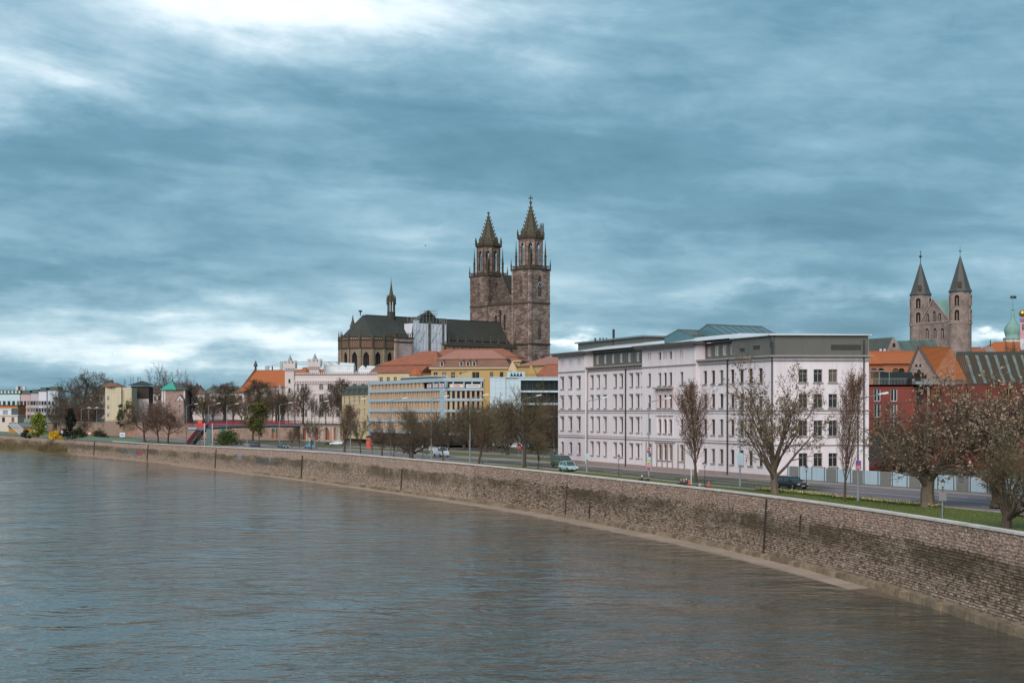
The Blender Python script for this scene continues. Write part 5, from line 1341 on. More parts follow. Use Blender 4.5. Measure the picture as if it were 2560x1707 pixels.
def yellow_block():
    Y = 380.; zb = 6.5; zt = Z_(926, Y)
    b = thing('yellow_building', 'flat fronted yellow building with pointed yellow gables behind the blue blocks', 'building', (X_(1230, Y), Y+5, zb))
    f = Facade(b, (X_(1178, Y), Y), (X_(1280, Y), Y-1)); ops = [(f.s_(px), Z_(945, Y), .9, 1.6, 'rect') for px in (1185, 1194, 1229, 1254)]
    f.wall(zb, zt, ops, yellow_m)
    for o in ops: f.window(*o, 'plain', frame=dark_frame)
    g = Facade(b, (X_(1145, Y+6), Y+6), (X_(1178, Y), Y)); zz = Z_(938, Y+6)
    g.wall(zb, zz, [], yellow_lt); g.wall(zz, zz+.01, [], yellow_lt, gable=[(0, zz), (g.L, zt)])
    body(b, [f.A-f.n*.2, f.B-f.n*.2, f.B+Vector((0, 9)), f.A+Vector((-3, 9))], zb, zt-.15, yellow_m, 'rear_wall')
    for px0, pxm, px1, yb, yp, m_, Y2 in ((1271, 1281, 1292, 921, 900, cream_m, 384), (1316, 1327, 1342, 938, 909, yellow_m, 372)):
        h = Facade(b, (X_(px0, Y2), Y2), (X_(px1, Y2), Y2)); zg, zp = Z_(yb, Y2), Z_(yp, Y2)
        h.wall(zb, zg, [], m_); mb = MB(); sp = h.s_(pxm); mb.poly([h.pt(0, zg), h.pt(h.L, zg), h.pt(sp, zp)]); part('gable', mb, m_, b)
        mb = MB(); mb.quad(h.pt(-.2, zg-.1, .15), h.pt(sp, zp+.1, .15), h.pt(sp, zp+.1, -9), h.pt(-.2, zg-.1, -9)); mb.quad(h.pt(h.L+.2, zg-.1, .15), h.pt(sp, zp+.1, .15), h.pt(sp, zp+.1, -9), h.pt(h.L+.2, zg-.1, -9)); part('gable_roof', mb, tile_orange, b)
yellow_block()

def baroque_house():
    Y = 450.; zb = 9.
    b = thing('mansard_building', 'yellow baroque building under a large red hipped mansard roof below the cathedral', 'building', (X_(1130, Y), Y+8, zb))
    def wing(p0, p1, Ya, Yb, ye, ym, yr, depth, cols, wall_m, low_m, up_m, hip=4., dormers=(), hipl=None):
        A, B = Vector((X_(p0, Ya), Ya)), Vector((X_(p1, Yb), Yb)); f = Facade(b, A, B); ze, zm, zr = f.z_((p0+p1)/2, ye), f.z_((p0+p1)/2, ym), f.z_((p0+p1)/2, yr)
        ops = [((i+.5)*f.L/cols, ze-3.6, 1.3, 2.6, 'rect') for i in range(cols)]
        f.wall(zb, ze, ops, wall_m)
        for o in ops: f.window(*o, 'cross', depth=.2, sill=cream_m, lintel=cream_m)
        f.band(ze, .4, .6, cream_m, name='eave', d0=0)
        for p, q in ((B, B-f.n*depth), (A-f.n*depth, A)): Facade(b, p, q).wall(zb, ze, [], wall_m)
        i1 = 1.6
        lo = [f.pt(-.5, ze+.3, .6), f.pt(f.L+.5, ze+.3, .6), f.pt(f.L+.5, ze+.3, -depth-.6), f.pt(-.5, ze+.3, -depth-.6)]
        mi = [f.pt(i1, zm, -i1), f.pt(f.L-i1, zm, -i1), f.pt(f.L-i1, zm, -depth+i1), f.pt(i1, zm, -depth+i1)]
        mo = [f.pt(i1-.4, zm, -i1+.4), f.pt(f.L-i1+.4, zm, -i1+.4), f.pt(f.L-i1+.4, zm, -depth+i1-.4), f.pt(i1-.4, zm, -depth+i1-.4)]
        to = [f.pt(i1+(hip if hipl is None else hipl), zr, -depth/2), f.pt(f.L-i1-hip, zr, -depth/2)]
        mb = MB()
        for i in range(4): j = (i+1) % 4; mb.quad(lo[i], lo[j], mi[j], mi[i])
        part('lower_roof', mb, low_m, b); mb = MB()
        mb.quad(mo[0], mo[1], to[1], to[0]); mb.quad(mo[2], mo[3], to[0], to[1]); mb.add([mo[1], mo[2], to[1]], [(0, 1, 2)]); mb.add([mo[3], mo[0], to[0]], [(0, 1, 2)]); part('upper_roof', mb, up_m, b)
        for px in dormers:
            s = f.s_(px); mb = MB(); f.box(mb, s-.55, s+.55, ze+.9, ze+2.6, -1.6, .25); o = part('dormer', mb, white_frame, b)
            w = window_meshes(.8, 1.5, 'round', 'cross', glass_dark, -.02); q = put('window', w['window'][0], o, f.pt(s, ze+1.0, .27), f.rz)
            mb = MB(); mb.lathe([(.62, 0), (.62, 1.7)], 10, (0, 0, 0)); 
            part('dormer_roof', mb, tile_brown, o, loc=f.pt(s, ze+2.55, -1.4)).rotation_euler = (R(90), 0, f.rz)
        return f
    wing(1045, 1300, 470, 462, 905, 893, 869, 15, 11, yellow_m, tile_red, tile_red, 6)
    wing(925, 1100, 466, 456, 935, 912, 876, 14, 6, yellow_m, tile_brown, tile_red, 3, hipl=14.)
    wing(1078, 1275, 442, 438, 922, 897, 873, 12, 9, yellow_m, tile_brown, tile_pale, 5, (1105, 1154, 1170, 1186))
    # long lower red roof to the left and a small pyramid turret roof
    h = thing('low_red_house', 'low house with a plain red tiled roof left of the mansard building', 'house', (X_(980, 440), 445, zb))
    f = Facade(h, (X_(944, 445), 445), (X_(1050, 440), 440)); ze = Z_(932, 443); f.wall(zb, ze, [((i+.5)*f.L/6, ze-3, 1.1, 1.7, 'rect') for i in range(6)], yellow_lt)
    for i in range(6): f.window((i+.5)*f.L/6, ze-3, 1.1, 1.7)
    gable_roof('roof', h, f.A, f.B, 10, ze, Z_(916, 448), tile_red)
    p = W(1041, 920, 432); part('turret_roof', MB().lathe([(2.4, Z_(938, 432)-p.z), (1.6, Z_(928, 432)-p.z), (.1, 0)], 8, p), tile_orange, b, world=True); part('turret_wall', MB().lathe([(2.0, zb-p.z), (2.0, Z_(938, 432)-p.z)], 8, p), yellow_lt, b, world=True)
    # big hipped roof on the right
    r = thing('red_roof_house', 'house with a steep pinkish red hipped roof right of the yellow gables', 'house', (X_(1370, 420), 425, zb))
    f = Facade(r, (X_(1290, 425), 425), (X_(1450, 400), 400)); ze = Z_(915, 420); f.wall(zb, ze, [], yellow_m); gable_roof('roof', r, f.A, f.B, 14, ze, Z_(890, 425), tile_pale, .5, 9, 4); body(r, [f.A-f.n*.1, f.B-f.n*.1, f.B-f.n*14, f.A-f.n*14], zb, ze-.05, yellow_m, 'rear_wall')
    g = Facade(r, (X_(1335, 402), 402), (X_(1450, 392), 392)); g.wall(zb, Z_(944, 400), [], yellow_m); gable_roof('lower_roof', r, g.A, g.B, 7, Z_(944, 400), Z_(912, 404), tile_red, .3, 2, 1); body(r, [g.A-g.n*.1, g.B-g.n*.1, g.B-g.n*7, g.A-g.n*7], zb, Z_(944, 400)-.05, yellow_m, 'rear_wall')
baroque_house()

def castle_house():
    zb = 9.1; Y = 470.
    b = thing('castellated_building', 'pale pink castellated building with crenellated parapet and two corner turrets', 'building', (X_(860, Y), Y+6, zb))
    A, B = (X_(724, Y), Y), (X_(1030, Y-8), Y-8); f = Facade(b, A, B); zt = f.z_(850, 936)
    rows = [(f.z_(850, 974), 1.5, 2.0, 'round'), (f.z_(850, 1006), 1.5, 2.5, 'rect'), (f.z_(850, 1042), 1.4, 2.4, 'rect')]
    cols = [803, 824, 845, 866, 887, 908, 929, 950, 972, 994, 1016]; ops = []
    for z, w, h, k in rows:
        for px in cols: ops.append((f.s_(px), z, w, h, k))
        for px in (745, 756, 765): ops.append((f.s_(px), z, .9, h, k if k == 'rect' else 'round'))
    f.wall(zb, zt, ops, castle_m)
    for o in ops: f.window(*o, 'cross', depth=.18, sill=castle_m)
    f.band(f.z_(850, 985), .25, .2, castle_m, 0); f.band(zt-2.2, .35, .45, castle_m, 0, f.L, 'cornice'); f.band(f.z_(850, 1020), .2, .15, castle_m, 0)
    n = 74
    for i in range(n): mb = MB(); s = (i+.5)*f.L/n; f.box(mb, s-.16, s+.16, zt-3.1, zt-2.2, 0, .4); part('corbel', mb, castle_m, b)
    n = 62
    for i in range(n): mb = MB(); s = (i+.5)*f.L/n; f.box(mb, s-.17, s+.17, zt, zt+.75, -.25, .2); part('merlon', mb, castle_m, b)
    f.band(zt-.05, .12, .25, tile_brown, 0, f.L, 'parapet_cap', -.3)
    body(b, [f.A-f.n*.5, f.B-f.n*.5, f.B+Vector((0, 14)), f.A+Vector((0, 14))], zb, zt-.3, castle_m, 'rear_wall')
    for px, w, yt in ((724, 3.0, 921), (786, 3.2, 917)):
        x = X_(px, Y-.5); zc = Z_(yt, Y); hw = w/2; ys = Y-.9
        mb = MB().box(x-hw, x+hw, ys, ys+w, zb, zc); upart('turret', mb, castle_m, b, world=True)
        mb = MB().box(x-hw-.5, x+hw+.5, ys-.5, ys+w+.5, zc, zc+1.7); part('turret_head', mb, castle_m, b, world=True)
        for i in range(4):
            for (xx, yy) in ((x-hw-.3+i*(w+.6)/3, ys-.4), (x-hw-.3+i*(w+.6)/3, ys+w+.4), (x-hw-.4, ys-.2+i*(w+.4)/3), (x+hw+.4, ys-.2+i*(w+.4)/3)):
                part('merlon', MB().cbox((xx, yy, zc+2.15), .5, .3, .9), castle_m, b, world=True)
        for i in range(7): part('corbel', MB().cbox((x-hw-.35+i*(w+.7)/6, ys-.3, zc-.35), .26, .4, .7), castle_m, b, world=True)
        part('turret_cap', MB().lathe([(1.1, 1.6), (.8, 2.6), (.15, 4.2), (.05, 4.6)], 8, (x, ys+hw, zc)), galv, b, world=True)
        g = Facade(b, (x-hw, ys), (x+hw, ys))
        for y in (958, 981): g.window(hw, Z_(y, Y), .7, 1.5, 'round' if y < 970 else 'rect', 'plain', depth=-.02)
    # white rooftop structures
    for i, (p0, p1, yb, yt, pk) in enumerate(((809, 884, 931, 914, 2), (896, 945, 932, 922, 1))):
        t = thing('roof_shed', ('white rooftop shed with two saw-tooth gables on the castellated building', 'smaller white rooftop shed right of the saw-tooth one')[i], 'shed', (X_((p0+p1)/2, Y+4), Y+6, zt-.3))
        h = Facade(t, (X_(p0, Y+4), Y+4), (X_(p1, Y+4), Y+4)); z0, z1 = zt-.3, Z_(yt, Y+4); ops = [(h.L*.55, z0+1.6, 1., 1.1, 'rect'), (h.L*.85, z0+1.6, 1., 1.1, 'rect')] if i == 0 else []
        wm = M('white_metal', (.62, .64, .66), .5, .2, .5)
        h.wall(z0, z1, ops, wm); body(t, [h.A-h.n*.1, h.B-h.n*.1, h.B+Vector((0, 6)), h.A+Vector((0, 6))], z0, z1-.1, wm, 'rear_wall')
        for o in ops: h.window(*o, 'plain', frame=dark_frame)
        w = 2.6
        for k in range(pk):
            s = k*w; mb = MB(); z2 = z1+1.3
            q = [h.pt(s, z1, .1), h.pt(s+w, z1, .1), h.pt(s+w/2, z2, .1), h.pt(s, z1, -6), h.pt(s+w, z1, -6), h.pt(s+w/2, z2, -6)]; mb.add(q, [(0, 1, 2), (3, 5, 4), (0, 2, 5, 3), (1, 4, 5, 2)]); part('sawtooth', mb, wm, t)
        mb = MB(); s = pk*w; q = [h.pt(s, z1, .1), h.pt(h.L, z1, .1), h.pt(s, z1, -6), h.pt(h.L, z1, -6), h.pt(s, z1+1.2, -3), h.pt(h.L, z1+.9, -3)]; mb.add(q, [(0, 1, 5, 4), (2, 4, 5, 3), (0, 4, 2), (1, 3, 5)]); part('shed_roof', mb, wm, t)
castle_house()

def orange_hall():
    Y = 560.; zb = 9.
    b = thing('church_hall', 'old stone hall with a huge steep orange tiled roof left of the turreted building', 'church', (X_(690, Y), Y+8, zb))
    f = Facade(b, (X_(610, Y+8), Y+8), (X_(795, Y-8), Y-8)); ze = Z_(966, Y); zr = Z_(925, Y+6); ops = [((i+.5)*f.L/7, ze-7, 1.9, 5.5, 'pointed') for i in range(7)]
    wm = masonry('hall_stone', (.30, .25, .22), (.40, .34, .31), (.25, .2, .17), 1., .5, .05, (.16, .13, .1), .6, .3, .4)
    f.wall(zb, ze, ops, wm, reveal=.5)
    for o in ops: f.window(*o, 'gothic', frame=wm, depth=.4)
    gable_roof('roof', b, f.A, f.B, 16, ze, zr, tile_orange, .5, 0, 0)
    # lower eaves of the left aisle sweeping down
    mb = MB(); a0, zl = f.pt(-2.4, Z_(980, Y+8), 3.5), 0
    mb.quad(f.pt(-2.6, Z_(980, Y), 3.), f.pt(3.2, Z_(976, Y), 3.), f.pt(6., Z_(962, Y), .3), f.pt(-.5, ze+.2, .3)); part('aisle_roof', mb, tile_orange, b)
    g = Facade(b, f.A-f.n*16, f.A); g.wall(zb, ze, [], wm); mb = MB(); mb.poly([g.pt(-.5, ze), g.pt(g.L+.5, ze), g.pt(g.L/2, zr+.2)]); part('gable', mb, tile_brown, b)
    part('gable_edge', MB().bar(g.pt(g.L+.6, ze-.2, .5), g.pt(g.L/2, zr+.3, .5), .6), tile_brown, b)
    p = g.pt(g.L/2, zr, .3); part('gable_cross', MB().lathe([(.5, -.5), (.4, 1.6), (.9, 1.8), (.15, 4.)], 6, p), iron, b)
    q = f.pt(8, zr+.1, -8); part('ridge_vent', MB().lathe([(.25, 0), (.25, 1.2), (.05, 1.9)], 6, q), iron, b)
    # white stepped buttress gables on the right
    for i, px in enumerate((694, 688, 682)):
        h = Facade(b, (X_(px, Y-24), Y-24), (X_(px+11, Y-24), Y-24)); zg = Z_(976+i*10, Y-24); mb = MB(); d = 0
        mb.poly([h.pt(0, zb), h.pt(h.L, zb), h.pt(h.L, zg), h.pt(h.L*.5, zg+2.4), h.pt(0, zg)]); mb2 = MB(); 
        pts = [(0, zb), (h.L, zb), (h.L, zg), (h.L*.5, zg+2.4), (0, zg)]; fr = [h.pt(a, z, 0) for a, z in pts]; bk = [h.pt(a, z, -3) for a, z in pts]
        mm = MB(); n = 5; mm.add(fr+bk, [tuple(range(5)), tuple(range(5, 10))[::-1]]+[(i2, i2+5, (i2+1) % 5+5, (i2+1) % 5) for i2 in range(5)]); part('buttress', mm, castle_m, b)
    # second orange roof between the turrets
    h = thing('gabled_house', 'orange roofed house with a dark gable seen between the two turrets', 'house', (X_(755, 500), 505, zb))
    f = Facade(h, (X_(736, 505), 505), (X_(768, 500), 500)); ze = Z_(936, 500); f.wall(zb, ze, [], castle_m); gable_roof('roof', h, f.A, f.B, 8, ze, Z_(919, 504), tile_orange, .2)
    mb = MB(); g = Facade(h, (X_(760, 498), 498), (X_(776, 498), 498)); g.wall(zb, ze-.5, [], wm); mb.poly([g.pt(0, ze-.5), g.pt(g.L, ze-.5), g.pt(g.L*.5, Z_(916, 498))]); part('gable', mb, tile_brown, h)
orange_hall()

def grey_mansard():
    Y = 372.; zb = 6.0
    b, f = plain_building('yellow_house', 'yellow house with a dark grey mansard roof left of the blue framed block', (X_(855, 384), 384), (X_(930, 364), 364), 9, zb, Z_(985, Y), yellow_lt, 6, (Z_(1010, Y), Z_(1040, Y), Z_(1072, Y)), 1.3, 2., sill=cream_m)
    ze = Z_(985, Y); zr = Z_(962, Y); q = [(-.4, ze, .4), (f.L+.4, ze, .4), (f.L+.4, ze, -9.4), (-.4, ze, -9.4)]; t = [(1.6, zr, -1.4), (f.L-.4, zr, -1.4), (f.L-.4, zr, -7.6), (1.6, zr, -7.6)]
    mb = MB(); lo = [f.pt(*x) for x in q]; to = [f.pt(*x) for x in t]
    for i in range(4): j = (i+1) % 4; mb.quad(lo[i], lo[j], to[j], to[i])
    mb.poly(to); part('mansard_roof', mb, M('slate_green', (.07, .08, .07), .6, .4, .4), b)
    for i in range(5): s = 1.5+i*(f.L-2.5)/5; mb = MB(); f.box(mb, s-.4, s+.4, ze+.3, ze+1.6, -1., .3); part('dormer', mb, M('slate_green', (.07, .08, .07)), b)
grey_mansard()

def right_side():
    # red modern block behind the fence
    zb = 5.9; Y = 195.
    b = thing('red_building', 'modern dark red block with tall windows right of the white building', 'building', (X_(2300, Y), Y+6, zb))
    f = Facade(b, (X_(2165, Y), Y), (X_(2292, Y), Y)); zt = Z_(961, Y); ops = []; sty = []
    for px in (2193, 2235):
        for y0, y1 in ((1003, 972), (1043, 1010), (1080, 1048)): ops.append((f.s_(px), Z_(y0, Y), .9, (y0-y1)*Y/FPX, 'rect'))
    f.wall(Z_(1085, Y), zt, ops, red_panel); yb = M('yellow_frame', (.5, .28, .06), .6)
    for o in ops: f.window(*o, 'twin', frame=yb if rnd.random() < .5 else white_frame, depth=.15, glass=glass_dark if rnd.random() < .7 else glass_blind)
    for y in (1006, 1045): f.band(Z_(y, Y), .06, .05, banner_dark, 0, f.L)
    f.band(zt-.5, .08, .06, red_panel, 0, f.L)
    mb = MB(); f.box(mb, 0, f.L+9, zb, Z_(1085, Y), -1.5, -1.2); part('ground_floor_glazing', mb, glass_dark, b)
    f.wall(zb, Z_(1085, Y), [], M('dark_base', (.06, .055, .05), .7), 0, 6.5, 'base_wall', d=-.05)
    g = Facade(b, (X_(2292, Y), Y+1.2), (X_(2324, Y), Y+1.2)); g.wall(zb, zt, [], red_panel); o = put('window', window_meshes(1., 3.6, 'rect', 'plain', glass_dark, -.02)['window'][0], b, g.pt(.55, Z_(1010, Y), .02), g.rz)
    h = Facade(b, (X_(2324, Y), Y), (X_(2700, Y-25), Y-25)); ops = [(h.s_(px), h.z_(px, 1000), w, 1.6, 'rect') for px, w in ((2331, .55), (2346, 1.0), (2382, .8), (2420, 1.), (2470, 1.), (2520, 1.))]
    h.wall(zb, h.z_(2324, 961), ops, red_panel)
    for o in ops: h.window(*o, 'twin', frame=yb, depth=.15)
    body(b, [f.A, f.B, (X_(2324, Y), Y), h.B, h.B+Vector((6, 12)), f.A+Vector((0, 14))], zt-.3, zt-.02, M('roof_gravel', (.22, .22, .21)), 'roof')
    p = W(2243, 955, 199); mb = MB().box(p.x-2.6, p.x+1.8, 198, 202, zt, Z_(931, 199)); part('roof_pavilion', mb, glass_dark, b, world=True)
    q = Facade(b, (X_(2172, 198), 198), (X_(2222, 198), 198)); q.band(Z_(929, 198), .14, .3, galv, 0, q.L, 'pavilion_roof', -4)
    for i in range(3): part('pavilion_post', MB().bar(q.pt(i*q.L/2, zt, .2), q.pt(i*q.L/2, Z_(929, 198), .2), .09), galv, b)
    for i in range(26): part('railing_bar', MB().bar(q.pt(i*.2, zt, .6), q.pt(i*.2, zt+.85, .6), .03), galv, b)
    part('hand_rail', MB().bar(q.pt(0, zt+.87, .6), q.pt(5.2, zt+.87, .6), .06), galv, b)
    mb = MB().box(X_(2290, 193), X_(2333, 193), 193.2, 195, zt, zt+.4); part('roof_unit', mb, galv, b, world=True)
    # brick monastery range with orange roof
    Y = 222.; b = thing('brick_house', 'orange brick range with arched windows and orange tiled roof behind the red block', 'building', (X_(2230, Y), Y+5, 6.5))
    f = Facade(b, (X_(2160, Y), Y), (X_(2300, Y), Y)); ze = Z_(909, Y); ops = [(f.s_(px), Z_(948, Y), .95, 1.75, 'round') for px in (2185, 2203, 2239, 2254)]
    f.wall(6.5, ze, ops, brick_red)
    for o in ops: f.window(*o, 'tbar', frame=dark_frame, depth=.2)
    for i in range(30): mb = MB(); s = (i+.5)*f.L/30; f.box(mb, s-.07, s+.07, ze-.28, ze, 0, .12); part('dentil', mb, brick_red, b)
    gable_roof('roof', b, f.A, f.B, 9, ze, Z_(881, Y+4.5), tile_orange, .35)
    g = Facade(b, (X_(2160, Y-3), Y-3), (X_(2190, Y-3), Y-3)); mb = MB(); mb.quad(f.pt(.1, ze-.05, .4), f.pt(2.9, ze-.05, .4), f.pt(2.2, ze+1.5, -1.5), f.pt(0, ze+2.4, -2.4)); part('lower_roof', mb, tile_orange, b)
    sk = MB(); sk.add([f.pt(1.0, ze+.65, -.55), f.pt(1.7, ze+.35, -.1), f.pt(1.9, ze+.75, -.6), f.pt(1.2, ze+1.05, -1.0)], [(0, 1, 2, 3)]); part('skylight', sk, roof_white, b)
    # stone gable with bright orange roof, ridge running back to the right
    Y = 212.; b = thing('chapel', 'rough stone gable with arched openings and a bright orange tiled roof', 'chapel', (X_(2320, Y), Y+5, 6.5))
    f = Facade(b, (X_(2258, Y), Y), (X_(2345, Y-4), Y-4)); zg = Z_(962, Y); zp = f.z_(2297, 866); sp = f.s_(2297)
    f.wall(6.5, zg, [], rubble_wall); mb = MB(); mb.poly([f.pt(0, zg), f.pt(f.L, zg), f.pt(f.L, f.z_(2345, 945)), f.pt(sp, zp)]); upart('gable', mb, rubble_wall, b)
    dark = M('opening_shade', (.02, .014, .01), .9)  # near-black fill: shade inside the flat arched openings, painted as colour
    for px, w, h in ((2281, .42, .55), (2289, .5, .9), (2297.5, .62, 1.35), (2306, .5, .9), (2313.5, .42, .55)): f.window(f.s_(px), f.z_(px, 946), w, h, 'round', 'none', glass=dark, depth=-.03, name='arch_shade_panel')
    for px in (2291, 2301): f.window(f.s_(px), f.z_(px, 917), .35, .4, 'round', 'none', glass=dark, depth=-.03, name='arch_shade_panel')
    for (s0, z0) in ((0, zg), (f.L, f.z_(2345, 945))): part('gable_coping', MB().bar(f.pt(s0, z0, .06), f.pt(sp, zp+.06, .06), .28), M('coping_dark', (.12, .085, .075), .9), b)
    q0, q1 = f.pt(sp, zp, 0), f.pt(f.L, f.z_(2345, 945), 0); bl = b.location
    e0 = W(2376, 870, Y+6)-bl; e1 = W(2418, 952, Y-1)-bl
    mb = MB(); n = 26
    for i in range(n):      # tile courses
        a, c = i/n, (i+1)/n; lift = Vector((.03, -.05, .05)); mb.quad(q0.lerp(q1, a)+lift*0, e0.lerp(e1, a)+lift*0, e0.lerp(e1, c)+lift, q0.lerp(q1, c)+lift)
    part('roof', mb, M('tile_bright', (.46, .135, .038), .85, .4, .6, .2, 5., col2=(.40, .12, .04)), b)
    mb = MB(); mb.quad(q0, f.pt(0, zg, -.1), f.pt(0, zg, -7), e0); part('roof_back', mb, tile_orange, b)
    mb = MB(); l0, l1 = q1+Vector((.15, .2, -.15)), e1+Vector((0, .2, -.15)); mb.quad(l0, l1, Vector((l1.x, l1.y, 0)), Vector((l0.x, l0.y, 0))); upart('side_wall', mb, rubble_wall, b)
    part('ridge', MB().bar(q0, e0, .2), tile_orange, b)
    # long dark lead roof with light glass strips
    Y = 262.; b = thing('cloister_roof_building', 'long building with dark mossy roof crossed by pale skylight strips', 'building', (X_(2500, Y), Y+5, 6.5))
    dk = M('mossy_roof', (.055, .042, .028), .8, .6, .5, .2, 3., col2=(.04, .035, .025)); x0, x1 = X_(2388, Y), X_(2760, Y); z0, z1, zr = Z_(975, Y), Z_(888, Y+3), Z_(879, Y+8)
    mb = MB(); prof = [(Y, z0), (Y+1.2, lerp(z0, z1, .45)), (Y+3, z1), (Y+8, zr), (Y+14, z0)]
    for (ya, za), (yc, zc) in zip(prof, prof[1:]): mb.quad((x0+(ya-Y)*.35, ya, za), (x1, ya, za), (x1, yc, zc), (x0+(yc-Y)*.35, yc, zc))
    mb.poly([(x0+(y-Y)*.35, y, z) for y, z in prof][::-1]); part('roof', mb, dk, b, world=True)
    mb = MB(); mb.box(x0+.6, x1, Y+.3, Y+13, 6.5, z0); part('wall', mb, stone_base, b, world=True)
    for i, px in enumerate((2428, 2454, 2478, 2501, 2524, 2546, 2568)):
        x = X_(px, Y); part('skylight', MB().bar((x, Y+2.9, z1-.0), (x+.95, Y+.2, lerp(z0, z1, .12)), .62, .12), M('skylight_glass', (.19, .23, .23), .3, .9, 1.2, col2=(.07, .075, .06)), b, world=True)
    for i in range(8): x = x0-.2+i*.35; part('eave_board', MB().bar((x+.4, Y+2.6, z1-.3), (x-.1+.9, Y+.3, z0+.4), .1), tile_brown, b, world=True)
    # church nave roofs in front of the twin towers
    Y = 345.; b = thing('monastery_nave', 'grey lead roofed nave with a small stone gable below the twin towers', 'church', (X_(2240, Y), Y+6, 7))
    streaky = M('lead_streaky', (.055, .058, .05), .6, .5, .4, streak=.3, col2=(.10, .12, .10))
    f = Facade(b, (X_(2130, Y+8), Y+8), (X_(2226, Y), Y)); f.wall(7, Z_(884, Y), [], rubble_wall); 
    mb = MB(); mb.quad(f.pt(0, Z_(884, Y), 0), f.pt(f.L, Z_(884, Y), 0), W(2233, 843, Y+5)-b.location, W(2130, 850, Y+13)-b.location); part('roof', mb, streaky, b)
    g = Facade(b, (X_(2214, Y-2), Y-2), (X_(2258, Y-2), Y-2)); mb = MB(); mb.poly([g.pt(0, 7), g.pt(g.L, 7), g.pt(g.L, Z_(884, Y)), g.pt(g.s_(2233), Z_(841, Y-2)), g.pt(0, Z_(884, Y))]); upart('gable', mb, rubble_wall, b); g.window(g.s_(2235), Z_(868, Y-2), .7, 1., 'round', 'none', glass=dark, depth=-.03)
    r = MB(); r.add([W(2241, 852, Y+4), W(2338, 850, Y+4), W(2347, 874, Y-2), W(2347, 893, Y-5), W(2262, 893, Y-5)], [(0, 4, 3, 2, 1)]); part('transept_roof', r, M('verdigris_streaky', (.09, .13, .11), .7, .8, .5, stretch=(2.5, .4, .4), col2=(.03, .03, .024)), b, world=True)
    for px in (2160, 2200, 2210): 
        p = W(px, 876, Y+.6); part('skylight', MB().cbox((p.x, p.y-.5, p.z), .5, .3, .7), roof_white, b, world=True)
    # distant orange roofs, onion dome, pink facade corner at the frame edge
    Y = 470.; t = thing('orange_roof_house', 'distant row of orange tiled roofs right of the round towers', 'house', (X_(2500, Y), Y+6, 8))
    f = Facade(t, (X_(2452, Y), Y), (X_(2600, Y), Y)); f.wall(8, Z_(884, Y), [], castle_m); gable_roof('roof', t, f.A, f.B, 14, Z_(884, Y), Z_(856, Y+7), tile_orange, .3, 7, 0)
    h = Facade(t, (X_(2425, Y-4), Y-4), (X_(2460, Y-4), Y-4)); h.wall(8, Z_(884, Y), [], castle_m); gable_roof('side_roof', t, h.A, h.B, 8, Z_(884, Y), Z_(869, Y), tile_red, .3)
    p = W(2476, 866, Y-2); part('roof_gable', MB().add([(p.x-1.8, p.y-1, Z_(884, Y)), (p.x+1.8, p.y-1, Z_(884, Y)), (p.x, p.y-1, p.z), (p.x, p.y+6, p.z)], [(0, 1, 2), (1, 3, 2), (0, 2, 3)]), stone_base, t, world=True)
    part('roof_spike', MB().bar((p.x, p.y, p.z), (p.x, p.y, p.z+2.2), .25), iron, t, world=True)
    Y = 520.; p = W(2532, 845, Y); t = thing('onion_dome_tower', 'green copper onion dome with weather vane above the far roofs', 'tower', (p.x, p.y, 8))
    m = Y/FPX; part('drum', MB().lathe([(3.4, 8-0), (3.4, Z_(849, Y))], 12, (p.x, p.y, 0)), castle_m, t, world=True)
    zz = Z_(849, Y); part('dome', MB().lathe([(3.5, 0), (3.5, .5), (2.5, .9), (2.9, 2.2), (3.1, 3.4), (2.7, 4.8), (1.7, 6.2), (.8, 7.2), (.5, 9), (.45, 10.5)], 14, (p.x, p.y, zz)), verdigris, t, world=True, smooth=True)
    part('vane_pole', MB().lathe([(.3, 10.4), (.6, 11), (.2, 11.5), (.08, 16)], 6, (p.x, p.y, zz)), verdigris, t, world=True); part('weather_vane', MB().box(p.x-.9, p.x+1.3, p.y-.05, p.y+.05, zz+15, zz+16), iron, t, world=True)
    Y = 430.; x0 = X_(2550, Y); t = thing('pink_building', 'pink ornamental facade with golden ball cut by the right edge', 'building', (x0+6, Y+5, 8))
    f = Facade(t, (x0, Y), (x0+14, Y)); pk = M('pink_render', (.55, .25, .30), .8, .4, .4, col2=(.6, .5, .52)); zt = Z_(806, Y); ops = [(s, z, 1.1, 1.9, 'rect') for s in (1.2, 3.4, 5.6) for z in (Z_(826, Y), Z_(870, Y), Z_(900, Y))]
    f.wall(8, zt, ops, pk)
    for o in ops: f.window(*o, 'cross')
    x2 = X_(2553, Y+12); Facade(t, (x2, Y+12), (x0, Y)).wall(8, zt, [], pk); body(t, [(x0+.2, Y+.3), (x0+14, Y+.3), (x0+18, Y+12), (x2+.2, Y+12)], zt-.4, zt-.05, pk, 'roof')
    part('white_bay', MB().box(x0-.1, x0+2.2, Y-.6, Y-.02, Z_(875, Y), Z_(848, Y)), white_frame, t, world=True)
    part('column', MB().tube([(x0+1.1, Y+1, zt), (x0+1.1, Y+1, Z_(788, Y))], .4, 8), pk, t, world=True); part('golden_ball', MB().lathe([(.1, -1.1), (.8, -.8), (1.1, 0), (.8, .8), (.1, 1.1)], 12, (x0+1.1, Y+1, Z_(783, Y))), gold, t, world=True, smooth=True)
    for i in range(5): part('roof_rail', MB().bar((x0+.1+i*.6, Y+.2, zt), (x0+.1+i*.6, Y+.2, zt+1.2), .15), iron, t, world=True)
right_side()
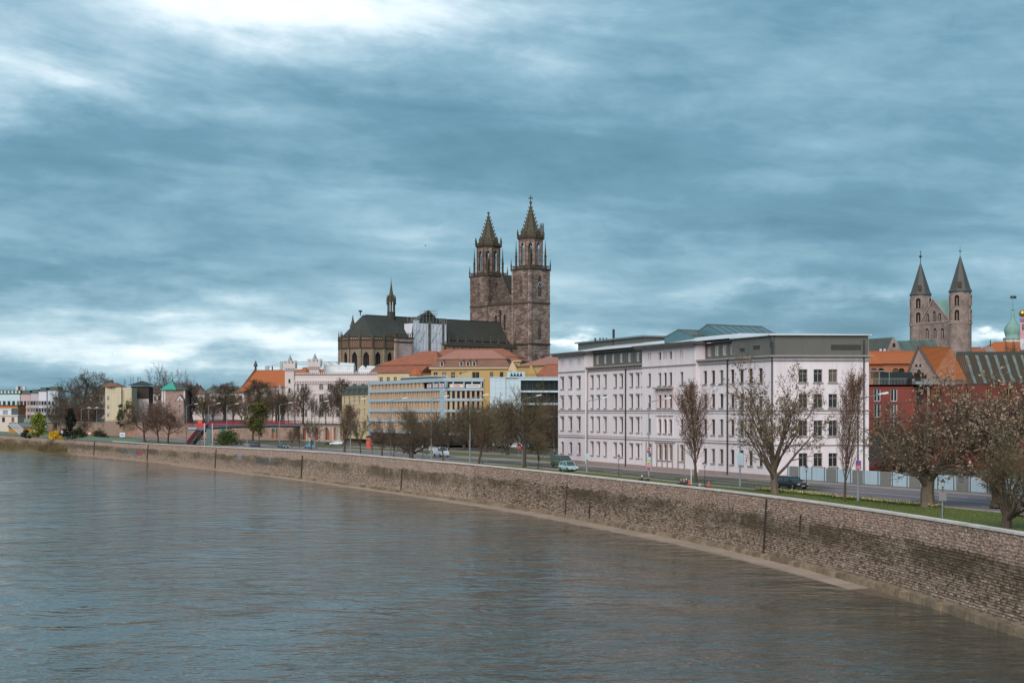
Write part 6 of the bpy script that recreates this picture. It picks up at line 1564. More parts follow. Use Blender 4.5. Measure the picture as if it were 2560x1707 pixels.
# ------------------------------------------------------------------ left part: terrace, footbridge, old town houses
TZ = 9.1
TL = [(X_(930, 372), 372), (X_(850, 388), 388), (X_(750, 408), 408), (X_(610, 428), 428), (X_(465, 446), 446), (X_(330, 466), 466), (X_(205, 505), 505), (X_(120, 560), 560)]
def terrace():
    mb = MB(); bk = [(X_(120, 560)-60, 1250), (500, 1250), (500, 372)]
    mb.poly([(x, y, TZ) for x, y in [(20, 372)]+TL+bk][::-1]); struct('terrace', mb, ground_m)
    t = thing('terrace_wall', 'long brick retaining wall of the tree-lined terrace beyond the road', 'wall', (-80, 428, 4.))
    capm = M('terrace_cap', (.36, .28, .25), .9, .3, 1.)
    for i in range(len(TL)-1):
        f = Facade(t, TL[i+1], TL[i]); ops = []
        if i == 1:
            ops = [(f.s_(px), f.z_(px, 1100), w, 3.6, 'round') for px, w in ((760, 2.4), (790, 4.4), (816, 3.8), (838, 2.4))]
        if i == 2: ops = [(f.s_(682), f.z_(682, 1096), 1.2, 3., 'round'), (f.s_(692), f.z_(692, 1096), .9, 3., 'round')]
        f.wall(3.5, TZ, ops, brick_m if i != 1 else M('terrace_render', (.50, .40, .34), .9, .5, .3, col2=(.36, .25, .19), streak=.2), reveal=.4)
        for k, o in enumerate(ops): f.window(*o, 'cross', glass=M('rust_door', (.30, .10, .045), .8, .4, .6), frame=tile_brown, depth=.35, name='arched_door')
        f.band(TZ, .18, .2, capm, 0, f.L, 'coping', -.3)
        if i == 1:
            for k in range(7): s = (k+.5)*f.L/7; mb = MB(); f.box(mb, s-.3, s+.3, 3.6, TZ, 0, .25); part('pier', mb, capm, t)
    # railing on the terrace edge
    r = thing('terrace_railing', 'thin dark railing along the edge of the terrace wall', 'railing', (-80, 428, TZ))
    for i in range(1, 6):
        f = Facade(r, TL[i+1], TL[i])
        for zz in (.55, 1.0): part('rail', MB().bar(f.pt(0, TZ+.18+zz, -.1), f.pt(f.L, TZ+.18+zz, -.1), .06), iron, r)
        for k in range(int(f.L/2.2)): part('post', MB().bar(f.pt(k*2.2, TZ+.1, -.1), f.pt(k*2.2, TZ+1.2, -.1), .07), iron, r)
terrace()

def footbridge():
    pinkr = M('bridge_red', (.45, .045, .07), .55, .3, .5, col2=(.36, .04, .05)); teal = M('bridge_teal', (.09, .16, .17), .5, .3, .5); lblue = M('bridge_blue', (.30, .42, .55), .5); polep = M('pole_pink', (.62, .46, .50), .5)
    A = W(497, 1069, 358); m1 = W(610, 1062.5, 385); B = W(752, 1062, 408); zd = A.z
    b = thing('footbridge', 'footbridge with red railings and blue edge beam over the riverside road', 'bridge', (A.x, A.y, 4.8))
    pts = [A, A.lerp(m1, .33)+Vector((0, 0, .12)), A.lerp(m1, .66)+Vector((0, 0, .1)), m1, m1.lerp(B, .5)+Vector((0, 0, .1)), B]
    for p, q in zip(pts, pts[1:]):
        f = Facade(b, (p.x, p.y), (q.x, q.y)); za, zc = p.z, q.z
        def slab(nm, mat, h0, h1, d0, d1):
            mb = MB(); l = b.location
            qd = [f.pt(a, z+h, d) for h in (h0, h1) for a, z, d in ((0, za, d1), (f.L, zc, d1), (f.L, zc, d0), (0, za, d0))]
            mb.add(qd, [(0, 3, 2, 1), (4, 5, 6, 7), (0, 1, 5, 4), (1, 2, 6, 5), (2, 3, 7, 6), (3, 0, 4, 7)]); part(nm, mb, mat, b)
        slab('girder', teal, -.75, -.28, -2.6, -.25); slab('deck_edge', lblue, -.28, .05, -3., .1); slab('deck', asphalt, .052, .08, -2.9, 0.)
        for d in (0., -2.9):
            slab('top_rail', pinkr, 1.12, 1.22, d-.04, d+.04); slab('mesh_rail', pinkr, .62, .68, d-.03, d+.03); slab('foot_rail', pinkr, .12, .18, d-.03, d+.03)
            n = int(f.L/.34)
            for i in range(n):
                t = (i+.5)/n; part('railing_bar', MB().bar(f.pt(t*f.L, lerp(za, zc, t)+.1, d), f.pt(t*f.L, lerp(za, zc, t)+1.15, d), .055), pinkr, b)
    # landing with solid red parapet, lift tower, poles
    L0 = W(491, 1069, 356); f = Facade(b, (L0.x, L0.y), (A.x+.5, A.y-.4)); 
    l = W(492, 1068, 355); r_ = W(514, 1068, 355); g = Facade(b, (l.x, l.y), (r_.x, r_.y))
    mb = MB(); g.box(mb, 0, g.L, zd-.55, zd+.05, -3, 0); part('landing', mb, teal, b); mb = MB(); g.box(mb, 0, g.L, zd+.05, zd+1.1, -.06, 0); part('parapet', mb, pinkr, b)
    mb = MB(); g.box(mb, .1, 1.1, zd+1.1, zd+2., -1.4, -.8); part('notice_box', mb, M('notice_orange', (.55, .10, .04), .6), b)
    tw = W(516, 1068, 354); tx = W(529, 1068, 354); h = Facade(b, (tw.x, tw.y), (tx.x, tx.y)); z0 = ground_z(tw.x, tw.y); mb = MB(); h.box(mb, 0, h.L, z0, zd-.2, -1.6, 0); part('lift_tower', mb, teal, b)
    for i in range(1, 4): h.band(lerp(z0, zd, i/4), .06, .05, galv, 0, h.L, 'tower_joint')
    for s in (h.L*.33, h.L*.66): mb = MB(); h.box(mb, s-.04, s+.04, z0, zd-.2, 0, .05); part('tower_joint', mb, galv, b)
    for px in (511, 531): p = W(px, 1112, 351); part('pole', MB().tube([(p.x, p.y, z0), (p.x, p.y, zd+1.2)], .12, 8), polep, b, world=True)
    # stair flight
    s0 = W(467, 1112, 352); s1 = W(502, 1069, 356); s0.z = ground_z(s0.x, s0.y); n = 18; d = (s1-s0); side = Vector((-.35, .94, 0)).normalized()*1.7
    side = Vector((.55, .2, 0)).normalized()*1.6
    for i in range(n):
        p = s0+d*(i/n); q = s0+d*((i+1)/n); mb = MB()
        mb.add([p+Vector((0, 0, .02)), p+side+Vector((0, 0, .02)), q+side*1+Vector((0, 0, -.02)), q+Vector((0, 0, -.02)), p+Vector((0, 0, -.2)), p+side+Vector((0, 0, -.2)), q+side+Vector((0, 0, -.24)), q+Vector((0, 0, -.24))], [(0, 1, 2, 3), (4, 7, 6, 5), (0, 4, 5, 1), (1, 5, 6, 2), (3, 2, 6, 7), (0, 3, 7, 4)]); part('step', mb, M('step_dark', (.05, .04, .04), .8), b, world=True)
    for k, off in enumerate((Vector((0, 0, 0)), side)):
        mb = MB(); mb.add([s0+off+Vector((0, 0, .1)), s1+off+Vector((0, 0, .1)), s1+off+Vector((0, 0, 1.05)), s0+off+Vector((0, 0, 1.05))], [(0, 1, 2, 3)]); mb.v += [(x+.05, y+.05, z) for x, y, z in mb.v]; mb.f += [(7, 6, 5, 4), (3, 2, 6, 7)]; mb.mi += [0, 0]
        part('stair_parapet', mb, pinkr if k == 0 else M('step_dark', (.05, .04, .04)), b, world=True); part('stair_rail', MB().bar(s0+off+Vector((0, 0, 1.1)), s1+off+Vector((0, 0, 1.1)), .09), galv, b, world=True)
        part('stringer', MB().bar(s0+off+Vector((0, 0, -.15)), s1+off+Vector((0, 0, -.15)), .12, .45), iron, b, world=True)
    p = W(520, 1062, 356); part('brace', MB().bar((p.x-.2, p.y, z0+3), (p.x+1.4, p.y, zd-.3), .2), iron, b, world=True)
    for px in (556, 681):
        p = W(px, 1072, 382 if px < 600 else 398); w = W(px+8, 1072, p.y); 
        part('clearance_sign', MB().box(p.x, w.x, p.y-1.2, p.y-1.1, p.z-1.0, p.z), M('sign_green', (.02, .20, .15), .5), b, world=True)
    p = W(649, 1056, 398); part('notice_board', MB().box(p.x-.35, p.x+.35, p.y-1.5, p.y-1.4, p.z-.9, p.z+.5), white_frame, b, world=True)
    # bushy planter bush
footbridge()

def left_town():
    g = 'tall houses at the far left bank'
    # square brick tower with green pyramid roof
    Y = 455.; x0, x1 = X_(404, Y), X_(463, Y); xc = X_(434, Y-3); b = thing('wall_tower', 'square brick tower with half green pyramid roof behind the terrace trees', 'tower', ((x0+x1)/2, Y, TZ-2))
    zt = Z_(974, Y); A, C, B = (x0, Y+1), (X_(408, Y-1.5), Y-1.5), (x1, Y)
    f = Facade(b, (x0, Y), (x1, Y)); ops = [(f.s_(px), zt-1.25, .55, 1.05, 'rect') for px in (434, 440, 447)]
    f.wall(TZ-2, zt, ops, masonry('tower_brick', (.27, .17, .14), (.38, .27, .24), (.33, .25, .23), .7, .35, .05, (.22, .14, .11), .5, .3, .4))
    for o in ops: f.window(*o, 'none', glass=glass_dark, depth=.3)
    body(b, [(x0, Y+.1), (x1, Y+.1), (x1, Y+7), (x0, Y+7)], TZ-2, zt, MAT['tower_brick'], 'rear_wall')
    for px in (406, 412, 461): s = f.s_(px); mb = MB(); f.box(mb, s-.25, s+.25, TZ-2, zt, 0, .1); part('quoin', mb, castle_m, b)
    ap = W(431, 953, Y+3.5)-b.location; e = [f.pt(-.6, zt-.05, .6), f.pt(f.L+.6, zt-.05, .6), f.pt(f.L+.6, zt-.05, -7.6), f.pt(-.6, zt-.05, -7.6)]
    mid = (e[0]+e[1])/2+Vector((1.0, 0, 0)); mb = MB(); mb.add([e[0], mid, ap], [(0, 1, 2)]); mb.add([e[3], e[0], ap], [(0, 1, 2)]); part('roof_copper', mb, M('copper_green', (.05, .30, .23), .6, .4, .6, col2=(.04, .2, .16)), b)
    mb = MB(); mb.add([mid, e[1], ap], [(0, 1, 2)]); mb.add([e[1], e[2], ap], [(0, 1, 2)]); mb.add([e[2], e[3], ap], [(0, 1, 2)]); part('roof_slate', mb, M('slate_green', (.07, .08, .07)), b)
    part('finial', MB().lathe([(.15, 0), (.05, 1.4)], 6, ap), iron, b)
    h = Facade(b, (X_(440, Y-2.5), Y-2.5), (X_(459, Y-2.5), Y-2.5)); zg = Z_(1000, Y-2.5); h.wall(TZ-2, zg, [], MAT['tower_brick']); mb = MB(); mb.poly([h.pt(0, zg), h.pt(h.L, zg), h.pt(h.L/2, zg+1.5)]); part('porch_gable', mb, castle_m, b)
    mb = MB(); mb.quad(h.pt(-.3, zg-.3, .2), h.pt(h.L/2, zg+1.7, .2), h.pt(h.L/2, zg+1.7, -2.5), h.pt(-.3, zg-.3, -2.5)); mb.quad(h.pt(h.L/2, zg+1.7, .2), h.pt(h.L+.3, zg-.3, .2), h.pt(h.L+.3, zg-.3, -2.5), h.pt(h.L/2, zg+1.7, -2.5)); part('porch_roof', mb, tile_brown, b)
    for y in (1003, 1018, 1032): h.window(h.L/2, Z_(y, Y-2.5), .4, .9, 'rect', 'plain', depth=-.02)
    # yellow tower house
    Y = 480.; b = thing('yellow_tower_house', 'tall cream and yellow tower house with a dark eaves roof', 'house', (X_(300, Y), Y+4, TZ-2)); x0, x1 = X_(263, Y), X_(303, Y); zt = Z_(968, Y)
    f = Facade(b, (x0, Y), (x1, Y)); ops = [(f.s_(288), Z_(985, Y), .9, 1.9, 'rect')]; f.wall(TZ-3, zt, ops, M('cream_tower', (.54, .46, .33), .85, .4, .4, col2=(.44, .36, .26), streak=.25)); f.window(*ops[0], 'cross')
    body(b, [(x0, Y+.1), (x1, Y+.1), (x1, Y+8), (x0, Y+8)], TZ-3, zt-.1, M('cream_tower', (.54, .46, .33), .85, .4, .4, col2=(.44, .36, .26), streak=.25), 'rear_wall')
    part('roof', MB().lathe([(4.4, 0), (4.5, .2), (1.2, 1.6)], 8, (X_(283, Y+3), Y+3.5, zt)), tile_brown, b, world=True)
    for y in (1013, 1033, 1049): f.band(Z_(y, Y), .1, .12, castle_m, 0, f.L*.42)
    for y in (1000, 1022, 1042): f.window(1., Z_(y, Y), .8, 1.5, 'rect', 'cross', depth=-.02)
    g2 = Facade(b, (x1, Y+1), (X_(327, Y+1), Y+1)); zc = Z_(968, Y); g2.wall(TZ-3, zc, [], M('cream_tower', (.54, .46, .33), .85, .4, .4, col2=(.44, .36, .26), streak=.25)); body(b, [(x1, Y+1.1), (X_(327, Y), Y+1.1), (X_(327, Y), Y+8), (x1, Y+8)], TZ-3, zc-.1, M('cream_tower', (.54, .46, .33), .85, .4, .4, col2=(.44, .36, .26), streak=.25), 'side_wall')
    part('base_wall', MB().box(X_(262, Y-2), X_(330, Y-2), Y-2.2, Y, 4.2, Z_(1052, Y-2)), brick_m, b, world=True)
    for px, hh in ((309, 3.), (312, 2.4)): p = W(px, 958, Y+3); part('aerial', MB().bar((p.x, p.y, zt), (p.x+.3, p.y, zt+hh), .12), iron, b, world=True)
    # dark timber house
    Y = 490.; b = thing('dark_house', 'dark timber clad house with low hipped roof next to the yellow tower house', 'house', (X_(350, Y), Y+4, TZ-2)); x0, x1 = X_(327, Y), X_(372, Y)
    f = Facade(b, (x0, Y), (x1, Y)); f.wall(Z_(997, Y), Z_(965, Y), [], M('dark_timber', (.045, .035, .028), .8, .4, .5)); f.wall(TZ-2, Z_(997, Y), [], castle_m)
    body(b, [(x0, Y+.1), (x1, Y+.1), (x1, Y+6), (x0, Y+6)], TZ-2, Z_(965, Y)-.1, MAT['dark_timber'], 'rear_wall')
    e = [f.pt(-.9, Z_(963, Y), .9), f.pt(f.L+.6, Z_(963, Y), .9), f.pt(f.L+.6, Z_(963, Y), -7), f.pt(-.9, Z_(963, Y), -7)]; ap = f.pt(f.L*.5, Z_(951, Y), -3.5); mb = MB()
    for i in range(4): mb.add([e[i], e[(i+1) % 4], ap], [(0, 1, 2)])
    part('roof', mb, slate, b)
    for px in (327, 333, 344, 347, 351): p = W(px, 955, Y+2); part('aerial', MB().bar((p.x, p.y, p.z-.5), (p.x, p.y, p.z+1.8), .12), iron, b, world=True)
    # raised roadway with grey parapet and brick abutment
    Y = 540.; b = thing('raised_roadway', 'raised roadway with grey parapet on a brick abutment at the left', 'bridge', (X_(230, Y), Y, 4.8))
    mb = MB(); mb.box(X_(60, Y), X_(262, Y), Y, Y+6, Z_(1056, Y), Z_(1046, Y)); part('parapet', mb, M('grey_parapet', (.20, .23, .22), .8, .3, .5), b, world=True); mb = MB(); mb.box(X_(205, Y), X_(262, Y), Y+.4, Y+5.6, 4.5, Z_(1056, Y)); upart('abutment', mb, brick_m, b, world=True)
    mb = MB(); mb.box(X_(60, Y), X_(262, Y), Y+.2, Y+.5, Z_(1058, Y), Z_(1056, Y)); part('parapet_foot', mb, iron, b, world=True)
    # houses on the far bank, at the left edge
    Y = 720.
    for i, (p0, p1, yt, m_, cols, lab) in enumerate(((-30, 52, 985, M('render_cyan', (.50, .62, .66), .8, .3, .2), 7, 'pale blue house with green roof edge at the far left'), (50, 76, 985, M('render_rose', (.52, .36, .36), .8, .4, .2), 3, 'rose coloured narrow town house with white bands'),
                                           (76, 96, 983, M('render_mauve', (.45, .40, .44), .8, .3, .2), 3, 'mauve grey narrow town house beside the rose one'), (96, 117, 978, M('render_white', (.60, .58, .66), .8, .2, .2), 3, 'white gabled bay town house left of the dark gap'), (119, 146, 976, M('render_bluegrey', (.50, .55, .60), .8, .3, .2), 3, 'bluish white town house with green balconies near the big bare tree'))):
        A, B = (X_(p0, Y), Y), (X_(p1-.6, Y), Y); zt = Z_(yt, Y)
        b, f = plain_building('town_house', lab, A, B, 12, 5., zt, m_, cols, [5.4+k*3.5 for k in range(int((zt-6)/3.5))], 1.2 if i else 1.5, 2.2, M('roof_green', (.08, .12, .10), .7, .4, .3), 0, cat='house', style='plain', group=g)
        for k in range(1, int((zt-6)/3.5)): f.band(5.+k*3.5, .3, .2, castle_m, 0, f.L)
        mb = MB(); f.box(mb, .6, f.L-.6, zt+.35, zt+2., -10, -1.2); part('attic', mb, MAT['roof_green'], b)
        if i == 4:
            for k in range(1, 4): mb = MB(); f.box(mb, f.L*.55, f.L*.95, 5.2+k*4.6, 6.4+k*4.6, 0, 1.2); part('balcony', mb, MAT['roof_green'], b)
        if i == 0:
            for k in range(4): x = X_(42+k*6, Y+4); part('chimney', MB().box(x-.6, x+.6, Y+4, Y+5.2, zt+1.9, zt+4), (castle_m, iron, galv, castle_m)[k], b, world=True)
            for k in range(9): mb = MB(); s = (k+.5)*f.L/9; f.box(mb, s-.4, s+.4, zt+.5, zt+1.6, -1.3, -1.1); part('attic_window', mb, white_frame, b)
    plain_building('brick_shed', 'orange brick block under a dark flat roof at the left edge', (X_(-40, 600), 600), (X_(44, 600), 600), 10, 5., Z_(1014, 600), M('orange_brick', (.48, .17, .06), .85, .3, .3), 1, (), 1, 1, M('roof_dark', (.06, .06, .05), .8), 0)
    b, f = plain_building('white_pavilion', 'small white cube building with grey shutter at the left edge', (X_(-30, 560), 560), (X_(28, 560), 560), 8, 5., Z_(1023, 560), M('white_metal', (.62, .64, .66)), 2, (Z_(1036, 560),), 2., 1.6, M('white_metal', (.62, .64, .66)), 0, glass=galv, style='none')
    plain_building('cream_pavilion', 'low cream building with two slit windows at the left edge', (X_(-50, 545), 545), (X_(44, 545), 545), 8, 4.8, Z_(1039, 545), M('cream_pale', (.60, .50, .44), .85, .2, .3), 4, (Z_(1055, 545),), 1.1, 1.9, M('cream_pale', (.60, .50, .44)), 0, style='none')
    b, f = plain_building('boat_house', 'long low ochre hall with grey roof behind the lime green bush', (X_(30, 500), 500), (X_(110, 505), 505), 8, 4.8, Z_(1068, 500), M('ochre_wood', (.50, .25, .06), .8, .3, .4), 5, (), 1, 1, M('roof_grey', (.15, .165, .165), .7, .3, .3), 1.4)
    for i in range(4): p = W(20+i*7, 1058, 480); part('ramp_rail', MB().bar((p.x, p.y, p.z), (p.x+5, p.y, p.z-4.5), .25), roof_white, b, world=True)
    # roofs that close the gaps in the skyline
    for k, (p0, p1, Y, ye, yr, rm, wm, lab) in enumerate(((505, 610, 660, 982, 966, M('roof_moss', (.10, .125, .10), .8, .4, .3), castle_m, 'long low house with mossy green hipped roof left of the orange hall'),
                                        (225, 262, 640, 985, 963, slate, castle_m, 'grey town house with flat dark roof right of the big bare tree'), (372, 404, 600, 982, 965, tile_brown, castle_m, 'brown roofed house between dark house and green tower'),
                                        (468, 512, 640, 985, 972, tile_brown, castle_m, 'low brown roofed house right of the green roofed tower'))):
        b = thing('far_house', lab, 'house', (X_((p0+p1)/2, Y), Y+5, TZ)); f = Facade(b, (X_(p0, Y), Y), (X_(p1, Y), Y)); n = max(3, int(f.L/3)); ops = [((i+.5)*f.L/n, Z_(ye, Y)-3.2, 1.2, 2., 'rect') for i in range(n)]
        f.wall(TZ, Z_(ye, Y), ops, wm); [f.window(*o, 'plain') for o in ops]; gable_roof('roof', b, f.A, f.B, 10, Z_(ye, Y), Z_(yr, Y+5), rm, .5, 3 if k else 4, 3 if k else 4)
        Facade(b, f.B, f.B+Vector((0, 10))).wall(TZ, Z_(ye, Y), [], wm); Facade(b, f.A+Vector((0, 10)), f.A).wall(TZ, Z_(ye, Y), [], wm)
    for k, (px, yt, yb, Y) in enumerate(((493, 957, 972, 700), (501, 962, 975, 700), (272, 950, 966, 700))):
        p = W(px, yb, Y); t = thing('small_spire', ('thin dark spire right of the green roofed tower', 'shorter dark spire next to the thin one', 'square slate turret cap left above the yellow house')[k], 'spire', (p.x, p.y, TZ)); w = 2.2 if k < 2 else 4.2
        part('shaft', MB().lathe([(w*.8, TZ), (w*.8, p.z)], 8 if k < 2 else 4, (p.x, p.y, 0), R(45)), castle_m, t, world=True); part('cap', MB().lathe([(w, p.z), (w*.45 if k < 2 else w*.75, lerp(p.z, Z_(yt, Y), .5)), (.1 if k < 2 else w*.5, Z_(yt, Y))], 8 if k < 2 else 4, (p.x, p.y, 0), R(45)), slate, t, world=True)
    # tower crane
    Y = 900.; p = W(703, 925, Y); c = thing('tower_crane', 'grey tower crane jib showing above the orange roof', 'crane', (p.x, p.y, TZ)); zj = Z_(911, Y); cm = M('crane_grey', (.34, .38, .40), .6)
    part('mast', MB().bar((p.x, p.y, TZ), (p.x, p.y, zj+2), 1.6), cm, c, world=True); x0, x1 = X_(663, Y), X_(762, Y)
    for dz in (0, 1.6): part('jib_chord', MB().bar((x0, p.y, zj+dz*.3-2), (X_(708, Y), p.y, zj+dz-.5), .4), cm, c, world=True); part('jib_chord', MB().bar((X_(708, Y), p.y, zj+dz), (X_(845, Y+30), p.y+30, zj+dz+1.2), .35), cm, c, world=True)
    for i in range(26): t = i/26; xa = lerp(X_(708, Y), X_(845, Y), t); part('lattice', MB().bar((xa, p.y+30*t, zj+t*1.2), (xa+1.4, p.y+30*t, zj+1.6+t*1.2), .22), cm, c, world=True)
    part('counterweight', MB().box(x0, x0+2.2, p.y-1, p.y+1, zj-4.6, zj-.8), cm, c, world=True); part('cab', MB().cbox((p.x+2.5, p.y-1, zj-1.2), 2.2, 2, 2.6), cm, c, world=True)
left_town()
# ------------------------------------------------------------------ trees
bark = M('bark', (.085, .062, .046), .95, .6, 2.5, .8, 9., col2=(.045, .034, .026), stretch=(1, 1, .25))
bark_lt = M('bark_light', (.15, .115, .085), .95, .6, 2.5, .8, 9., col2=(.07, .053, .04), stretch=(1, 1, .25))
def twig_mat(name, col): return M(name, col, .9, rand=.35)
twig_brown, twig_red, twig_olive, twig_grey = twig_mat('twig_brown', (.105, .076, .050)), twig_mat('twig_red', (.145, .085, .062)), twig_mat('twig_olive', (.115, .088, .048)), twig_mat('twig_grey', (.13, .105, .082))
leaf_brown, leaf_rust, leaf_pink = M('leaf_brown', (.23, .145, .095), .9, rand=.5), M('leaf_rust', (.20, .085, .030), .9, rand=.45), M('seed_pink', (.29, .21, .15), .9, rand=.5)
leaf_seed = M('seed_brown', (.22, .15, .095), .9, rand=.5)
leaf_green, leaf_lime, leaf_yellow, leaf_dark, leaf_conifer, leaf_ivy = M('leaf_green', (.050, .075, .020), .8, rand=.5), M('leaf_lime', (.20, .23, .030), .8, rand=.4), M('flower_yellow', (.70, .42, .012), .7, rand=.35), M('leaf_dark', (.040, .045, .020), .8, rand=.5), M('needle_dark', (.020, .022, .014), .8, rand=.5), M('leaf_ivy', (.095, .095, .022), .8, rand=.5)

class Tree:
    def __init__(s, seed): s.r = random.Random(seed); s.w = MB(); s.t = MB(); s.l = MB()
    def stick(s, p, q, r0, r1, mb=None):
        """thin three-sided twig"""
        mb = mb or s.t; dx, dy = q[0]-p[0], q[1]-p[1]; n = math.hypot(dx, dy)
        if n < 1e-5: ax, ay = 1., 0.
        else: ax, ay = -dy/n, dx/n
        dz = q[2]-p[2]; L = math.sqrt(n*n+dz*dz)+1e-6
        bx, by, bz = (-dx/n*dz/L, -dy/n*dz/L, n/L) if n > 1e-5 else (0., 1., 0.)
        k = len(mb.v)
        for c, r in ((p, r0), (q, r1)):
            mb.v.append((c[0]+ax*r, c[1]+ay*r, c[2])); mb.v.append((c[0]-ax*r*.5+bx*r*.87, c[1]-ay*r*.5+by*r*.87, c[2]+bz*r*.87)); mb.v.append((c[0]-ax*r*.5-bx*r*.87, c[1]-ay*r*.5-by*r*.87, c[2]-bz*r*.87))
        mb.f += [(k, k+1, k+4, k+3), (k+1, k+2, k+5, k+4), (k+2, k, k+3, k+5)]; mb.mi += [0, 0, 0]
    def leaf(s, p, size):
        r = s.r; a = Vector((r.uniform(-1, 1), r.uniform(-1, 1), r.uniform(-1, 1))).normalized(); b = a.cross(Vector((r.uniform(-1, 1), r.uniform(-1, 1), r.uniform(-1, 1)))).normalized()
        a *= size; b *= size*r.uniform(.35, .7); k = len(s.l.v)
        for u, v in ((-1, 0), (0, -1), (1, 0), (0, 1)): s.l.v.append((p[0]+a.x*u+b.x*v, p[1]+a.y*u+b.y*v, p[2]+a.z*u+b.z*v))
        s.l.f.append((k, k+1, k+2, k+3)); s.l.mi.append(0)
    def grow(s, p, d, L, rad, lvl, P):
        r = s.r; last = lvl == len(P['n'])-1; segs = 5 if lvl == 0 else (4 if lvl < 2 else (3 if lvl < 3 else 2))
        pts = [Vector(p)]; d = Vector(d).normalized(); trop = P['trop'][lvl]; wob = P['wob']
        for i in range(segs):
            d = (d+Vector((r.uniform(-wob, wob), r.uniform(-wob, wob), r.uniform(-wob, wob)))+Vector((0, 0, trop))).normalized()
            pts.append(pts[-1]+d*(L/segs))
        r1 = rad*P['taper'][lvl]
        if lvl <= P['wood']:
            s.w.tube(pts, [lerp(rad, r1, i/segs)*(1.25 if (i == 0 and lvl == 0) else 1) for i in range(segs+1)], 8 if lvl == 0 else (6 if lvl == 1 else 4), cap=False)
        else:
            for i in range(segs): s.stick(pts[i], pts[i+1], lerp(rad, r1, i/segs), lerp(rad, r1, (i+1)/segs))
        if P.get('leaf') and lvl >= len(P['n'])-P.get('leaf_lv', 1):
            for k in range(P['leaf']):
                q = pts[-1].lerp(pts[-2], r.random()); j = P['leaf_j']; s.leaf(q+Vector((r.uniform(-j, j), r.uniform(-j, j), r.uniform(-j, j))), P['leaf_s']*r.uniform(.6, 1.3))
        if last: return
        n = P['n'][lvl+1]; t0 = P['t0'][lvl]; az = r.uniform(0, 6.3)
        for k in range(n):
            t = t0+(1-t0)*((k+r.uniform(.2, .8))/n) if P.get('even', True) else r.uniform(t0, 1)
            x = t*segs; i = min(int(x), segs-1); q = pts[i].lerp(pts[i+1], x-i); dd = (pts[i+1]-pts[i]).normalized()
            az += 2.4+r.uniform(-.4, .4); an = R(P['ang'][lvl]*r.uniform(P.get('amin', .7) if lvl == 0 else .7, 1.3))
            ref = Vector((1, 0, 0)) if abs(dd.x) < .8 else Vector((0, 1, 0)); u = dd.cross(ref).normalized(); v = dd.cross(u)
            nd = dd*math.cos(an)+(u*math.cos(az)+v*math.sin(az))*math.sin(an)
            ll = L*P['len'][lvl]*r.uniform(.7, 1.2)*P['prof'][lvl](t); rr = max(lerp(rad, r1, t)*P['rr'][lvl], P['rmin'])
            s.grow(q, nd, ll, rr, lvl+1, P)
    def build(s, P): s.grow((0, 0, -.15), (0, 0, 1), P['L'], P['R'], 0, P); return s
one = lambda t: 1.
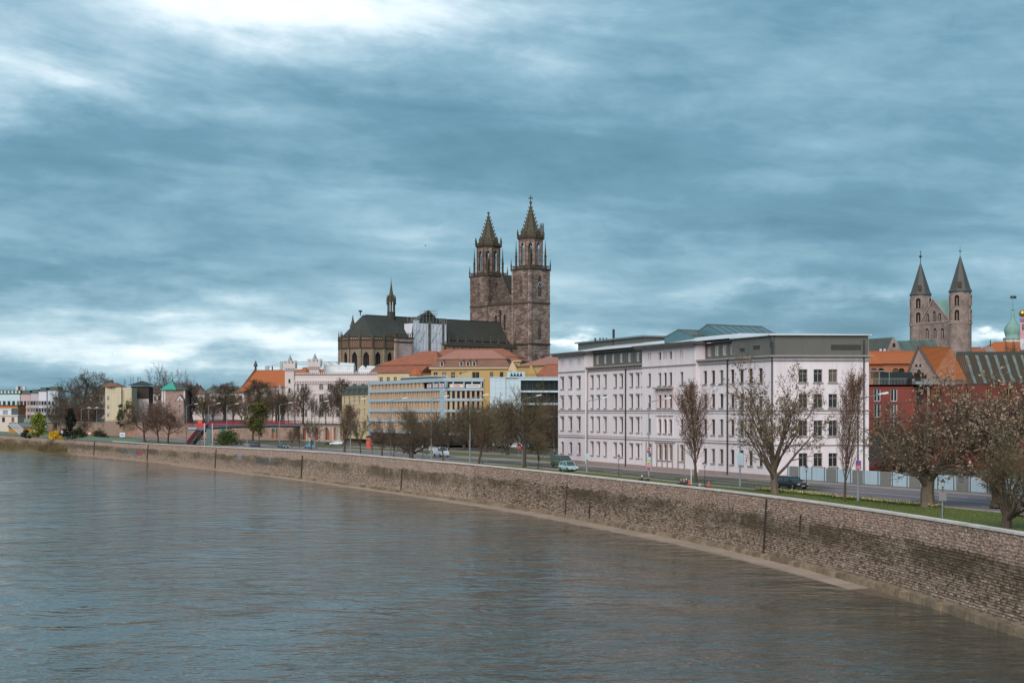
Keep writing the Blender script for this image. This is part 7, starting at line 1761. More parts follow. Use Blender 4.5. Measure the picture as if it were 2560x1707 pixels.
KINDS = {
 'round':  dict(L=4.4, R=.24, n=[1, 10, 7, 7, 7], t0=[.42, .25, .2, .15], ang=[52, 45, 42, 40], len=[1.05, .52, .50, .48], prof=[lambda t: 1.25-.45*t, one, one, one], trop=[0, .12, .05, .02, 0], wob=.16, taper=[.55, .35, .4, .5, .5], rr=[.52, .5, .5, .6], rmin=.022, wood=2),
 'vase':   dict(L=3.2, R=.20, n=[1, 9, 7, 6, 6], t0=[.55, .3, .2, .15], ang=[34, 34, 36, 38], len=[1.65, .46, .48, .5], prof=[one, lambda t: 1.25-.5*t, one, one], trop=[0, .05, .06, .04, 0], wob=.14, taper=[.7, .3, .4, .5, .5], rr=[.5, .5, .5, .6], rmin=.022, wood=2),
 'tall':   dict(L=8.2, R=.26, n=[1, 16, 7, 6, 5], t0=[.22, .3, .2, .15], ang=[40, 40, 40, 40], len=[.44, .48, .5, .5], prof=[lambda t: 1.25-.75*t, one, one, one], trop=[0, .14, .06, .03, 0], wob=.13, taper=[.22, .35, .4, .5, .5], rr=[.42, .5, .5, .6], rmin=.020, wood=2),
 'column': dict(L=9.4, R=.13, n=[1, 40, 8, 6], t0=[.17, .15, .15], ang=[24, 20, 26], len=[.36, .42, .42], prof=[lambda t: .55+1.5*t*(1-t)*1.6-.25*t, one, one], trop=[0, .20, .10, .04], wob=.07, taper=[.15, .3, .4, .5], rr=[.42, .5, .6], rmin=.013, wood=1, leaf=2, leaf_s=.07, leaf_j=.14, leaf_lv=1),
 'open':   dict(L=2.9, R=.42, amin=.12, n=[1, 15, 7, 6, 4], t0=[.36, .28, .25, .2], ang=[50, 34, 42, 46], len=[2.05, .44, .42, .40], prof=[lambda t: 1.2-.42*t if t < .75 else 1.05, lambda t: 1.3-.6*t, one, one], trop=[0, .07, .05, .02, -.02], wob=.10, taper=[.72, .22, .3, .4, .5], rr=[.40, .45, .5, .6], rmin=.016, wood=2, leaf=2, leaf_s=.10, leaf_j=.12, leaf_lv=1),
 'leafy':  dict(L=2.6, R=.44, n=[1, 11, 8, 7, 6], t0=[.45, .25, .2, .15], ang=[54, 42, 42, 44], len=[1.75, .50, .48, .46], prof=[lambda t: 1.15-.3*t, one, one, one], trop=[0, .10, .05, .02, 0], wob=.16, taper=[.75, .28, .35, .4, .5], rr=[.46, .5, .5, .6], rmin=.016, wood=2, leaf=3, leaf_s=.09, leaf_j=.12, leaf_lv=1),
 'lowfork': dict(L=1.2, R=.34, n=[1, 9, 8, 7, 6], t0=[.45, .3, .2, .15], ang=[50, 38, 42, 44], len=[2.7, .50, .48, .48], prof=[one, one, one, one], trop=[0, .10, .05, .03, 0], wob=.16, taper=[.8, .3, .35, .4, .5], rr=[.46, .5, .5, .6], rmin=.015, wood=2),
 'ivy':    dict(L=7.6, R=.16, n=[1, 14, 5, 4], t0=[.3, .3, .2], ang=[38, 40, 40], len=[.34, .45, .5], prof=[lambda t: 1.1-.6*t, one, one], trop=[0, .14, .05, 0], wob=.14, taper=[.25, .35, .4, .5], rr=[.45, .5, .5], rmin=.02, wood=1, leaf=6, leaf_s=.16, leaf_j=.3, leaf_lv=2),
}
PROTO = {}
def proto(kind, seed, tm, lm=None, bm=None):
    key = (kind, seed, tm.name)
    if key in PROTO: return PROTO[key]
    t = Tree(seed).build(KINDS[kind]); top = sorted(v[2] for v in t.t.v)[int(len(t.t.v)*.997)]; rad = sorted(math.hypot(v[0], v[1]) for v in t.t.v)[int(len(t.t.v)*.94)]
    PROTO[key] = (t.w.mesh('trunk', bm or bark), t.t.mesh('crown', tm), t.l.mesh('leaves', lm) if lm and t.l.v else None, top, rad)
    return PROTO[key]
def tree(kind, seed, tm, label, px, py, top_py, half_w_px, Y=None, z=None, lm=None, bm=None, group=None, rz=None, name=None, lean=(0, 0)):
    """stand a tree with its foot at a photo pixel, scaled to the height and crown width it shows there"""
    if Y is None: p = ground_at(px, py)
    else: p = Vector((X_(px, Y), Y, z if z is not None else ground_z(X_(px, Y), Y)))
    wd, cr, lv, top, rad = proto(kind, seed, tm, lm, bm); H = Z_(top_py, p.y)-p.z; hw = half_w_px*p.y/FPX
    n = name or {'column': 'hornbeam_tree', 'ivy': 'ivy_tree'}.get(kind, 'bare_tree')
    o = thing(n, label, 'tree', p, rnd.uniform(0, 6.28) if rz is None else rz, group); o.scale = (hw/rad, hw/rad, H/top); o.rotation_euler.x, o.rotation_euler.y = lean
    put('trunk', wd, o); c = put('crown', cr, o)
    if lv: put('leaves', lv, o)
    return o
def shrub(name, label, px, py, top_py, half_w_px, mat, n=1500, ls=.16, Y=None, z=None, shape='round', cat='shrub', stem=True):
    """leafy bush: leaves spread through clumps"""
    if Y is None: p = ground_at(px, py)
    else: p = Vector((X_(px, Y), Y, z if z is not None else ground_z(X_(px, Y), Y)))
    H = Z_(top_py, p.y)-p.z; hw = half_w_px*p.y/FPX; t = Tree(px*7+3); r = t.r
    o = thing(name, label, cat, p)
    k = int(10+n/120); cl = []
    for i in range(k):
        a = r.uniform(0, 6.28); zz = r.uniform(.12, .98)
        if shape == 'cone': rr = (1-zz)*.9*math.sqrt(r.random())
        elif shape == 'dome': rr = math.sqrt(max(0, 1-zz*zz))*.85*math.sqrt(r.random())
        else: rr = math.sqrt(max(0, 1-(2*zz-1)**2))*.85*math.sqrt(r.random())
        cl.append((math.cos(a)*rr*hw, math.sin(a)*rr*hw, zz*H))
    cs = hw*.34 if shape != 'cone' else hw*.24
    for i in range(n):
        c = r.choice(cl); q = (c[0]+r.gauss(0, cs*.5), c[1]+r.gauss(0, cs*.5), max(.02, c[2]+r.gauss(0, cs*.45))); t.leaf(q, ls*r.uniform(.6, 1.3))
    put('foliage', t.l.mesh('foliage', mat), o)
    if stem:
        for c in cl[:14]: t.stick((0, 0, -.1), c, .05, .015)
        put('stems', t.t.mesh('stems', bark), o)
    return o

# --- trees of the near verge
tree('open', 23, twig_brown, 'large open-branched tree with hanging seed clusters before the white building', 1937, 1236, 884, 132, lm=leaf_seed, bm=bark_lt, rz=1.0, name='seed_tree')
tree('column', 5, twig_red, 'left of two narrow columnar trees with rusty leaves before the white building', 1740, 1209, 952, 44, lm=leaf_brown)
tree('column', 9, twig_red, 'taller columnar tree with rusty leaves right of the large open tree', 2112, 1254, 922, 52, lm=leaf_brown)
KINDS['airy'] = dict(KINDS['leafy'], leaf=1, amin=.3, n=[1, 12, 7, 6, 4])
KINDS['leafy'].update(leaf=3, amin=.3, n=[1, 11, 7, 6, 5]); KINDS['lowfork'].update(amin=.3)
tree('airy', 33, twig_brown, 'thick-trunked tree with leaning bare limbs and brown seed heads', 2320, 1268, 985, 170, lm=leaf_seed, bm=bark_lt, rz=.4, name='seed_tree')
tree('leafy', 37, twig_brown, 'broad spreading tree covered in pinkish brown seed heads by the right edge', 2500, 1262, 930, 200, Y=112, z=6.0, lm=leaf_pink, rz=2.2, name='seed_tree')
tree('lowfork', 41, twig_olive, 'low forked dense bare tree standing on the grass at the right edge', 2515, 1322, 1035, 128, rz=.2)
# --- verge between wall and road, going left
G1 = 'bare trees along the quay wall'
for a in (('round', 51, twig_olive, 'large bare tree with dark trunk left of the white building corner', 1310, 1168, 962, 92), ('vase', 52, twig_olive, 'slender young tree just left of the white building', 1345, 1172, 1070, 38),
          ('vase', 53, twig_olive, 'pale trunked bare tree right of the tallest lamp pole', 1197, 1160, 1008, 60), ('vase', 54, twig_brown, 'bare tree standing right behind the white van', 1107, 1152, 1030, 48),
          ('lowfork', 42, twig_brown, 'squat bushy bare tree hiding the dark car', 1027, 1146, 1028, 62), ('round', 51, twig_red, 'small reddish bare tree left of the squat bushy one', 955, 1140, 1062, 42),
          ('vase', 52, twig_brown, 'leaning thin bare tree beside the squat bushy one', 984, 1142, 1052, 30), ('vase', 55, twig_brown, 'upright bare tree before the yellow house', 902, 1135, 1030, 34), ('column', 5, twig_red, 'rusty columnar tree before the yellow house', 861, 1130, 1010, 27),
          ('vase', 53, twig_brown, 'bare tree covering the teal car', 777, 1124, 1048, 30), ('vase', 52, twig_brown, 'thin sapling between the silver and teal cars', 748, 1120, 1066, 16), ('vase', 55, twig_red, 'small sapling right of the dark grey car', 730, 1119, 1068, 18),
          ('round', 56, twig_red, 'reddish bushy tree with twin trunk on the left verge', 362, 1108, 995, 58), ('round', 57, twig_red, 'reddish bushy tree right of the twin trunk on the left verge', 395, 1110, 1000, 50), ('round', 51, twig_red, 'reddish tree left of the red stair', 421, 1109, 1010, 44), ('vase', 52, twig_brown, 'thin bare sapling next to the red stair', 500, 1113, 1075, 14)):
    if a[0] == 'column': tree(*a, lm=leaf_rust)
    else: tree(*a, group=G1)
tree('ivy', 61, twig_olive, 'taller ivy-grown tree with yellow green tufts behind the footbridge', 632, 1117, 1008, 30, lm=leaf_ivy, group=G1)
tree('ivy', 62, twig_olive, 'shorter tree with a round mistletoe ball beside the ivy-grown one', 650, 1118, 1045, 18, lm=leaf_ivy, group=G1)
# --- park trees between road and buildings
G2 = 'bare trees massed in front of the blue and white buildings'
park = [(1120, 1126, 1020, 55, 'round', 51), (1175, 1128, 1010, 55, 'round', 57), (1213, 1131, 1012, 52, 'lowfork', 42), (1256, 1134, 1015, 48, 'round', 56), (1270, 1138, 1030, 42, 'lowfork', 43), (1240, 1122, 1005, 60, 'round', 57), (1330, 1128, 1010, 52, 'round', 51), (1389, 1143, 1000, 55, 'round', 57), (1360, 1125, 1012, 50, 'lowfork', 42),
        (1060, 1118, 1028, 50, 'round', 56), (1005, 1113, 1030, 44, 'round', 57), (945, 1108, 1030, 36, 'vase', 53), (1090, 1112, 1020, 48, 'lowfork', 43), (1150, 1116, 1012, 46, 'vase', 53), (1300, 1118, 1002, 54, 'vase', 55), (1420, 1126, 1005, 40, 'round', 51),
        (1030, 1116, 1015, 48, 'round', 51), (980, 1112, 1022, 46, 'round', 56), (1200, 1119, 1005, 52, 'round', 56), (1275, 1121, 1000, 50, 'round', 57), (1345, 1120, 998, 52, 'round', 56), (1120, 1113, 1012, 50, 'round', 57), (1225, 1126, 1040, 44, 'lowfork', 43), (1325, 1133, 1045, 44, 'lowfork', 42), (1160, 1122, 1045, 44, 'lowfork', 42), (1080, 1119, 1045, 42, 'lowfork', 43)]
plabs = ['left of the van', 'behind the lamp pole', 'with a split low trunk', 'right of the split trunk', 'with short dark trunk on the lawn', 'before the pale blue block', 'before the dark glazing', 'at the white building edge', 'half hidden by the white building',
         'behind the squat tree', 'before the blue framed block', 'at the left end of the lawn', 'before the blue block corner', 'under the party banners', 'reaching up to the dark glazing', 'behind the white building corner', 'over the dark car', 'behind the reddish small tree', 'left of the pale blue block seam', 'under the dark ribbon windows', 'tallest beside the white building', 'right of the blue block corner', 'low and wide right of the lamp pole', 'low and wide behind the dark trunk', 'low and wide right of the van', 'low and wide left of the van']
for k, (px, py, ty, hw, kd, sd) in enumerate(park):
    tree(kd, sd, (twig_olive, twig_brown, twig_red)[k % 3], 'bare brown park tree '+plabs[k], px, py, ty, hw, group=G2)
# --- terrace trees
G3 = 'row of bare trees on the terrace'
tl = ['by the tower wall', 'next to the tower', 'left of the lamp', 'with a thick trunk', 'slim with forked top', 'tall in the middle', 'wide crowned under the orange roof', 'before the buttresses', 'half behind the white buttress', 'dense and dark', 'left of the turret', 'before the left turret', 'between the turrets', 'slim before the pink wall', 'right of the second turret', 'near the second turret', 'thin at the bridge end', 'before the third window', 'at the arched wall', 'at the arched doors']
for k, (px, ty, hw, Y) in enumerate(((480, 960, 40, 462), (507, 985, 24, 452), (533, 975, 22, 448), (560, 955, 42, 452), (585, 980, 22, 446), (612, 972, 26, 442), (648, 948, 48, 448), (668, 985, 22, 436), (690, 962, 34, 438), (703, 985, 24, 430), (722, 972, 26, 430), (738, 985, 18, 424), (757, 965, 26, 426), (778, 990, 16, 418), (797, 985, 20, 416), (815, 992, 15, 412), (832, 985, 18, 410), (855, 950, 40, 408), (880, 985, 24, 402), (905, 990, 20, 396))):
    tree(('tall', 'vase', 'round')[k % 3], (71, 53, 56)[k % 3], (twig_brown, twig_red, twig_olive)[(k*2) % 3], 'bare terrace tree '+tl[k], px, 0, ty, hw, Y=Y, z=TZ, group=G3)
tree('tall', 72, twig_brown, 'tall dark bare tree rising before the castellated building', 862, 0, 945, 40, Y=399, z=TZ, group=G3)
for k in range(16):
    px = 478+k*25+(k*7) % 11; Y = 475+(k*13) % 25
    tree(('round', 'tall', 'vase')[k % 3], (57, 71, 55)[k % 3], (twig_brown, twig_olive, twig_red)[k % 3], 'bare back-row terrace tree '+('behind the tower foot', 'left of the mossy roof', 'under the mossy roof', 'right under the mossy roof', 'left before the orange hall', 'before the hall windows', 'right before the hall windows', 'beside the white buttresses', 'at the left turret', 'right of the left turret', 'under the crenellated wall', 'at the second turret foot', 'under the first arched windows', 'under the middle arched windows', 'before the pink wall at right', 'nearest the yellow house')[k], px, 0, 985+(k*17) % 22, 24+(k*5) % 9, Y=Y, z=TZ, group='back row of bare terrace trees')
for k in range(6):
    tree('round', (51, 56, 57)[k % 3], (twig_brown, twig_red)[k % 2], 'brown bushy tree '+('left at the town houses', 'right behind the conifer', 'directly under the tallest bare tree', 'right under the tallest bare tree', 'left of the yellow tower house', 'touching the yellow tower house')[k], 150+k*20, 0, 995+(k*13) % 25, 26, Y=520+(k*11) % 30, z=5., group='thicket at the left')
# --- far left
tree('tall', 73, twig_grey, 'tallest bare tree at the left with pale upright limbs', 205, 0, 926, 62, Y=560, z=7., bm=bark_lt)
tree('round', 56, twig_brown, 'broad brown tree left of the tallest bare tree', 170, 0, 960, 48, Y=550, z=6.); tree('round', 57, twig_brown, 'broad brown tree right of the tallest bare tree', 236, 0, 975, 46, Y=545, z=6.)
tree('round', 51, twig_brown, 'lower brown tree behind the conifer', 205, 0, 1000, 50, Y=530, z=5.); tree('vase', 55, twig_brown, 'thin bare tree left of the conifer', 138, 0, 1010, 26, Y=500, z=5.)
tree('vase', 54, twig_grey, 'pale fan shaped bare tree left behind the green roofed tower', 428, 0, 915, 56, Y=520, z=TZ, bm=bark_lt); tree('round', 57, twig_red, 'reddish tree right behind the green roofed tower', 466, 0, 948, 36, Y=500, z=TZ)
tree('vase', 53, twig_brown, 'small bare tree beside the brick abutment', 208, 0, 1048, 22, Y=440, z=5.)
tree('round', 56, twig_brown, 'brown tree behind the dark house', 385, 0, 985, 26, Y=515, z=TZ)
tree('round', 57, twig_olive, 'greenish bare tree over the far right roofs', 2535, 0, 850, 46, Y=300, z=8.); tree('round', 51, twig_red, 'bare tree before the red block', 2400, 0, 955, 70, Y=170, z=6.); tree('round', 56, twig_brown, 'dark bare tree left before the red block', 2262, 0, 1010, 72, Y=172, z=6.)
shrub('conifer_tree', 'dark cone shaped conifer by the left bank', 176, 1096, 1022, 27, leaf_conifer, 3000, .35, Y=432, z=5., shape='cone', cat='tree')
shrub('lime_bush', 'lime green spring bush at the far left', 95, 1092, 1034, 24, leaf_lime, 2600, .28, Y=440, z=5., shape='round', cat='tree')
shrub('forsythia_bush', 'bright yellow flowering bush below the conifer', 137, 1096, 1081, 17, leaf_yellow, 1600, .22, Y=418, z=5., shape='dome')
shrub('evergreen_tree', 'small green tree beside the yellow tower house', 300, 0, 1012, 12, leaf_green, 900, .3, Y=470, z=7.5, cat='tree'); shrub('evergreen_shrub', 'loose olive green tree right of the yellow wall', 322, 0, 1005, 20, leaf_ivy, 1000, .3, Y=474, z=7.)
shrub('round_bush', 'wide dark green bush beside the lift tower', 570, 1119, 1083, 38, leaf_green, 3200, .20, Y=349, shape='dome', z=4.9)
shrub('low_shrub', 'dark low shrub right of the conifer', 198, 1096, 1072, 20, leaf_dark, 900, .25, Y=428, z=4.9, shape='dome'); shrub('dark_shrub', 'dark shrub left of the lime green bush', 64, 1092, 1076, 14, leaf_dark, 700, .25, Y=436, z=4.9, shape='dome')
shrub('brown_hedge', 'low brown hedge behind the metal fence', 2230, 0, 1158, 60, M('hedge_brown', (.085, .05, .03), .9, rand=.5), 3000, .14, Y=163, z=6.0, shape='dome')
shrub('low_hedge', 'dark green hedge patch left of the road signs', 250, 0, 1080, 26, leaf_dark, 900, .25, Y=436, z=4.9, shape='dome')
# ------------------------------------------------------------------ street lamps
def lamp_proto():
    pole = MB().tube([(0, 0, -.05), (0, 0, .9), (0, 0, 9.3)], [.13, .11, .065], 8).mesh('pole', galv)
    arm = MB().tube([(0, 0, 9.25), (.35, 0, 9.42), (2.2, 0, 9.75)], [.05, .05, .04], 6).mesh('arm', galv)
    head = MB(); head.add([(2.1, -.16, 9.72), (2.1, .16, 9.72), (3.0, .20, 9.86), (3.0, -.20, 9.86), (2.1, -.12, 9.86), (2.1, .12, 9.86), (2.95, .14, 10.02), (2.95, -.14, 10.02)], [(0, 1, 2, 3), (4, 7, 6, 5), (0, 4, 5, 1), (1, 5, 6, 2), (2, 6, 7, 3), (3, 7, 4, 0)])
    return pole, arm, head.mesh('lamp_head', M('lamp_head', (.58, .60, .60), .4))
LP = lamp_proto()
def street_lamp(label, px, off=None, py=None, Y=None, z=None, rz=None, h=10., group='tall street lamps'):
    if py is not None: p = ground_at(px, py)
    elif Y is not None: p = Vector((X_(px, Y), Y, z))
    else: q, Yc = q_at(px, off); p = Vector((q.x, q.y, ground_z(q.x, q.y)))
    n = wn(p.y); o = thing('street_lamp', label, 'street lamp', p, math.atan2(n.y, n.x) if rz is None else rz, group); o.scale = (h/10,)*3
    for nm, me in zip(('pole', 'arm', 'lamp_head'), LP): put(nm, me, o)
    return o
ld = {}
for lab, px, py, h in (('tall street lamp right of the taller columnar tree', 2145, 1252, 9.3), ('tall street lamp with a blue board behind the large open tree', 1850, 1215, 9.4), ('tall street lamp hung with election posters before the white building', 1622, 1194, 9.3), ('tall street lamp at the left end of the white building', 1467, 1181, 9.6),
                       ('tall street lamp behind the large dark-trunked tree', 1306, 1163, 10), ('tall street lamp before the pale blue block', 1175, 1154, 10.3), ('tall street lamp before the blue framed office block', 1078, 1146, 10.3), ('tall street lamp left of the squat bushy tree', 977, 1138, 10.2),
                       ('tall street lamp before the yellow house', 876, 1130, 10.3), ('tall street lamp at the arched doors', 787, 1122, 10.3), ('tall street lamp at the right end of the footbridge', 699, 1117, 10.3), ('tall street lamp hidden in the ivy-grown tree', 618, 1114, 10.4), ('tall street lamp above the green bush', 567, 1112, 10.4), ('tall street lamp at the lift tower', 521, 1110, 10.6), ('tall street lamp left of the red stair', 466, 1107, 10.6)):
    ld[px] = street_lamp(lab, px, py=py, h=h)
for lab, px, Y in (('far street lamp beside the yellow tower house', 262, 470), ('far street lamp second from the yellow tower house', 242, 485), ('far street lamp third from the yellow tower house', 222, 500), ('far street lamp before the tallest bare tree', 203, 515), ('far street lamp left of the tallest bare tree', 158, 530), ('far street lamp right of the white town houses', 144, 540), ('far street lamp before the white town houses', 120, 555)):
    street_lamp(lab, px, Y=Y, z=4.9, rz=R(180 if px > 230 else 20), h=9.6, group='far street lamps')
# posters on a lamp post
def poster(o, z0, z1, w, cols, name='poster'):
    """printed board fixed to a lamp post, facing the camera side"""
    mb = MB(); mb.box(-w/2, w/2, -.17, -.13, z0, z1); b = part(name, mb, M('poster_%s' % name+str(cols[0]), cols[0], .6), o); b.rotation_euler = (0, 0, -o.rotation_euler.z)
    for k, c in enumerate(cols[1:]):
        mb = MB(); n = len(cols)-1; a = lerp(z0, z1, (k+.1)/n); c2 = lerp(z0, z1, (k+.9)/n); mb.box(-w*.42+.1*w*k, w*.3, -.185, -.172, a, c2); q = part('print', mb, M('print_'+str(c), c, .6), b)
poster(ld[1622], 1.0, 1.75, .62, [(.42, .26, .36), (.24, .08, .22), (.50, .30, .14)]); poster(ld[1622], 1.8, 2.6, .62, [(.16, .34, .42), (.50, .42, .14), (.48, .48, .5)]); poster(ld[1622], 3.1, 3.8, .55, [(.45, .45, .5), (.10, .10, .12), (.5, .06, .06)])
poster(ld[1850], 2.3, 3.6, .65, [(.42, .50, .54), (.36, .45, .50)]); poster(ld[1467], 1.7, 2.5, .5, [(.42, .50, .55), (.36, .45, .5)]); poster(ld[2145], 2.9, 3.7, .5, [(.28, .12, .35), (.60, .25, .18), (.2, .1, .4)])
# small lantern lamps
def lantern(label, px, py, h=3.5, Y=None, z=None):
    p = ground_at(px, py) if Y is None else Vector((X_(px, Y), Y, z)); o = thing('lantern_lamp', label, 'lantern', p, 0, 'small lantern lamps'); k = h/3.5; o.scale = (k, k, k)
    part('post', MB().tube([(0, 0, -.05), (0, 0, .4), (0, 0, .45), (0, 0, 2.75)], [.08, .07, .045, .035], 8), iron, o)
    part('lantern_glass', MB().lathe([(.10, 2.8), (.21, 3.25)], 6), M('lantern_glass', (.40, .42, .40), .3), o); part('lantern_frame', MB().lathe([(.05, 2.70), (.12, 2.80), (.12, 2.82)], 6), iron, o)
    part('lantern_cap', MB().lathe([(.25, 3.25), (.22, 3.32), (.08, 3.46), (.03, 3.6)], 6), iron, o); part('cross_bar', MB().bar((-.22, 0, 2.6), (.22, 0, 2.6), .03), iron, o)
for lab, px, py, h in (('small lantern lamp on the grass before the white building', 1547, 1191, 2.6), ('small lantern lamp right of the left columnar tree', 1762, 1216, 2.6), ('small lantern lamp beside the daffodils', 2016, 1232, 2.6), ('small lantern lamp by the seed tree at the right', 2357, 1290, 2.7), ('small lantern lamp behind the light blue car', 1386, 1162, 2.4),
                       ('small lantern lamp left of the pale trunked tree', 1205, 1159, 2.4), ('small lantern lamp left of the white van', 1056, 1147, 2.3), ('small lantern lamp before the red advertising column', 931, 1137, 2.3)): lantern(lab, px, py, h)

# ------------------------------------------------------------------ vehicles (unit = 1.22 m)
tyre_m, rim_m = M('tyre', (.02, .02, .02), .8), M('rim', (.30, .31, .32), .35, metal=.6)
lamp_m, tail_m = M('headlamp', (.75, .76, .74), .15), M('tail_lamp', (.30, .01, .01), .3)
car_glass = M('car_glass', (.05, .065, .07), .06, spec=.7)
def car_shape(kind):
    """stations along the length: x, half width, sill z, belt z ; greenhouse stations: x, half width, z"""
    if kind == 'van': return [(1.95, .62, .30, .62), (1.90, .72, .24, .80), (1.45, .76, .22, 1.02), (1.1, .77, .22, 1.10), (-1.85, .77, .24, 1.10), (-1.95, .74, .3, 1.05)], [(1.25, .72, 1.10), (.75, .66, 1.56), (-1.75, .66, 1.60), (-1.92, .70, 1.10)]
    if kind == 'estate': return [(1.92, .55, .28, .50), (1.85, .68, .20, .62), (1.0, .72, .17, .74), (.7, .73, .17, .76), (-1.8, .72, .20, .78), (-1.90, .62, .28, .74)], [(.85, .66, .76), (.30, .54, 1.17), (-1.35, .54, 1.17), (-1.80, .62, .78)]
    if kind == 'suv': return [(1.85, .58, .34, .60), (1.80, .72, .28, .80), (1.0, .76, .25, .90), (.7, .76, .25, .92), (-1.75, .75, .28, .94), (-1.85, .66, .34, .90)], [(.85, .68, .92), (.35, .58, 1.36), (-1.3, .58, 1.38), (-1.76, .64, .94)]
    return [(1.62, .52, .28, .50), (1.56, .66, .20, .64), (.95, .70, .17, .76), (.65, .70, .17, .78), (-1.5, .70, .20, .82), (-1.60, .60, .28, .78)], [(.80, .64, .78), (.28, .53, 1.24), (-1.05, .53, 1.22), (-1.5, .60, .82)]
CARM = {}
def car_meshes(kind):
    if kind in CARM: return CARM[kind]
    st, gh = car_shape(kind); bd = MB(); n = 8
    for x, w, zs, zb in st:
        m = (zs+zb)/2; bd.v += [(x, -w*.80, zs), (x, -w*.97, lerp(zs, zb, .25)), (x, -w, lerp(zs, zb, .62)), (x, -w*.90, zb), (x, w*.90, zb), (x, w, lerp(zs, zb, .62)), (x, w*.97, lerp(zs, zb, .25)), (x, w*.80, zs)]
    for i in range(len(st)-1):
        for k in range(n): a, b = i*n+k, i*n+(k+1) % n; bd.f.append((a, b, b+n, a+n)); bd.mi.append(0)
    bd.f += [tuple(range(n))[::-1], tuple(range((len(st)-1)*n, len(st)*n))]; bd.mi += [0, 0]
    gl = MB(); (x0, w0, z0), (x1, w1, z1), (x2, w2, z2), (x3, w3, z3) = gh
    gv = [(x0, -w0, z0), (x0, w0, z0), (x1, -w1, z1), (x1, w1, z1), (x2, -w2, z2), (x2, w2, z2), (x3, -w3, z3), (x3, w3, z3)]
    ws, rw, sl, sr = [MB().poly([gv[i] for i in q]) for q in ((0, 1, 3, 2), (4, 5, 7, 6), (0, 2, 4, 6), (1, 7, 5, 3))]
    if kind == 'van': # panel sides: glass only up front
        pass
    rf = MB(); e = .012
    rf.add([(x1+.05, -w1, z1+e), (x1+.05, w1, z1+e), (x1-.2, w1*.8, z1+.05), (x1-.2, -w1*.8, z1+.05), (x2-.05, -w2, z2+e), (x2-.05, w2, z2+e), (x2+.2, w2*.8, z2+.05), (x2+.2, -w2*.8, z2+.05)], [(0, 1, 2, 3), (3, 2, 6, 7), (7, 6, 5, 4), (1, 5, 6, 2), (0, 3, 7, 4)])
    pil = MB()
    for s in (-1, 1):
        pil.bar((x0, s*w0, z0), (x1, s*w1, z1), .07); pil.bar((x3, s*w3, z3), (x2, s*w2, z2), .10); xm = (x1+x2)/2; pil.bar((xm+.05, s*lerp(w0, w3, .45), lerp(z0, z3, .5)), (xm, s*w1, z1), .07); pil.bar((x1, s*w1, z1), (x2, s*w2, z2), .06)
        if kind == 'van': pil.add([(x1-.55, s*(w1+.012), z1), (x2, s*(w2+.012), z2), (x3, s*(w3+.015), z3), (x1-.35, s*(w0+.012), z0)], [(0, 1, 2, 3), (3, 2, 1, 0)])
    tr = MB().lathe([(.16, -.09), (.26, -.09), (.27, -.05), (.27, .05), (.26, .09), (.16, .09)], 14, cap=False); ri = MB().lathe([(.17, -.07), (.17, .06), (.10, .085), (.03, .09)], 10)
    for m in (tr, ri): m.v = [(x, z, y) for x, y, z in m.v]
    CARM[kind] = (bd, ws, rw, sl, sr, rf, pil, tr.mesh('tyre', tyre_m), ri.mesh('rim', rim_m), st, {})
    return CARM[kind]
def car(kind, label, col, px, py, rz=None, flip=False, group=None, Y=None, z=None, name=None):
    p = ground_at(px, py) if Y is None else Vector((X_(px, Y), Y, z)); p.z += .025
    if rz is None:
        t = Vector((farx(p.y+1)-farx(p.y-1), 2)); rz = math.atan2(-t.y, -t.x)+(math.pi if flip else 0)
    bd, ws, rw, sl, sr, rf, pil, tr, ri, st, cache = car_meshes(kind); cm = M('paint_%s' % str(col), col, .28, spec=.5, metal=.1)
    o = thing(name or {'van': 'delivery_van', 'suv': 'parked_car'}.get(kind, 'car'), label, 'van' if kind == 'van' else 'car', p, rz, group)
    key = cm.name
    if key not in cache: cache[key] = (bd.mesh('body', cm), rf.mesh('roof', cm), pil.mesh('pillars', cm), [m.mesh(nm, car_glass) for m, nm in ((ws, 'windscreen'), (rw, 'rear_window'), (sl, 'side_window'), (sr, 'side_window'))])
    b, r, pi, gl = cache[key]
    put('body', b, o); put('roof', r, o); put('pillars', pi, o); [put(m.name.split('.')[0], m, o) for m in gl]
    L = st[0][0]
    for x in (L*.62, -L*.64):
        for s in (-1, 1):
            w = put('tyre', tr, o, (x, s*(st[2][1]-.06), .27)); q = put('rim', ri, w); q.scale = (1, s, 1)
    for s in (-1, 1):
        y = s*st[1][1]*.74; put('headlight', HL, o, (L-.05, y, lerp(st[1][2], st[1][3], .72))); put('tail_light', TLm, o, (-L+.06, y, lerp(st[-1][2], st[-1][3], .75)))
        put('mirror', MR, o, (st[2][0]*.75, s*(st[2][1]+.06), st[2][3]+.08))
    put('bumper', BP, o, (L-.03, 0, st[1][2]+.1)); put('number_plate', NP, o, (L+.02, 0, st[1][2]+.14))
    return o
HL = MB().box(-.05, .06, -.13, .13, -.06, .06).mesh('headlight', lamp_m); TLm = MB().box(-.06, .05, -.09, .09, -.10, .10).mesh('tail_light', tail_m); MR = MB().box(-.06, .06, -.06, .06, -.05, .06).mesh('mirror', iron)
BP = MB().box(-.05, .03, -.5, .5, -.08, .05).mesh('bumper', iron); NP = MB().box(-.005, .01, -.2, .2, -.05, .05).mesh('number_plate', white_frame)
car('hatch', 'light blue small hatchback driving beside the white building', (.33, .46, .48), 1421, 1178); car('van', 'olive green van-like car close behind the light blue hatchback', (.10, .13, .085), 1404, 1168, name='car')
car('estate', 'black estate car passing behind the large open tree', (.035, .037, .042), 1978, 1221); car('van', 'white delivery van on the road before the blue block', (.60, .62, .66), 1103, 1142)
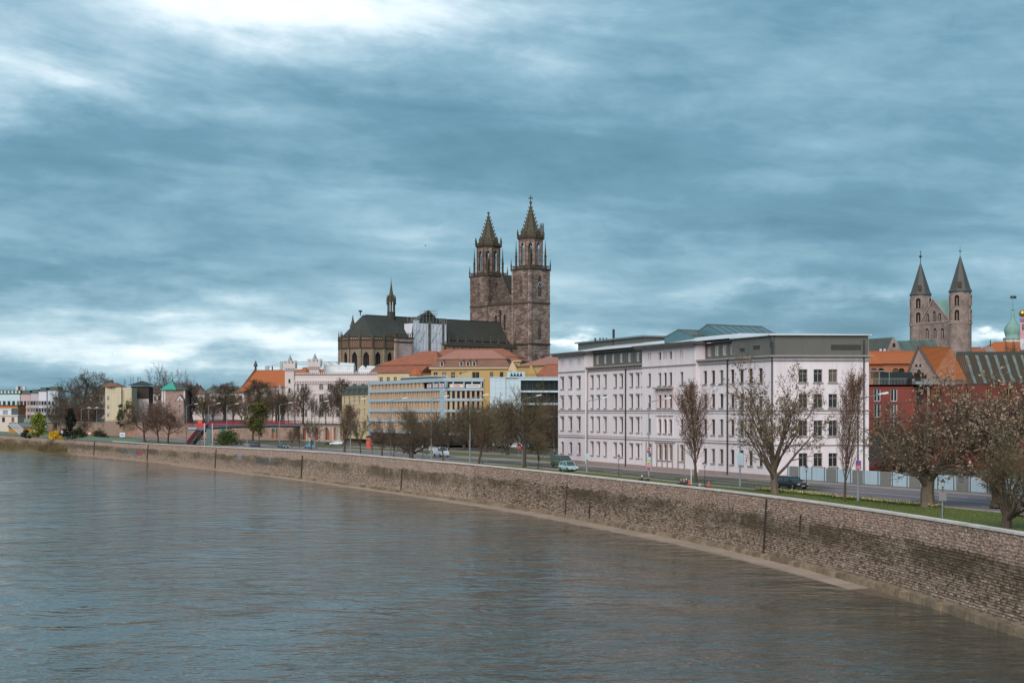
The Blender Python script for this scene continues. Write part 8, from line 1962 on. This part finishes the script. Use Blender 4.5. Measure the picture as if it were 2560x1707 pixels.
car('estate', 'dark car half hidden by the squat bushy tree', (.05, .05, .055), 1024, 1134); car('hatch', 'silver car turning out before the yellow house', (.42, .46, .48), 842, 1114, rz=R(170)); car('hatch', 'teal blue car behind a bare tree left of the silver car', (.14, .34, .42), 775, 1121, flip=True)
car('estate', 'dark grey car with lit headlights right of the footbridge', (.10, .11, .12), 708, 1120); car('hatch', 'dark teal car behind the ivy-grown trees', (.08, .14, .16), 636, 1117, flip=True)
car('suv', 'red parked car behind the metal fence', (.36, .03, .02), 2200, 1170, rz=R(12), Y=170, z=5.9, group='parked cars behind the fence'); car('suv', 'white and black parked car right of the red one', (.50, .52, .55), 2252, 1170, rz=R(200), Y=172, z=5.9, group='parked cars behind the fence'); car('hatch', 'pale silver parked car furthest right behind the fence', (.50, .48, .52), 2302, 1170, rz=R(190), Y=174, z=5.9, group='parked cars behind the fence')
for k, (px, py, c, l) in enumerate(((1290, 1122, (.45, .5, .55), 'white parked car under the park trees'), (1305, 1121, (.06, .22, .33), 'blue parked car under the park trees'), (1140, 1112, (.4, .4, .42), 'silver parked car behind the white van'), (1246, 1117, (.30, .31, .33), 'grey parked car among the park trees'), (1340, 1126, (.05, .05, .05), 'black parked car at the white building edge'))):
    car('hatch', l, c, px, py, rz=R(165+20*k), group='cars parked on the forecourt')

# ------------------------------------------------------------------ people
SKIN = {}
def skin_mesh(name, verts, edges, radii, mat, parent, root=0, sub=2):
    key = (name, tuple(verts), str(radii))
    if key in SKIN:
        m2 = SKIN[key].copy(); m2.materials.clear(); m2.materials.append(mat); return put(name, m2, parent)
    me = bpy.data.meshes.new(name); me.from_pydata([tuple(v) for v in verts], edges, []); o = bpy.data.objects.new(name, me); COL.objects.link(o); o.parent = parent; me.materials.append(mat)
    o.modifiers.new('Skin', 'SKIN')
    lay = me.skin_vertices[0].data
    for i, r in enumerate(radii): lay[i].radius = (r, r) if not isinstance(r, tuple) else r; lay[i].use_root = i == root
    md = o.modifiers.new('Subdivision', 'SUBSURF'); md.levels = sub; md.render_levels = sub
    dg = bpy.context.evaluated_depsgraph_get(); m2 = bpy.data.meshes.new_from_object(o.evaluated_get(dg)); o.modifiers.clear(); o.data = m2
    m2.polygons.foreach_set('use_smooth', [True]*len(m2.polygons)); SKIN[key] = m2
    return o
skin_m = M('skin', (.42, .26, .20), .6)
def person(label, p, rz, jacket, trousers, hair, seated=True, group=None, turn=0.):
    """figure about 1.4 units tall when standing; seated on the grass with drawn-up legs, or standing"""
    o = thing('person', label, 'person', p, rz, group); k = .80; o.scale = (k, k, k)
    if seated:
        hip, chest, neck, head = (0, 0, .14), (-.04, 0, .46), (-.02, 0, .68), (.02, 0, .84); sh = .56
        legs = lambda s: [(.05, s*.10, .13), (.42, s*.13, .46), (.62, s*.12, .08), (.80, s*.13, .05)]
        arms = lambda s: [(-.03, s*.20, sh), (.12, s*.26, .33), (.34, s*.16, .40), (.43, s*.10, .42)]
    else:
        hip, chest, neck, head = (0, 0, .92), (0, 0, 1.25), (0, 0, 1.48), (.02, 0, 1.64); sh = 1.38
        legs = lambda s: [(0, s*.10, .88), (.03, s*.11, .48), (-.02, s*.11, .09), (.14, s*.12, .04)]
        arms = lambda s: [(0, s*.20, sh), (-.02, s*.25, 1.1), (.08, s*.24, .86), (.12, s*.23, .78)]
    def chain(extra, legs_n, arms_n, head_on):
        V = [hip, chest, neck]; E = [(0, 1), (1, 2)]; Rr = [(.15+extra, .11+extra), (.17+extra, .11+extra), .055+extra]
        if head_on: V += [head]; E.append((2, 3)); Rr.append((.085, .10))
        for s in (-1, 1):
            a = 0
            for i, q in enumerate(legs(s)[:legs_n]): V.append(q); E.append((a, len(V)-1)); Rr.append((.085, .065, .045, .04)[i]+extra); a = len(V)-1
            a = 1
            for i, q in enumerate(arms(s)[:arms_n]): V.append(q); E.append((a, len(V)-1)); Rr.append((.060, .048, .036, .030)[i]+extra); a = len(V)-1
        return V, E, Rr
    skin_mesh('body', *chain(0, 4, 4, True), skin_m, o)
    skin_mesh('jacket', *chain(.022, 0, 3, False), M('cloth_%s' % str(jacket), jacket, .85), o)
    V = [hip]; E = []; Rr = [(.165, .135)]
    for s in (-1, 1):
        a = 0
        for i, q in enumerate(legs(s)): V.append(q); E.append((a, len(V)-1)); Rr.append((.105, .085, .065, .055)[i]); a = len(V)-1
    skin_mesh('trousers', V, E, Rr, M('cloth_%s' % str(trousers), trousers, .85), o)
    hx, hy, hz = head; h = MB().lathe([(.02, .155), (.075, .135), (.11, .07), (.118, 0), (.105, -.05)], 10, cap=False); h.v = [(hx-.025+x, hy+y, hz+z) for x, y, z in h.v]; part('hair', h, M('hair_%s' % str(hair), hair, .8), o, smooth=True)
    part('nose', MB().add([(hx+.12, hy, hz-.01), (hx+.10, hy-.015, hz-.03), (hx+.10, hy+.015, hz-.03), (hx+.095, hy, hz+.03)], [(0, 1, 2), (0, 2, 3), (0, 3, 1)]), skin_m, o)
    for s in (-1, 1): part('eye', MB().cbox((hx+.098, hy+s*.035, hz+.02), .012, .022, .014), iron, o)
    return o
def by_wall(px, off=1.0): q, Y = q_at(px, off); return Vector((q.x, q.y, ground_z(q.x, q.y)))
G4 = 'people sitting on the grass behind the coping'
black, red, grey = (.03, .03, .035), (.60, .07, .03), (.30, .32, .30)
def river(p): n = wn(p.y); return math.atan2(-n.y, -n.x)
for lab, px, off, jk, tr_, hr, dz in (('person with white hair and black jacket behind the coping near the poster lamp', 1605, .95, black, black, (.65, .62, .58), .02), ('person in black jacket right of the white haired one', 1620, .95, black, black, (.10, .06, .04), -.05),
                         ('person in dark coat left in the seated group', 1703, 1.0, black, black, (.35, .22, .12), .03), ('blond person in brown coat in the middle of the seated group', 1710, 1.15, (.22, .14, .08), black, (.45, .35, .22), .02), ('person with pale hair and dark coat behind the red jacket', 1716, 1.3, black, black, (.55, .45, .38), .12), ('person in bright red jacket at the right of the seated group', 1723, .9, red, black, (.42, .22, .12), .04),
                         ('crouching person in pale grey top between red jackets', 1750, .9, grey, black, (.04, .03, .03), -.12), ('person in red jacket with light scarf sitting alone by the lantern', 1772, .95, red, black, (.40, .20, .10), .02)):
    p = by_wall(px, off); p.z += max(0, dz*.5); person(lab, p, river(p), jk, tr_, hr, True, G4)
p = W(520, 0, 357); p.z = W(0, 1069, 358).z+.08; person('person in dark clothes on the red footbridge landing', p, R(-60), black, black, (.05, .04, .03), False)
p = W(769, 0, 412); p.z = TZ; person('person in red and white top on the terrace edge', p, R(-80), (.60, .35, .33), black, (.05, .04, .03), False)
p = W(371, 0, 372); p.z = ground_z(p.x, p.y); person('person in pale blue jacket walking on the left verge', p, R(-160), (.30, .42, .48), black, (.08, .06, .05), False)
def motorbike():
    p = ground_at(820, 1114); o = thing('motorbike', 'black motorbike with rider behind the silver car', 'motorbike', p, R(190))
    for x in (-.55, .55):
        w = MB().lathe([(.2, -.05), (.27, -.05), (.27, .05), (.2, .05)], 12, cap=False); w.v = [(q[0]+x, q[2], q[1]+.27) for q in w.v]; part('wheel', w, tyre_m, o)
    part('frame', MB().tube([(-.55, 0, .3), (-.1, 0, .45), (.3, 0, .6), (.5, 0, .3)], [.05, .1, .1, .05], 6), iron, o); part('tank', MB().lathe([(.02, -.3), (.13, -.1), (.14, .15), (.03, .3)], 8).move(0, 0, 0), iron, o, loc=(.1, 0, .62)).rotation_euler = (0, R(90), 0)
    part('handlebar', MB().bar((.4, -.25, .78), (.4, .25, .78), .04), iron, o); part('seat', MB().box(-.5, 0, -.11, .11, .52, .62), iron, o)
    q = p.copy(); q.z += .38; person('motorbike rider in black with helmet', q, R(190), black, black, (.03, .03, .03), True)
motorbike()

# ------------------------------------------------------------------ metal fence on the pavement edge
def fence():
    pan, pst = M('fence_panel', (.34, .44, .50), .5, .35, .6, col2=(.27, .35, .40), streak=.2), M('fence_post', (.12, .11, .10), .7)
    bd = M('poster_board', (.17, .165, .15), .8, .5, 3., col2=(.26, .25, .24))
    A, B = Vector((30.6, 157.6)), Vector((55.5, 104.5)); d = (B-A); L = d.length; n = 27; w = L/n
    t = thing('metal_fence', 'light blue corrugated metal fence with framed poster boards along the pavement', 'fence', (A.x, A.y, 5.78))
    w3 = 1.55; f = Facade(t, A, B)
    cor = MB(); k = 22
    for i in range(k+1):
        y = -.02 if i % 2 else .035; x = i*(w-.14)/k
        cor.v += [(x, -y, .12), (x, -y, w3)]
    for i in range(k): cor.f.append((2*i, 2*i+2, 2*i+3, 2*i+1)); cor.mi.append(0)
    cm = cor.mesh('panel', pan); bm = MB().box(.25, w-.4, -.02, .02, .15, w3-.06).mesh('poster_board', bd); fm = MB().box(.20, w-.35, .0, .015, .1, w3).mesh('board_frame', galv); pm = MB().box(-.05, .05, -.06, .06, -.1, w3+.1).mesh('post', pst)
    rz = math.atan2(f.u.y, f.u.x)
    for i in range(n):
        z = -.02; p = f.pt(i*w, 5.78, 0); put('post', pm, t, p, rz)
        o = put('panel', cm, t, f.pt(i*w+.07, 5.78, 0), rz)
        if i % 3 != 0 or i in (6, 9):
            pass
        if i in (0, 3, 5, 7, 9, 12, 14, 16, 18, 21, 24):
            b = put('poster_board', bm, t, f.pt(i*w+.15, 5.78, .09), rz); put('board_frame', fm, b, (0, .02, 0))
    part('base_rail', MB().bar(f.pt(0, 5.9, 0), f.pt(L, 5.9, 0), .08), pst, t)
fence()
# ------------------------------------------------------------------ signs, ad column, birds
def sign(name, label, px, Y, z0, h, w, hh, col, bar=None, group=None, post=galv):
    x = X_(px, Y); o = thing(name, label, 'sign', (x, Y, z0), 0, group); part('post', MB().tube([(0, 0, -.05), (0, 0, h)], .045, 6), post, o); b = part('plate', MB().box(-w/2, w/2, -.08, -.05, h-hh, h), M('sign_%s' % str(col), col, .5), o)
    if bar: part('plate_print', MB().box(-w*.35, w*.35, -.095, -.082, h-hh*.65, h-hh*.35), M('sign_%s' % str(bar), bar, .5), b)
    return o
for k, (px, Y, h, w, hh, c, bar, lab) in enumerate(((306, 404, 2.9, 1.5, 1.2, (.6, .62, .68), (.2, .25, .4), 'white direction sign with blue print on the left verge'), (224, 404, 3.2, .9, .9, (.55, .12, .10), (.7, .7, .7), 'red and white traffic sign before the brick abutment'), (324, 398, 3., .6, .6, (.6, .12, .06), None, 'small red traffic sign left of the reddish trees'), (86, 440, 3.4, .7, .9, (.45, .38, .34), None, 'brown plate on a post left of the yellow bush'), (155, 425, 3.2, .7, .8, (.42, .35, .36), None, 'grey plate on a post right of the yellow bush'),
                                              (1078, 246, 2.2, .8, .9, (.40, .42, .36), None, 'grey notice sign left of the white van'), (1297, 236, 2.6, .8, .8, (.30, .04, .04), (.5, .2, .2), 'dark red traffic sign among the park trees'), (2356, 101.5, 2.3, .55, .6, (.20, .19, .19), None, 'grey plate on the post by the right seed tree'))):
    sign('traffic_sign', lab, px, Y, ground_z(X_(px, Y), Y), h*.82, w, hh, c, bar)
p = ground_at(1708+20, 1212); o = thing('marker_post', 'thin white post beside the left columnar tree', 'post', p); part('shaft', MB().tube([(0, 0, -.05), (0, 0, 1.9)], .05, 8), white_frame, o); part('cap', MB().lathe([(.06, 1.9), (.02, 1.97)], 8), white_frame, o)
p = W(923, 0, 300); p.z = ground_z(p.x, p.y); o = thing('advertising_column', 'red advertising pillar at the corner of the blue framed block', 'pillar', p); part('shaft', MB().lathe([(.62, 0), (.62, 2.4)], 14), M('ad_red', (.45, .05, .03), .7, .5, 1.5, col2=(.6, .4, .3)), o); part('cap', MB().lathe([(.72, 2.4), (.72, 2.6), (.1, 2.9)], 14), iron, o)
def bird(label, px, py, Y, s, rz):
    p = W(px, py, Y); o = thing('bird', label, 'bird', p, rz); bm = M('bird_dark', (.03, .03, .03), .8)
    part('body', MB().lathe([(.01, -.5), (.1, -.25), (.12, .05), (.07, .3), (.06, .36), (.01, .46)], 8).move(), bm, o).rotation_euler = (R(90), 0, 0)
    for q in (-1, 1): part('wing', MB().add([(0, .12, .03), (q*.5, .16, .28), (q*1.0, -.08, .18), (q*.5, -.10, .20), (0, -.18, .02)], [(0, 1, 3, 4), (1, 2, 3)]), bm, o)
    part('tail', MB().add([(0, -.4, 0), (.12, -.68, .01), (-.12, -.68, .01)], [(0, 1, 2)]), bm, o); o.scale = (s, s, s)
bird('single dark bird flying left of the cathedral towers', 1064, 614, 330, .62, R(60)); bird('tiny bird speck low in the sky at the far left', 44, 901, 330, .3, R(20)); bird('tiny bird speck above the yellow tower house', 281, 884, 330, .3, R(100)); bird('tiny bird right of the round towers', 2463, 835, 300, .3, R(80))

# ------------------------------------------------------------------ flowers, grass, river-edge scrub
def daffodils(label, px0, px1, py0, py1, seed):
    r = random.Random(seed); fl, lf = MB(), MB(); a, b = ground_at(px0, py0), ground_at(px1, py1)
    for i in range(1500):
        t = r.random(); n = wn(lerp(a.y, b.y, t)); x = lerp(a.x, b.x, t)+n.x*r.uniform(-.6, .6); y = lerp(a.y, b.y, t)+n.y*r.uniform(-.6, .6); z = ground_z(x, y); h = r.uniform(.16, .30)
        for k in range(2): an = r.uniform(0, 6.28); lf.add([(x-.02*math.cos(an), y-.02*math.sin(an), z), (x+.02*math.cos(an), y+.02*math.sin(an), z), (x+r.uniform(-.1, .1), y+r.uniform(-.1, .1), z+h)], [(0, 1, 2)])
        if r.random() < .38:
            c = Vector((x, y, z+h+.03)); s = r.uniform(.035, .06); an = r.uniform(0, 6.28); u = Vector((math.cos(an), math.sin(an), .3))*s; v = Vector((0, -.4, 1)).normalized()*s
            fl.add([c-u, c-v, c+u, c+v], [(0, 1, 2, 3)])
    o = thing('daffodil_bed', label, 'flowers', a, group='daffodil beds'); o['kind'] = 'stuff'
    part('leaves', lf, leaf_green, o, world=True); part('blossoms', fl, M('daffodil', (.72, .62, .20), .7, rand=.4), o, world=True)
daffodils('yellow daffodils beside the large open tree', 1900, 2080, 1225, 1243, 4); daffodils('yellow daffodils left of the thick seed tree trunk', 2088, 2345, 1245, 1270, 6)
def grass():
    r = random.Random(17); mb = MB()
    for i in range(34000):
        Y = 78+100*r.random()**1.4; x = lerp(wx(Y)+.6, nearx(Y)-.2, r.random())
        z = gz(Y, (x-wx(Y))*.95)+.02; h = r.uniform(.05, .15); a = r.uniform(0, 6.28); w = .018
        mb.add([(x-w*math.cos(a), Y-w*math.sin(a), z), (x+w*math.cos(a), Y+w*math.sin(a), z), (x+r.uniform(-.06, .06), Y+r.uniform(-.06, .06), z+h)], [(0, 1, 2)])
    o = part('grass_blades', mb, M('grass_blade', (.115, .145, .034), .8, rand=.6)); tag(o, 'short green grass growing on the verge by the road', 'grass', None, 'stuff')
grass()
def scrub():
    r = random.Random(23); t = Tree(77)
    for i in range(2600):
        Y = r.uniform(430, 520); x = wx(Y)-r.uniform(0, 9)*(1 if Y > 455 else .5); z = .2+max(0, 1-(wx(Y)-x)/9)*1.4
        q = (x+r.uniform(-.4, .4), Y+r.uniform(-.4, .4), z+r.uniform(.4, 1.9)); t.stick((x, Y, z-.3), q, .045, .02)
    o = part('bank_scrub', t.t, M('scrub_brown', (.16, .115, .055), .9, rand=.5)); tag(o, 'dry brown scrub on the river bank at the far left', 'scrub', None, 'stuff')
    mb = MB(); ys = [425+i*6 for i in range(22)]
    for Y in ys:
        k = sst((Y-425)/30.); mb.v += [(wx(Y)+.3, Y, 2.2), (wx(Y)-4*k-.2, Y, 1.1*k+.1), (wx(Y)-11*k-.3, Y, -.3)]
    for i in range(len(ys)-1):
        for j in range(2): a = i*3+j; mb.f.append((a, a+1, a+4, a+3)); mb.mi.append(0)
    struct('river_bank', mb, M('bank_earth', (.15, .11, .06), .95, .7, .4, .5, 2., col2=(.08, .085, .035)), True)
scrub()
